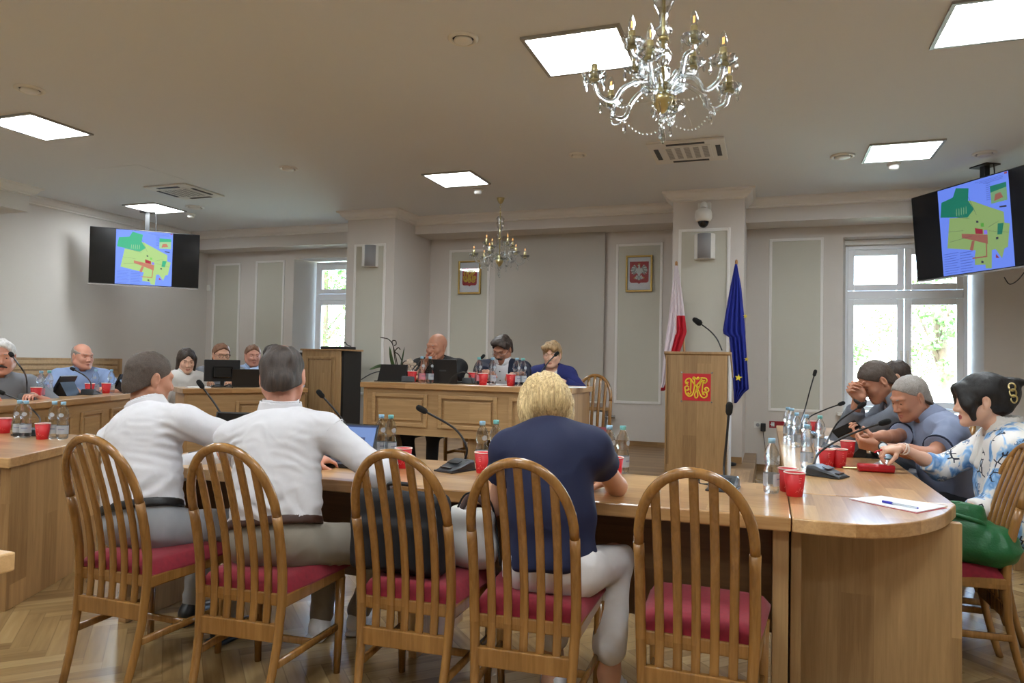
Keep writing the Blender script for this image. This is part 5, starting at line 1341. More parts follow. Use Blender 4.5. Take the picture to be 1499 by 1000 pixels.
MAT['belt'] = M('black_belt', srgb(18, 17, 18), .45); MAT['beltbrown'] = M('brown_belt', srgb(62, 36, 26), .45); MAT['shoeblack'] = M('black_shoe', srgb(18, 18, 20), .4); MAT['shoewhite'] = M('white_trainer', srgb(222, 222, 224), .6); MAT['sole'] = M('sole', srgb(200, 200, 200), .7)
def hairmat(name, c1, c2, sc=(90, 90, 12)):
    t = NT(name); mp = t.coord('Object', scale=sc); nz = t.node('ShaderNodeTexNoise', Scale=1.0, Detail=5.0, Roughness=.7); t.link(mp, nz.inputs[0])
    t.link(t.ramp(nz.outputs[0], [(.32, c1), (.62, c2)]), t.b.inputs['Base Color']); t.b.inputs['Roughness'].default_value = .5; t.bump(nz.outputs[0], .5, .006); return t.mat
MAT['hdark'] = hairmat('hair_dark_brown', srgb(34, 26, 22), srgb(62, 48, 40)); MAT['hblack'] = hairmat('hair_black', srgb(8, 8, 10), srgb(26, 24, 26), (60, 60, 14)); MAT['hbuzz'] = hairmat('hair_cropped', srgb(52, 42, 36), srgb(88, 74, 64), (300, 300, 300))
MAT['hblond'] = hairmat('hair_blonde', srgb(150, 116, 70), srgb(232, 206, 152), (120, 120, 12)); MAT['hsand'] = hairmat('hair_sandy', srgb(118, 92, 62), srgb(190, 160, 118), (70, 70, 14)); MAT['hgrey'] = hairmat('hair_grey', srgb(112, 104, 98), srgb(170, 164, 158), (300, 300, 300))
MAT['hwhite'] = hairmat('hair_white', srgb(176, 174, 172), srgb(226, 224, 222), (200, 200, 60)); MAT['hred'] = hairmat('hair_reddish', srgb(96, 62, 44), srgb(140, 98, 70), (120, 120, 60))
MAT['eyewhite'] = M('eye_white', srgb(226, 222, 218), .2); MAT['iris'] = M('iris', srgb(40, 34, 30), .15)

def frame(y, up=(0, 0, 1)):
    y = nrm(y); x = nrm(np.cross(y, up)); return np.stack([x, y, np.cross(x, y)], 1)
def rotm(yaw, pitch=0, roll=0):
    """columns right, forward, up; yaw about z (left +), pitch down + (nod), roll to the right +"""
    return np.array((Matrix.Rotation(yaw, 3, 'Z') @ Matrix.Rotation(-pitch, 3, 'X') @ Matrix.Rotation(roll, 3, 'Y')))
def head_ops(c, R, s=1., jaw=1., nose=1., ears=True, fat=0., female=False):
    h = lambda x, y, z: c+R@(s*A3(x, y, z)); E = lambda p, r: Ell(h(*p), s*A3(*r), R); C = lambda a, b, ra, rb: Cone(h(*a), h(*b), s*ra, s*rb)
    o = [('u', E((0, -.018, .030), (.076, .098, .088)), .001), ('u', E((0, .022, -.03), (.063+fat*.01, .070, .082)), .03), ('u', E((0, .028, -.075), (.052*jaw+fat*.012, .056, .045)), .025)]
    for q in (-1, 1):
        o += [('u', C((q*(.056+fat*.01), -.005, -.055), (q*.022*jaw, .068, -.102), .018+fat*.008, .016), .025), ('u', E((q*.037, .064, -.03), (.024, .020, .024)), .02)]
    o += [('u', E((0, .080, -.102), (.020, .016, .016)), .02), ('u', C((-.042, .072, .022), (0, .084, .018), .012, .013), .012), ('u', C((.042, .072, .022), (0, .084, .018), .012, .013), .012)]
    if female: o = [(a, b, k) for a, b, k in o[:-2]]+[('u', C((-.040, .072, .018), (0, .080, .014), .008, .010), .012), ('u', C((.040, .072, .018), (0, .080, .014), .008, .010), .012)]
    for q in (-1, 1): o += [('s', E((q*.032, .098, .0), (.021, .020, .015)), .012), ('u', E((q*.032, .070, -.001), (.0155, .0145, .012)), .006), ('u', C((q*.020, .080, .0075), (q*.044, .076, .0065), .0045, .004), .004)]
    o += [('u', C((0, .082, .006), (0, .106*nose+.0, -.034), .0085, .0125*nose), .012), ('u', E((-.012, .095, -.039), (.0095, .011, .0085)), .008), ('u', E((.012, .095, -.039), (.0095, .011, .0085)), .008)]
    o += [('u', C((-.020, .083, -.067), (0, .0925, -.0655), .0045, .006), .006), ('u', C((.020, .083, -.067), (0, .0925, -.0655), .0045, .006), .006),
          ('u', C((-.017, .083, -.078), (0, .091, -.079), .005, .007), .006), ('u', C((.017, .083, -.078), (0, .091, -.079), .005, .007), .006), ('s', C((-.019, .092, -.0722), (.019, .092, -.0722), .002, .002), .004)]
    if ears:
        for q in (-1, 1):
            Re = R@np.array(Matrix.Rotation(-q*.35, 3, 'Z'))
            o += [('u', Ell(h(q*.080, -.012, -.006), s*A3(.010, .020, .033), Re), .008), ('s', Ell(h(q*.091, -.006, -.002), s*A3(.008, .011, .020), Re), .006), ('u', Ell(h(q*.079, -.006, -.034), s*A3(.007, .010, .011), Re), .006)]
    return o
def face_zone(c, R, s):
    """material index of skin faces: 1 = lips"""
    def f(P):
        q = (P-c)@R/s
        m = ((np.abs(q[:, 0]) < .021-.6*np.abs(q[:, 2]+.0725)) & (q[:, 1] > .080) & (q[:, 2] < -.0635) & (q[:, 2] > -.0825)); return m.astype(int)
    return f
def hand_ops(w, f, n, side, pose='flat', s=1.):
    """w wrist, f finger direction, n palm normal; side 1 right, -1 left"""
    y = nrm(f); z = -nrm(A3(*n)-y*np.dot(n, y)); x = np.cross(y, z); R = np.stack([x, y, z], 1); h = lambda a, b, c: w+R@(s*A3(a, b, c))
    cu = dict(flat=(12, 14, 8), relaxed=(25, 30, 18), hold=(48, 55, 30), fist=(80, 95, 55), pinch=(55, 45, 20))[pose]
    o = [('u', RBox(h(0, .048, 0), s*A3(.040, .048, .0135), .0125*s, R), .012), ('u', Ell(h(-side*.026, .030, -.006), s*A3(.018, .032, .014), R), .012)]
    for i, (bx, L, r) in enumerate(((-.030, .074, .0086), (-.010, .082, .0088), (.010, .076, .0086), (.029, .060, .0076))):
        p = A3(side*bx, .090-.004*abs(i-1.2), 0); a = 0; sp = (bx*side)*2.2
        d0 = None
        for L_, c_ in zip((.46, .30, .24), cu):
            extra = (i-1)*4 if pose in ('pinch',) else i*2
            a += math.radians(c_+extra); d = A3(sp*math.cos(a)*.5, math.cos(a), -math.sin(a)); q = p+d*L*L_
            o.append(('u', Cone(h(*p), h(*q), r*s, (r-.0008)*s), .004)); p = q; r -= .0008
    tz = {'flat': -.25, 'relaxed': -.5, 'hold': -.9, 'fist': -.9, 'pinch': -.9}[pose]
    p = A3(-side*.026, .022, -.006); d = nrm(A3(-side*.75, .75, tz)); r = .0125
    for L_, dd in ((.042, d), (.034, nrm(d+A3(side*.45, .35, -.1))), (.026, nrm(d+A3(side*.7, .5, -.15)))):
        q = p+dd*L_; o.append(('u', Cone(h(*p), h(*q), r*s, (r-.0015)*s), .008)); p = q; r -= .0015
    return o
def ik(a, t, l1, l2, pole):
    a, t = A3(*a), A3(*t); d = t-a; L = np.linalg.norm(d); L2 = min(L, (l1+l2)*.999); u = d/L; t = a+u*L2
    x = (l1*l1-l2*l2+L2*L2)/(2*L2); hgt = math.sqrt(max(l1*l1-x*x, 0)); p = A3(*pole); p = nrm(p-u*(p@u)); return a+u*x+p*hgt, t
def folds(amp, f=(20, 20, 20), seed=0, sharp=True):
    f = A3(*f)
    def d(V):
        q = V*f; q = q+.8*np.stack([vnoise(V*9, seed+7), vnoise(V*9, seed+8), vnoise(V*9, seed+9)], 1)
        n = vnoise(q, seed); 
        return amp*((1-2*np.abs(n))*.6+.4*vnoise(V*7, seed+3)) if sharp else amp*n
    return d

class Person:
    def __init__(s, label, P, NB, HC, face, head=(0, 0, 0), skin='skin1', sw=.185, scale=1., hs=1., res=.0055, jaw=1., nose=1., fat=0., female=False, depth=1., tw=1., ears=True, group=None):
        s.tw = tw
        s.P, s.NB, s.HC = A3(*P), A3(*NB), A3(*HC); s.face = face; s.R = rotm(face); s.HR = rotm(face+head[0], head[1], head[2]); s.sk = skin; s.hs = hs; s.res = res; s.sc = scale
        s.label = label; s.loc = A3(P[0], P[1], 0); s.fat = fat; s.dep = depth; s.fem = female; s.sw = sw*scale
        up = nrm(s.NB-s.P); x = nrm(s.R[:, 0]-up*(s.R[:, 0]@up)); s.T = np.stack([x, np.cross(up, x), up], 1); s.L = np.linalg.norm(s.NB-s.P)
        s.spine = lambda t, fw=0, rt=0: s.P+s.T@(A3(rt, fw-.035*math.sin(PI*min(1, max(0, t))), t*s.L))
        s.sh = {q: s.NB+s.T@A3(q*s.sw, .008, -.068*scale) for q in (1, -1)}
        s.body = head_ops(s.HC, s.HR, hs, jaw, nose, ears, fat, female)
        nb = s.HC+s.HR@(hs*A3(0, -.014, -.075))
        nr = .046 if female else .053+.008*fat
        s.body += [('u', Cone(s.spine(.96), nb, nr*1.12, nr), .02)]
        s.body += [('u', Ell(s.spine(.75), A3(.13, .085, .15)*scale, s.T), .05), ('u', Ell(s.spine(.4), A3(.12, .08, .16)*scale, s.T), .06), ('u', Ell(s.spine(.08), A3(.14, .09, .1)*scale, s.T), .05)]
        for q in (1, -1): s.body.append(('u', Cone(s.spine(.95), s.sh[q], .04, .045), .04))
        s.parts = []; s.arm = {}; s.jawv = jaw
    def limb(s, q, hand, pole, fdir, palm, pose='relaxed', l1=.29, l2=.255, elbow=None, hand_on=True, r=1.):
        """q 1 right, -1 left: arm to a wrist point"""
        l1 *= s.sc; l2 *= s.sc
        e, w = ik(s.sh[q], hand, l1, l2, pole)
        if elbow is not None: e = A3(*elbow); w = A3(*hand)
        s.arm[q] = (s.sh[q], e, w); k = (.88 if s.fem else 1.)*r
        s.body += [('u', Cone(s.sh[q], e, .046*k, .037*k), .03), ('u', Cone(e, e+(w-e)*.45, .038*k, .036*k), .02), ('u', Cone(e+(w-e)*.4, w, .036*k, .025*k), .02)]
        if hand_on: s.body += hand_ops(w, fdir, palm, q, pose, .92 if s.fem else 1.)
        return s
    def build(s, lip='lip', extra=None):
        D, lo = field(s.body+(extra or []), s.res); V, F = surface(D, lo, s.res)
        mi = face_zone(s.HC, s.HR, s.hs)(V[F].mean(1))
        s.root = link_mesh('person', np_mesh('person', V-s.loc, F, mi), [MAT[s.sk], MAT[lip]]); s.root.location = s.loc
        tag(s.root, s.label, 'person'); return s
    def part(s, name, ops, mat, res=None, disp=None, mfn=None, smooth=1):
        D, lo = field(ops, res or s.res*1.35); V, F = surface(D, lo, res or s.res*1.35)
        for _ in range(smooth):
            S = np.zeros_like(V); C = np.zeros(len(V))
            for i in range(4): np.add.at(S, F[:, i], V[F[:, (i+1) % 4]]+V[F[:, i-1]]); np.add.at(C, F[:, i], 2)
            V = V*.5+.5*S/np.maximum(C, 1)[:, None]
        if disp is not None: V = V+vnormals(V, F)*disp(V)[:, None]
        mi = mfn(V[F].mean(1)) if mfn else None
        o = link_mesh(name, np_mesh(name, V-s.loc, F, mi), mat if isinstance(mat, list) else [MAT[mat]]); o.parent = s.root; return o
    def mesh(s, name, mb, mat):
        mb.v = [tuple(A3(*v)-s.loc) for v in mb.v]; return mb.build(name, mat if isinstance(mat, list) else MAT[mat], s.root)
    def torso_ops(s, g=0., low=0., neck=.064, belly=0.):
        """clothing over the trunk, G thicker; LOW lengthens the hem"""
        c = s.sc; d = s.dep; E = lambda t, r, fw=0: Ell(s.spine(t, fw), A3(r[0]+g, r[1]+g, r[2])*c*A3(s.tw, d, 1), s.T)
        o = [('u', E(.10-low, (.172, .125, .13)), .001), ('u', E(.38, (.158+s.fat*.03, .118+s.fat*.03, .16), .01+.03*s.fat), .06), ('u', E(.70, (.166, .122, .17), .01), .06), ('u', E(.86, (.150, .098, .10)), .05)]
        if belly: o.append(('u', Ell(s.spine(.33, .07), A3(.13, .10, .12)*c, s.T), .06))
        if s.fem: o += [('u', Ell(s.spine(.66, .085, q*.07), A3(.07, .06, .07), s.T), .04) for q in (1, -1)]
        for q in (1, -1): o += [('u', Cone(s.spine(.92), s.sh[q], .062+g, .052+g), .05), ('u', Cone(s.spine(.975), s.sh[q]+s.T@A3(-q*.02, 0, .010), .040, .046+g), .05)]
        return o
    def sleeves(s, frac=1., g=0., r0=.060, r1=.054, r2=.044, cut=True):
        """frac: 1 = to the wrist, .5 = to the elbow (fraction of whole arm)"""
        o = []; c = s.sc*(.9 if s.fem else 1)
        for q, (a, e, w) in s.arm.items():
            if frac <= .5:
                t = frac/.5; p = a+(e-a)*t; o.append(('u', Cone(a, p, (r0+g)*c, (r1+g+.006)*c), .035))
            else:
                t = (frac-.5)/.5; o += [('u', Cone(a, e, (r0+g)*c, (r1+g)*c), .035), ('u', Cone(e, e+(w-e)*t, (r1+g)*c, (r2+g)*c), .02)]
        return o
    def sleeve_cuts(s, frac):
        o = []
        for q, (a, e, w) in s.arm.items():
            if frac <= .5: t = frac/.5; p = a+(e-a)*t; d = nrm(e-a)
            else: t = (frac-.5)/.5; p = e+(w-e)*t; d = nrm(w-e)
            o.append(('s', Fn(lambda X, Y, Z, p=p, d=d: np.maximum(-((X-np.float32(p[0]))*np.float32(d[0])+(Y-np.float32(p[1]))*np.float32(d[1])+(Z-np.float32(p[2]))*np.float32(d[2])), np.sqrt((X-np.float32(p[0]))**2+(Y-np.float32(p[1]))**2+(Z-np.float32(p[2]))**2)-np.float32(.085)), p-.09, p+.09), .004))
        return o
    def neck_cut(s, r=.066, drop=0., fw=.02, k=.012):
        a = s.spine(1.02, fw); b = a+s.T@A3(0, .02, .2); return [('s', Cone(s.spine(.985-drop, fw), b, r, r+.02), k)]
    def collar(s, mat, r=.070, h=.052, open_=True):
        a = s.spine(1.02, .004); nb = s.HC+s.HR@(s.hs*A3(0, -.03, -.07)); u = nrm(nb-a); b = a+u*h
        fw = s.T[:, 1]; o = [('u', Cone(a-u*.012, b, r+.008, r), .001), ('s', Cone(a-u*.06, b+u*.08, r-.004, r-.006), .002), ('i', Half(b, u), .002)]
        # turned-down leaf
        a = a+u*max(0, h-.055); o2 = [('u', Cone(a-u*.006, a+u*.038, r+.022, r+.011), .001), ('s', Cone(a-u*.08, b+u*.08, r+.006, r+.002), .002), ('i', Half(a+u*.046, u), .002)]
        if open_: cutter = ('s', Cone(a+fw*.10+u*.03, a+fw*.05-u*.03, .035, .02), .006); o.append(cutter); o2.append(cutter)
        return s.part('collar', o+[(k[0], k[1], .004) for k in o2[:0]], mat, .004), s.part('collar_leaf', o2, mat, .004)
    def legs_ops(s, knees, ankles, r=(.092, .070, .058, .052), g=0.):
        o = [('u', Ell(s.spine(.04), A3(.172+s.fat*.02, .128+s.fat*.02, .12)*s.sc*A3(s.tw, 1, 1), s.T), .001)]
        for q, kn, an in zip((1, -1), knees, ankles):
            hp = s.P+s.R@A3(q*.09, .0, -.01); kn, an = A3(*kn), A3(*an)
            o += [('u', Cone(hp, kn, r[0]+g, r[1]+g), .05), ('u', Cone(kn, an, r[2]+g, r[3]+g), .03)]
        return o
    def seat_legs(s, front=.40, spread=.13, kz=.50, ax=.10, ay=.40, az=.09):
        """default knees and ankles in front of the seat"""
        k = [s.loc+s.R@A3(q*spread, front, 0)+A3(0, 0, kz) for q in (1, -1)]; a = [s.loc+s.R@A3(q*ax, ay, 0)+A3(0, 0, az) for q in (1, -1)]; return k, a
    def belt(s, mat='belt', t=.15, g=.016, h=.017):
        o = [('u', Ell(s.spine(.10), A3(.172+g, .125+g, .13)*s.sc*A3(s.tw, s.dep, 1), s.T), .001), ('u', Ell(s.spine(.38, .01+.03*s.fat), A3(.158+s.fat*.03+g, .118+s.fat*.03+g, .16)*s.sc*A3(s.tw, s.dep, 1), s.T), .06)]
        u = s.T[:, 2]; return s.part('belt', o+[('s', Half(s.spine(t)-u*h, u), .002), ('s', Half(s.spine(t)+u*h, -u), .002)], mat, .006)
    def shoes(s, ankles, mat='shoeblack', yaw=None, z=0.):
        for q, an in zip((1, -1), ankles):
            R = s.R if yaw is None else rotm(s.face+yaw); b = A3(an[0], an[1], z)
            s.part('shoe', [('u', Cone(b+R@A3(0, -.03, .045), b+R@A3(q*.01, .13, .035), .042, .034), .001), ('u', Cone(b+R@A3(0, -.02, .05), A3(*an), .042, .045), .03), ('s', Half(A3(0, 0, z+.004), (0, 0, 1)), .002)], mat, .007)
            s.part('sole', [('u', RBox(b+R@A3(q*.005, .055, .012), (.047, .145, .012), .011, R), .001)], 'sole' if mat == 'shoewhite' else mat, .007)
    # ---- hair
    def hair(s, kind, mat, t=.008, front=.062, nape=-.098, seed=1, res=None, spot=False):
        c, R, k = s.HC, s.HR, s.hs; h = lambda x, y, z: c+R@(k*A3(x, y, z)); E = lambda p, r: Ell(h(*p), k*A3(*r), R)
        cr = lambda t: [('u', E((0, -.018, .030), (.076+t, .098+t, .088+t)), .001)]
        n_ = R@nrm(A3(0, -(front-nape), .20)); rough = lambda a, f: (lambda V: a*vnoise(((V-c)@R)*A3(*f), seed))
        if kind in ('buzz', 'short', 'side'):
            o = cr(t)+[('u', E((0, -.036, -.034), (.068+t, .078+t, .074+t)), .02), ('u', E((0, -.040, -.062), (.058+t, .062+t, .060+t)), .02)]
            if kind == 'side': o += [('u', E((.01, .045, .085), (.072, .055, .035)), .03), ('u', E((-.03, .07, .065), (.045, .03, .03)), .02)]
            o += [('s', Half(h(0, .09, front), n_), .006), ('s', E((0, .118, .0), (.098, .074, .094)), .01)]
            if 1:
                o += [('s', E((q*.088, -.004, -.02), (.02, .03, .045)), .008) for q in (1, -1)]
            if spot: o.append(('s', E((.012, -.070, .128), (.032, .042, .034)), .012))
            return s.part('hair', o, mat, res or .0045, disp=rough(.002 if kind == 'buzz' else .006, (60, 60, 60) if kind == 'buzz' else (45, 45, 20)))
        if kind == 'rim':
            o = cr(t)+[('u', E((0, -.035, -.03), (.066+t, .075+t, .07+t)), .02), ('s', Half(h(0, .0, -.055), n_), .006), ('s', E((0, .04, .10), (.09, .12, .075)), .01), ('s', E((0, .115, -.02), (.09, .09, .095)), .01)]
            return s.part('hair', o, mat, res or .0045, disp=rough(.002, (60, 60, 60)))
        if kind == 'bob':
            o = [('u', E((0, -.022, .030), (.088, .110, .094)), .001), ('u', E((0, -.056, -.012), (.080, .068, .062)), .05), ('u', E((.068, .0, -.030), (.030, .058, .070)), .04), ('u', E((-.068, .0, -.030), (.030, .058, .066)), .04), ('u', E((0, .06, .08), (.07, .04, .03)), .03),
                 ('s', E((0, .125, -.04), (.064, .085, .11)), .012)]
            def dsp(V):
                q = (V-c)@R; an = np.arctan2(q[:, 0], q[:, 1]+.02)+.5*np.sin(q[:, 2]*16+1)*.25
                w_ = vnoise(np.stack([an*9, q[:, 2]*7, q[:, 1]*0], 1), seed); f_ = vnoise(np.stack([an*34, q[:, 2]*11, q[:, 1]*6], 1), seed+1)
                return .008*w_+.0045*f_+.002*vnoise(np.stack([an*80, q[:, 2]*16, q[:, 1]*8], 1), seed+2)
            return s.part('hair', o, mat, res or .0045, disp=dsp)
        if kind == 'crop':
            o = [('u', E((0, -.02, .036), (.090, .112, .098)), .001), ('u', E((0, -.05, -.03), (.078, .07, .065)), .04), ('u', E((-.03, .07, .075), (.055, .04, .034)), .03), ('u', E((.04, .07, .07), (.045, .035, .034)), .03),
                 ('s', E((0, .13, -.035), (.066, .085, .10)), .012), ('s', Half(h(0, 0, -.058), R@nrm(A3(0, -.35, 1))), .01)]
            o += [('s', E((q*.092, .005, -.03), (.02, .028, .03)), .008) for q in (1, -1)]
            return s.part('hair', o, mat, res or .0045, disp=rough(.008, (40, 40, 26)))
        if kind == 'long':
            o = [('u', E((0, -.022, .034), (.088, .108, .096)), .001)]
            for q in (1, -1): o += [('u', Cone(h(q*.072, .01, .02), h(q*.078, -.01, -.15), .026*k, .02*k), .03)]
            o += [('u', E((0, -.06, -.06), (.08, .05, .11)), .04), ('s', E((0, .125, -.03), (.058, .085, .115)), .012)]
            return s.part('hair', o, mat, res or .005, disp=rough(.004, (60, 60, 12)))
        if kind == 'updo':
            o = [('u', E((0, -.022, .036), (.092, .114, .100)), .001), ('u', E((0, -.085, -.015), (.07, .06, .07)), .04), ('u', E((0, -.13, .03), (.045, .045, .065)), .03), ('u', Cone(h(0, -.15, .07), h(.005, -.20, .065), .024*k, .012*k), .02), ('u', Cone(h(.005, -.20, .065), h(.005, -.215, .035), .012*k, .008*k), .01)]
            for q in (1, -1): o += [('u', Cone(h(q*.04, .080, .066), h(q*.070, .062, -.01), .028*k, .028*k), .03), ('u', Cone(h(q*.070, .062, -.01), h(q*.072, .050, -.080), .028*k, .012*k), .03)]
            o += [('s', E((0, .135, -.05), (.05, .075, .12)), .010)]
            o += [('s', E((q*.092, -.010, -.018), (.022, .024, .040)), .008) for q in (1, -1)]
            return s.part('hair', o, mat, res or .0045, disp=rough(.0028, (40, 40, 40)))
    def brows(s, mat, dz=0.):
        k = s.hs; h = lambda x, y, z: s.HC+s.HR@(k*A3(x, y, z)); o = []
        for q in (1, -1): o += [('u', Cone(h(q*.018, .091, .021+dz), h(q*.046, .078, .025+dz), .004*k, .0025*k), .002)]
        return s.part('eyebrows', o, mat, .0022)
    def eyes(s):
        k = s.hs; m = MB()
        for q in (1, -1):
            e = s.HC+s.HR@(k*A3(q*.032, .0740, -.002)); m.ell(e, (.0105*k,)*3, 12, 0); m.ell(e+s.HR@(k*A3(0, .0075, -.001)), (.0048*k,)*3, 10, 1)
        return s.mesh('eyes', m, [MAT['eyewhite'], MAT['iris']])
    def glasses(s, mat='black', drop=0.):
        k = s.hs; h = lambda x, y, z: tuple(s.HC+s.HR@(k*A3(x, y, z))); m = MB()
        for q in (1, -1):
            m.tube([h(q*.034+.024*math.cos(a), .100-.004*abs(math.cos(a)), -.003-drop+.019*math.sin(a)) for a in [2*PI*i/20 for i in range(20)]], .0018*k, 6, closed=True)
            m.tube([h(q*.058, .096, .004-drop), h(q*.078, .06, .006-drop*.6), h(q*.080, -.01, .012)], .0016*k, 6)
        m.tube([h(-.010, .1, 0-drop), h(0, .103, .003-drop), h(.010, .1, 0-drop)], .0016*k, 6)
        return s.mesh('glasses', m, mat)
    def moustache(s, mat, w=.03):
        k = s.hs; h = lambda x, y, z: s.HC+s.HR@(k*A3(x, y, z))
        return s.part('moustache', [('u', Cone(h(0, .097, -.055), h(q*w, .083, -.066), .009*k, .005*k), .004) for q in (1, -1)], mat, .003, disp=lambda V: .001*vnoise(V*300, 1))
RAD = math.radians
# ---------------------------------------------------------------- the two men in white shirts
def white_man(label, P, NB, HC, face, head, hands, sk, belt, trous, hair, knees, ankles, seed, shoe, fat=.2, hs=1.06):
    p = Person(label, P, NB, HC, face, head, sk, sw=.20, hs=hs, fat=fat, res=.005)
    for q, (hd, pole, fd, pn, po) in hands.items(): p.limb(q, hd, pole, fd, pn, po)
    p.build()
    def wr(V):
        q = (V-p.P)@p.T; r = q[:, 0]; z = q[:, 2]
        n1 = vnoise(V*7, seed); n2 = vnoise(V*12, seed+1); drag = np.zeros(len(V))
        for sd in (1, -1):
            a = p.sh[sd]; qa = (a-p.P)@p.T
            d = np.sqrt((r-qa[0]*.85)**2+(z-qa[2]+.10)**2); drag += np.exp(-(d/.085)**2)*np.sin((z+.25*sd*r)*150+5*n1)*.003*(.6+n2)
        low = np.exp(-((z-.10)/.10)**2)*(np.sin((z+.8*r*np.sign(n1))*70+5*n2)*.5+n1)*.006
        return .007*n1+folds(.0055, (9, 9, 14), seed)(V)+folds(.003, (17, 17, 24), seed+4)(V)+drag*1.5+low*1.3
    o = p.torso_ops(.012)+p.sleeves(.97, .006)+p.sleeve_cuts(.97)+[('s', Half(p.spine(.13), p.T[:, 2]), .01)]+p.neck_cut(.066, -.01)
    p.part('shirt', o, 'shirtwhite', .0065, disp=wr)
    # yoke seam and shoulder seams
    for sd in (1, -1):
        a, e, _w = p.arm[sd]; ax = nrm(e-a); ctr = a+ax*.018; u = nrm(np.cross(ax, p.T[:, 1])); v = np.cross(ax, u)
        p.mesh('shoulder_seam', MB().tube([ctr+u*.0735*math.cos(t)+v*.0735*math.sin(t) for t in [2*PI*i/30 for i in range(30)]], .0028, 6, closed=True), 'shirtwhite')
    p.collar('shirtwhite', .073, .074)
    lo = p.legs_ops(knees, ankles); p.part('trousers', lo+[('s', Half(p.spine(.17), -p.T[:, 2]), .01)], trous, .009, disp=folds(.006, (14, 14, 14), seed+5))
    p.belt(belt, .15, .019); p.shoes(ankles, shoe)
    hair(p)
    return p
HC = A3(*atd(221, 553, 3.27))
m1 = white_man('man in a white shirt with cropped dark hair, left of the two seen from behind', (-2.50, 2.37, .55), (-2.62, 2.49, 1.005), HC, RAD(-4), (RAD(-16), RAD(10), RAD(3)),
   {1: ((-1.98, 2.82, .80), (.6, -.3, -.6), (-.3, .9, 0), (0, .2, -1), 'relaxed'), -1: ((-2.52, 2.84, .80), (-.6, -.3, -.6), (.3, .9, 0), (0, .2, -1), 'relaxed')}, 'skin2', 'belt', 'trgrey',
   lambda p: (p.hair('buzz', 'hbuzz', .006, .058, -.100), p.brows('hdark')), [(-2.24, 2.76, .50), (-2.52, 2.76, .50)], [(-2.30, 2.66, .10), (-2.60, 2.78, .10)], 3, 'shoeblack', .35, .97)
HC = A3(*atd(414, 551, 3.04))
m2 = white_man('man in a white shirt bent over a laptop, thinning dark hair seen from behind', (-1.82, 2.37, .55), (-1.91, 2.49, 1.025), HC, RAD(14), (RAD(14), RAD(20), RAD(-4)),
   {1: ((-1.62, 2.80, .80), (.8, .0, -.5), (-.8, .6, 0), (0, .2, -1), 'relaxed'), -1: ((-2.02, 2.86, .80), (-.6, -.2, -.6), (.5, .8, 0), (0, .2, -1), 'relaxed')}, 'skin3', 'beltbrown', 'trtaupe',
   lambda p: (p.hair('short', 'hdark', .008, .055, -.106, spot=True), p.brows('hdark')), [(-1.52, 2.76, .50), (-1.86, 2.82, .50)], [(at(470, 915, .05).x, at(470, 915, .05).y, .10), (at(525, 908, .05).x, at(525, 908, .05).y, .10)][::-1], 11, 'shoewhite', .3)
# ---------------------------------------------------------------- blonde woman
HC = A3(*atd(797, 597, 2.78))
p = Person('blonde woman in a navy short-sleeved top and white trousers at the front table', (-.72, 2.49, .55), (-.765, 2.57, 1.02), HC, RAD(6), (RAD(18), RAD(34), RAD(-6)), 'skin1', sw=.152, hs=1.03, female=True, fat=.5, res=.005, tw=.84)
tgt = p.HC+p.HR@A3(-.03, .09, -.10)
p.limb(-1, tuple(tgt+A3(-.03, -.02, -.06)), (-.6, -.1, -.7), (.35, .25, .9), (.5, -.6, .3), 'relaxed')
p.limb(1, (-.60, 2.90, .80), (1, .1, -.35), (-.9, .35, 0), (0, 0, -1), 'relaxed', r=1.15, elbow=tuple(at(903, 712, .795)))
lk = [(-.56, 2.80, .52), (-.84, 2.82, .52)]; la = [(-.55, 2.68, .13), (-.78, 2.72, .13)]
for q, k_, a_ in zip((1, -1), lk, la): p.body += [('u', Cone(k_, a_, .05, .042), .02), ('u', Cone(a_, (a_[0], a_[1], .05), .04, .04), .02), ('u', Cone((a_[0], a_[1]-.02, .045), (a_[0], a_[1]+.14, .03), .038, .03), .02), ('u', Cone(tuple(p.P), k_, .06, .05), .04)]
p.build()
def wr(V):
    q = (V-p.P)@p.T; return folds(.005, (9, 9, 7), 21)(V)+.004*np.sin(q[:, 0]*38+2*vnoise(V*6, 5))*np.clip(1-q[:, 2]/.5, 0, 1)
p.part('blouse', p.torso_ops(.022, .06)+p.sleeves(.21, .016)+p.sleeve_cuts(.21)+[('s', Half(p.spine(-.02), p.T[:, 2]), .012)]+p.neck_cut(.062, .005), 'navytop', .0065, disp=wr)
p.part('trousers', p.legs_ops(lk, [(-.55, 2.68, .22), (-.78, 2.72, .22)], (.092, .076, .064, .06), .0)+[('s', Half(p.spine(.12), -p.T[:, 2]), .01)], 'trwhite', .008, disp=folds(.006, (14, 14, 14), 31))
p.hair('bob', 'hblond', seed=4)
p.shoes([(a[0], a[1]+.02, .06) for a in la], 'shoewhite')
# ---------------------------------------------------------------- the three on the right
def seatz(p, z): return z
# man in a grey suit, elbows on the table, hands clasped before his forehead, facing left
HC = A3(*atd(1281, 558, 4.72))
F90 = PI/2
p = Person('man in a grey suit resting his forehead on clasped hands at the right table', (HC[0]+.30, HC[1]+.02, .56), (HC[0]+.14, HC[1], HC[2]-.12), HC, F90+RAD(12), (RAD(8), RAD(38), 0), 'skin2', sw=.20, hs=1.06, fat=.4, res=.0045)
hp = p.HC+p.HR@A3(0, .15, .055)
for q in (1, -1):
    e = A3(*at(1232 if q < 0 else 1262, 642 if q < 0 else 655, TZ+.04)) if q < 0 else A3(HC[0]-.12, HC[1]+.20, TZ+.04)
    p.limb(q, tuple(hp+p.HR@A3(q*.035, -.005, -.075)), (0, 0, -1), tuple(p.HR@A3(-q*.45, .1, 1)), tuple(p.HR@A3(-q*.9, -.3, .2)), 'hold', elbow=tuple(e))
p.build()
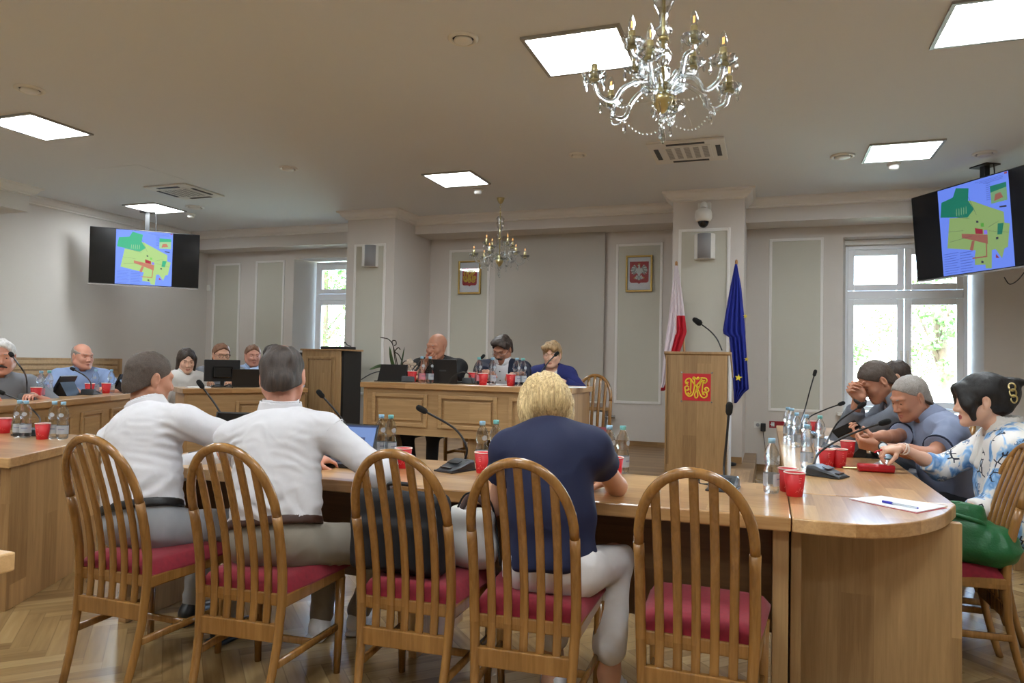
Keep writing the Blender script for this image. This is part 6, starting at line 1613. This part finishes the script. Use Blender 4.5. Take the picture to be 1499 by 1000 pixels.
fo = folds(.007, (13, 13, 13), 41)
p.part('jacket', p.torso_ops(.022, .12)+p.sleeves(.86, .014)+p.sleeve_cuts(.86)+p.neck_cut(.066, 0, .02)+[('s', Cone(p.spine(.98, .1), p.spine(.55, .20), .06, .02), .02)], 'suitgrey', .0065, disp=fo)
p.part('shirt', p.torso_ops(.004)+p.neck_cut(.064, -.01), 'shirtwhite', .009); p.collar('suitgrey', .070, .035)
k, a = p.seat_legs(.42); p.part('trousers', p.legs_ops(k, a), 'suitgrey', .012); p.shoes(a)
p.hair('buzz', 'hbuzz', .008, .078, -.112); p.brows('hdark'); p.eyes()
p.mesh('watch_strap', MB().tube([p.arm[-1][2]+frame(p.arm[-1][2]-p.arm[-1][1])@A3(.036*math.cos(t), -.03, .036*math.sin(t)) for t in [2*PI*i/20 for i in range(20)]], 1, 6, flat=(.012, .003), closed=True), 'black')
# man in the grey-blue polo shirt looking down at a phone
HC = A3(*atd(1331, 582, 4.15))
p = Person('man with short grey hair in a grey-blue polo shirt looking at his phone', (HC[0]+.24, HC[1]+.0, .54), (HC[0]+.12, HC[1]-.0, HC[2]-.125), HC, F90+RAD(14), (RAD(14), RAD(24), 0), 'skin2', sw=.20, hs=1.03, fat=.6, res=.0045, jaw=1.1)
w1 = A3(*atd(1268, 642, 3.98)); w2 = A3(*atd(1285, 655, 3.80))
p.limb(1, tuple(w1), (.2, .6, -1), (-.9, -.1, .25), (-.1, .3, 1), 'hold'); p.limb(-1, tuple(w2), (.1, -1, -.5), (-.9, .25, .18), (-.1, .6, .6), 'hold')
p.build()
p.part('polo_shirt', p.torso_ops(.012)+p.sleeves(.36, .010)+p.sleeve_cuts(.36)+p.neck_cut(.060, -.005), 'polo', .006, disp=folds(.007, (12, 12, 12), 51)); c1, c2 = p.collar('polo', .068, .04)
for q in (1, -1):
    a_, e_, _ = p.arm[q]; d = nrm(e_-a_); c = a_+(e_-a_)*.70; u = nrm(np.cross(d, A3(0, 0, 1))); v = np.cross(d, u)
    p.mesh('sleeve_band', MB().tube([c+u*.0725*math.cos(t)+v*.0725*math.sin(t) for t in [2*PI*i/24 for i in range(24)]], 1, 6, flat=(.006, .004), up=tuple(d), closed=True), 'navysuit')
k, a = p.seat_legs(.42); p.part('trousers', p.legs_ops(k, a), 'dark', .012); p.shoes(a)
p.hair('buzz', 'hgrey', .004, .088, -.10); p.brows('hgrey'); p.eyes()
wc = p.arm[-1][2]; wd = nrm(wc-p.arm[-1][1]); wR = frame(wd)
p.mesh('watch_strap', MB().tube([wc-wd*.02+wR@A3(.033*math.cos(t), 0, .031*math.sin(t)) for t in [2*PI*i/24 for i in range(24)]], 1, 6, flat=(.012, .003), up=tuple(wd), closed=True), 'black')
wf = wc-wd*.02+nrm(A3(0, -1, .25))*.036; nn = nrm(A3(0, -1, .25))
p.mesh('watch_face', MB().cyl(wf, wf+nn*.012, .024, n=20).cyl(wf+nn*.012, wf+nn*.0135, .019, n=20, m=1), [MAT['black'], MAT['blackgloss']])
ph = p.arm[1][2]+A3(-.115, -.01, .045)
q = MB().box((0, 0, 0), (.14, .072, .009), bev=.003).build('mobile_phone', MAT['blackgloss']); q.location = ph; q.rotation_euler = (.5, -.5, .2); tag(q, 'black mobile phone held by the man in the polo shirt', 'phone')
# dark-haired woman in a white and blue jacket
HC = A3(*atd(1434, 586, 3.48))
def floral():
    t = NT('floral_cloth'); co = t.coord()
    def nz(sc, det=2., dis=0., mp=None):
        n = t.node('ShaderNodeTexNoise', Scale=sc, Detail=det, Distortion=dis); t.link(co if mp is None else mp, n.inputs[0]); return n.outputs[0]
    strokes = t.coord('Object', scale=(9, 9, 4.5), rot=(.3, .5, .4))
    n1 = t.node('ShaderNodeTexNoise', Scale=1.0, Detail=3.0, Distortion=1.4); t.link(strokes, n1.inputs[0])
    base = t.ramp(n1.outputs[0], [(.50, srgb(226, 224, 222)), (.54, srgb(150, 190, 228)), (.62, srgb(92, 142, 200)), (.70, srgb(190, 214, 236))])
    v = t.node('ShaderNodeTexVoronoi', Scale=22.0); v.feature = 'DISTANCE_TO_EDGE'; t.link(co, v.inputs[0])
    v2 = t.node('ShaderNodeTexVoronoi', Scale=11.0); t.link(co, v2.inputs[0])
    m = t.math('MULTIPLY', t.math('LESS_THAN', v.outputs[0], .06), t.math('GREATER_THAN', nz(7, 1.), .56))
    m2 = t.math('MULTIPLY', t.math('LESS_THAN', v2.outputs[0], .30), t.math('GREATER_THAN', nz(90, 1.), .50))
    b2 = t.mix(t.math('MULTIPLY', m2, .8), base, srgb(70, 104, 150)); t.link(t.mix(m, b2, srgb(32, 40, 58)), t.b.inputs['Base Color']); t.b.inputs['Roughness'].default_value = .8
    return t.mat
MAT['floral'] = floral()
p = Person('dark-haired woman in a white jacket with blue flower print at the right edge', (HC[0]+.13, HC[1]+.02, .56), (HC[0]+.105, HC[1]-.005, HC[2]-.15), HC, F90-RAD(4), (RAD(2), RAD(8), 0), 'skin4', sw=.175, hs=1.0, female=True, fat=.4, res=.0042)
w1 = A3(*atd(1318, 655, 3.62))
p.limb(1, tuple(w1), (.1, .5, -1), (-.85, -.12, -.18), (-.1, .1, -1), 'pinch'); p.limb(-1, tuple(atd(1372, 757, 3.22)), (.1, -.6, -1), (-.95, .2, -.05), (0, .2, -1), 'relaxed', elbow=tuple(atd(1452, 742, 3.28)))
p.build('lipred')
p.part('jacket', p.torso_ops(.020, .10)+p.sleeves(.68, .012)+p.sleeve_cuts(.68)+p.neck_cut(.058, .01, .03)+[('s', Cone(p.spine(.99, .09), p.spine(.45, .22), .06, .03), .02)], 'floral', .006, disp=folds(.007, (11, 11, 11), 61))
p.part('blouse', p.torso_ops(.006)+p.neck_cut(.062, .02, .03), 'cream', .008)
p.part('collar', [('u', Cone(p.spine(1.0, .0), p.spine(1.13, -.01), .098, .066), .001), ('s', Cone(p.spine(.8), p.spine(1.25, -.01), .068, .056), .003), ('u', Cone(p.spine(1.0, .05, -.07), p.spine(.66, .150, -.055), .034, .026), .02), ('u', Cone(p.spine(1.0, .05, .07), p.spine(.66, .150, .055), .034, .026), .02), ('s', Cone(p.spine(1.05, .09), p.spine(.75, .19), .045, .02), .008)], 'cream', .004, smooth=4)
k, a = p.seat_legs(.40); p.part('trousers', p.legs_ops(k, a, (.09, .068, .058, .05)), 'dark', .012); p.shoes(a)
h = p.hair('updo', 'hblack'); p.brows('hblack'); p.eyes()
hh = lambda x, y, z: p.HC+p.HR@(A3(x, y, z)); m = MB()
for k_ in range(3):
    c = hh(-.062+.0*k_, -.125, .052-.028*k_); R_ = p.HR
    m.tube([c+R_@A3(-.006+.004*math.sin(t*2), .013*math.cos(t), .018*math.sin(t)) for t in [2*PI*i/18 for i in range(18)]], .0042, 6, closed=True)
p.mesh('hair_clip', m, 'brass')
c = p.arm[1][2]; d = nrm(c-p.arm[1][1]); R_ = frame(d)
m = MB(); m.tube([c-d*.025+R_@A3(.032*math.cos(t), .004*math.sin(3*t), .030*math.sin(t)) for t in [2*PI*i/24 for i in range(24)]], .0035, 6, closed=True); m.tube([c-d*.012+R_@A3(.031*math.cos(t), .004*math.cos(2*t), .029*math.sin(t)) for t in [2*PI*i/24 for i in range(24)]], .003, 6, closed=True)
p.mesh('bracelet', m, 'cupwhite')
a_, b_ = atd(1280, 662, 3.62), atd(1302, 655, 3.64)
q = MB().cyl((0, 0, 0), b_-a_, .0045).build('pen', MAT['redcase']); q.location = a_; tag(q, 'red pen in the fingers of the dark-haired woman', 'pen')
# person half hidden behind the grey suit
HC = A3(*atd(1309, 552, 5.5))
p = Person('dark-haired person almost hidden behind the man in the grey suit by the window', (HC[0]+.22, HC[1], .56), (HC[0]+.10, HC[1], HC[2]-.12), HC, F90, (0, RAD(18), 0), 'skin1', sw=.18, res=.006)
for q in (1, -1): p.limb(q, (HC[0]-.25, HC[1]+q*.12, .80), (0, q, -1), (-1, 0, 0), (0, 0, -1), 'relaxed')
p.build(); p.part('shirt', p.torso_ops(.012)+p.sleeves(.95, .006)+p.sleeve_cuts(.95)+p.neck_cut(.064, -.01), 'paleblue', .009); p.hair('short', 'hdark', .01)
k, a = p.seat_legs(.40); p.part('trousers', p.legs_ops(k, a), 'dark', .014); p.shoes(a)
# ---------------------------------------------------------------- podium
def seated(label, px, py, dep, face, head, skn, hs, lean, hands, sw=.195, fat=.2, female=False, dh=.53, res=.0045, drop=None, scale=1., nose=1., jaw=1., ears=True, extra=None):
    drop = drop or .13*hs
    HC = A3(*atd(px, py, dep)); R = rotm(face); NB = HC+R@A3(0, -.035-.03*lean, -drop); P = NB+R@A3(0, -.12*lean, -dh)
    p = Person(label, P, NB, HC, face, head, skn, sw=sw, hs=hs, fat=fat, female=female, res=res, nose=nose, jaw=jaw, ears=ears, scale=scale)
    for q, (hd, pole, fd, pn, po) in hands(p).items(): p.limb(q, tuple(hd), pole, fd, pn, po)
    p.build(); return p
def table_hands(p, z, fw=.30, sp=.14): 
    return {q: (A3(p.P[0], p.P[1], 0)+p.R@A3(q*sp, fw, 0)+A3(0, 0, z+.035), tuple(p.R@A3(q, -.2, -.7)), tuple(p.R@A3(-q*.5, .9, 0)), (0, 0, -1), 'relaxed') for q in (1, -1)}
def lower(p, mat='dark', z=.2, kz=.5, shoe='shoeblack'):
    k, a = p.seat_legs(.40, kz=p.P[2]-.05, az=z+.09, ay=.36); p.part('trousers', p.legs_ops(k, a), mat, .014); p.shoes(a, shoe, z=z)
p = seated('bald man in a black t-shirt resting his chin on his hand on the podium', 639, 508, 6.62, PI-RAD(2), (RAD(-9), RAD(6), RAD(-4)), 'skin2', 1.03, .6,
   lambda p: {1: (p.HC+p.HR@A3(.035, .10, -.135), (-.3, -.5, -.9), tuple(p.HR@A3(-.75, .25, .35)), tuple(p.HR@A3(0, -.8, .6)), 'hold'), -1: (A3(p.P[0], p.P[1], 0)+p.R@A3(-.02, .42, 0)+A3(0, 0, PTZ+.035), (1, .3, -.6), tuple(p.R@A3(.9, .4, 0)), (0, 0, -1), 'relaxed')}, sw=.20, fat=.3, dh=.60, scale=1.04, drop=.115)
p.part('t_shirt', p.torso_ops(.014)+p.sleeves(.30, .012)+p.sleeve_cuts(.30)+p.neck_cut(.066, .02, .03), 'blacktee', .007, disp=folds(.006, (12, 12, 12), 71)); lower(p); p.eyes(); p.brows('hgrey')
p = seated('man in a navy suit with dark hair and glasses writing on the podium', 735, 511, 6.75, PI+RAD(8), (RAD(-16), RAD(30), RAD(-6)), 'skin2', 1.0, .5,
   lambda p: {1: (at(714, 555, PTZ+.06), (-.6, -.2, -.8), tuple(p.R@A3(-.5, .8, -.3)), tuple(p.R@A3(-.7, -.1, -.7)), 'pinch'), -1: (at(757, 561, PTZ+.04), (.8, -.2, -.6), tuple(p.R@A3(.8, .5, 0)), (0, 0, -1), 'relaxed')}, sw=.19, fat=.5, dh=.60, scale=1.02, drop=.125)
p.part('jacket', p.torso_ops(.024, .1)+p.sleeves(.93, .014)+p.sleeve_cuts(.93)+p.neck_cut(.066, .0, .03)+[('s', Cone(p.spine(1.0, .09), p.spine(.2, .20), .075, .05), .012)], 'navysuit', .007, disp=folds(.006, (12, 12, 12), 81))
p.part('shirt', p.torso_ops(.012)+p.neck_cut(.064, -.01), 'shirtwhite', .008); p.collar('shirtwhite', .07, .04)
bt = MB()
for k in range(5): c = p.spine(.88-.14*k, .139); bt.ell(c+p.T[:, 1]*.012, (.007, .007, .007), 8)
p.mesh('shirt_buttons', bt, 'black'); lower(p); p.hair('side', 'hdark', .014, .06, -.10); p.brows('hdark'); p.glasses('silver', .01); p.moustache('hdark', .03)
pn = MB().cyl((0, 0, 0), (-.03, -.05, .11), .005).build('pen', MAT['black']); pn.location = at(716, 557, PTZ+.01); tag(pn, 'pen in the writing hand of the man in the navy suit', 'pen')
p = seated('short-haired woman in a royal blue jacket speaking into a podium microphone', 808, 519, 6.60, PI+RAD(6), (RAD(-4), RAD(8), 0), 'skin4', .96, .15, lambda p: table_hands(p, PTZ, .32), sw=.160, female=True, dh=.57, scale=.95, jaw=.9, nose=.95)
p.part('jacket', p.torso_ops(.022, .1)+p.sleeves(.93, .012)+p.sleeve_cuts(.93)+p.neck_cut(.062, .01, .03)+[('s', Cone(p.spine(1.0, .09), p.spine(.3, .21), .062, .04), .012)], 'bluejacket', .007, disp=folds(.005, (12, 12, 12), 91))
p.part('blouse', p.torso_ops(.012)+p.neck_cut(.066, .03, .03), 'cream', .008); lower(p); p.hair('crop', 'hsand'); p.brows('hsand'); p.eyes()
# ---------------------------------------------------------------- far left
LEFTSEATS = []
LT_ = LA-PI/2+PI/2
FL = math.atan2(-(EYE.x+8), 0)
faceR = -PI/2+RAD(8)
p = seated('white-haired man with a dark moustache in a grey shirt at the far left edge', 1, 523, 5.75, faceR-RAD(30), (RAD(-12), RAD(2), 0), 'skin3', 1.18, .25, lambda p: table_hands(p, LFZ, .34, .16), sw=.21, fat=.8, dh=.54)
LEFTSEATS.append(('arched slat-back chair holding the white-haired man at the left edge of the picture', p))
p.part('shirt', p.torso_ops(.014, 0, .064, 1)+p.sleeves(.46, .014)+p.sleeve_cuts(.46)+p.neck_cut(.060, -.005, .02), 'greyshirt', .007, disp=folds(.007, (12, 12, 12), 101)); p.collar('greyshirt', .07, .04); lower(p, z=.15)
p.hair('short', 'hwhite', .010, .066, -.10); p.moustache('hdark', .034); p.brows('hgrey'); p.eyes()
p = seated('bald man in a short-sleeved blue shirt at the far left table', 121, 522, 7.15, faceR-RAD(40), (RAD(26), RAD(2), 0), 'skin3', 1.06, .2, lambda p: table_hands(p, LFZ, .36, .15), sw=.20, fat=.8, dh=.54)
LEFTSEATS.append(('arched slat-back chair holding the bald man in the blue shirt', p))
p.part('shirt', p.torso_ops(.014, 0, .064, 1)+p.sleeves(.44, .014)+p.sleeve_cuts(.44)+p.neck_cut(.060, -.005, .02), 'blueshirt', .007, disp=folds(.007, (12, 12, 12), 111)); p.collar('blueshirt', .07, .04); lower(p, z=.15)
p.hair('rim', 'hgrey', .003); p.brows('hgrey'); p.eyes()
p = seated('young woman with long dark hair in a white blouse left of the monitor', 273, 528, 7.25, PI+RAD(70), (RAD(-14), RAD(14), 0), 'skin4', .98, .1, lambda p: {q: (A3(p.P[0], p.P[1], 0)+p.R@A3(q*.09, .24, 0)+A3(0, 0, p.P[2]+.14), tuple(p.R@A3(q, -.3, -.8)), tuple(p.R@A3(-q*.6, .8, 0)), (0, 0, -1), 'relaxed') for q in (1, -1)}, sw=.155, female=True, dh=.53, jaw=.85, nose=.94)
LEFTSEATS.append(('arched slat-back chair holding the young woman in the white blouse', p))
p.part('blouse', p.torso_ops(.014)+p.sleeves(.44, .016)+p.sleeve_cuts(.44)+p.neck_cut(.056, .0, .03), 'cream', .007, disp=folds(.006, (12, 12, 12), 121)); p.collar('cream', .062, .034); lower(p, 'beige', .15); p.hair('long', 'hdark'); p.brows('hdark'); p.eyes()
p = seated('man with glasses looking over the black monitor', 324, 520, 7.75, PI+RAD(40), (RAD(20), RAD(4), 0), 'skin1', 1.02, .1, lambda p: table_hands(p, DMZ, .30), dh=.53, res=.005)
LEFTSEATS.append(('arched slat-back chair holding the man with glasses behind the monitor', p))
p.part('shirt', p.torso_ops(.012)+p.sleeves(.95, .006)+p.sleeve_cuts(.95)+p.neck_cut(.064, -.01), 'greyshirt', .009); p.collar('greyshirt'); lower(p, z=.15); p.hair('short', 'hred', .012, .082); p.glasses(); p.eyes()
p = seated('reddish-haired man in a pale blue shirt behind the computer desk', 370, 521, 8.35, PI+RAD(38), (RAD(14), RAD(2), 0), 'skin3', 1.04, .1, lambda p: table_hands(p, DMZ, .28), dh=.53, res=.005, fat=.5)
LEFTSEATS.append(('arched slat-back chair holding the reddish-haired man in pale blue', p))
p.part('shirt', p.torso_ops(.012)+p.sleeves(.45, .01)+p.sleeve_cuts(.45)+p.neck_cut(.064, -.01), 'paleblue', .009); p.collar('paleblue'); lower(p, z=.15); p.hair('short', 'hred', .010, .080); p.brows('hred'); p.eyes()
p = seated('dark-haired man in a light blue shirt half hidden behind the bent white-shirted man', 398, 522, 8.0, PI+RAD(75), (RAD(-20), RAD(6), 0), 'skin2', 1.04, .3, lambda p: table_hands(p, DMZ, .28), dh=.53, res=.005, fat=.3)
LEFTSEATS.append(('arched slat-back chair holding the half hidden dark-haired man in light blue', p))
p.part('shirt', p.torso_ops(.012)+p.sleeves(.45, .01)+p.sleeve_cuts(.45)+p.neck_cut(.064, -.01), 'paleblue', .009); p.collar('paleblue'); lower(p, z=.15); p.hair('short', 'hdark', .012, .078); p.eyes()

for lab, who in LEFTSEATS: chair(who.P[0]-who.R[0, 1]*.17, who.P[1]-who.R[1, 1]*.17, who.face, lab, .15)
# ================================================================== LIGHT AND CAMERA
w = bpy.data.worlds.new('sky'); SC.world = w; w.use_nodes = True
nt = w.node_tree; bg = nt.nodes['Background']
sk = nt.nodes.new('ShaderNodeTexSky'); sk.sky_type = 'NISHITA'; sk.sun_elevation = math.radians(52); sk.sun_rotation = math.radians(200)
sk.sun_disc = False; sk.altitude = 100
nt.links.new(sk.outputs[0], bg.inputs[0]); bg.inputs[1].default_value = SKY
sun = bpy.data.objects.new('sun', bpy.data.lights.new('sun', 'SUN')); COL.objects.link(sun)
sun.data.energy = SUN; sun.data.angle = .01; sun.rotation_euler = (math.radians(40), 0, math.radians(-20))
def portal(x0, x1, z0, z1, y):
    l = bpy.data.lights.new('window_portal', 'AREA'); l.shape = 'RECTANGLE'; l.size = x1-x0; l.size_y = z1-z0
    l.cycles.is_portal = True
    o = bpy.data.objects.new('window_portal', l); COL.objects.link(o); o.location = ((x0+x1)/2, y, (z0+z1)/2); o.rotation_euler = (-PI/2, 0, 0)
portal(.84, 2.3, .75, 2.87, 9.97); portal(-7.0, -5.5, .8, 2.86, 10.06)
cam = bpy.data.cameras.new('camera'); co = bpy.data.objects.new('camera', cam); COL.objects.link(co)
cam.sensor_width = 36; cam.lens = 1050/1499*36; cam.clip_start = .05; cam.clip_end = 300
YAW, PITCH, ROLL = [math.radians(a) for a in (19.7, 1.63, -1.125)]
fwd = Vector((-math.sin(YAW)*math.cos(PITCH), math.cos(YAW)*math.cos(PITCH), math.sin(PITCH)))
rt = Vector((math.cos(YAW), math.sin(YAW), 0)); dn = fwd.cross(rt)
r2 = rt*math.cos(ROLL)+dn*math.sin(ROLL); d2 = dn*math.cos(ROLL)-rt*math.sin(ROLL)
m3 = Matrix((r2, -d2, -fwd)).transposed()
co.matrix_world = Matrix.Translation((0, 0, 1.28)) @ m3.to_4x4()
SC.camera = co
vs = SC.view_settings; SC.display_settings.display_device = 'sRGB'
vs.view_transform = 'Standard'; vs.look = 'None'; vs.gamma = 1; vs.use_curve_mapping = False; vs.exposure = EXPO
cy = SC.cycles
cy.use_denoising = True; cy.max_bounces = 10; cy.diffuse_bounces = 5; cy.glossy_bounces = 4; cy.transmission_bounces = 8; cy.transparent_max_bounces = 12
cy.sample_clamp_indirect = 6; cy.caustics_refractive = False; cy.caustics_reflective = False
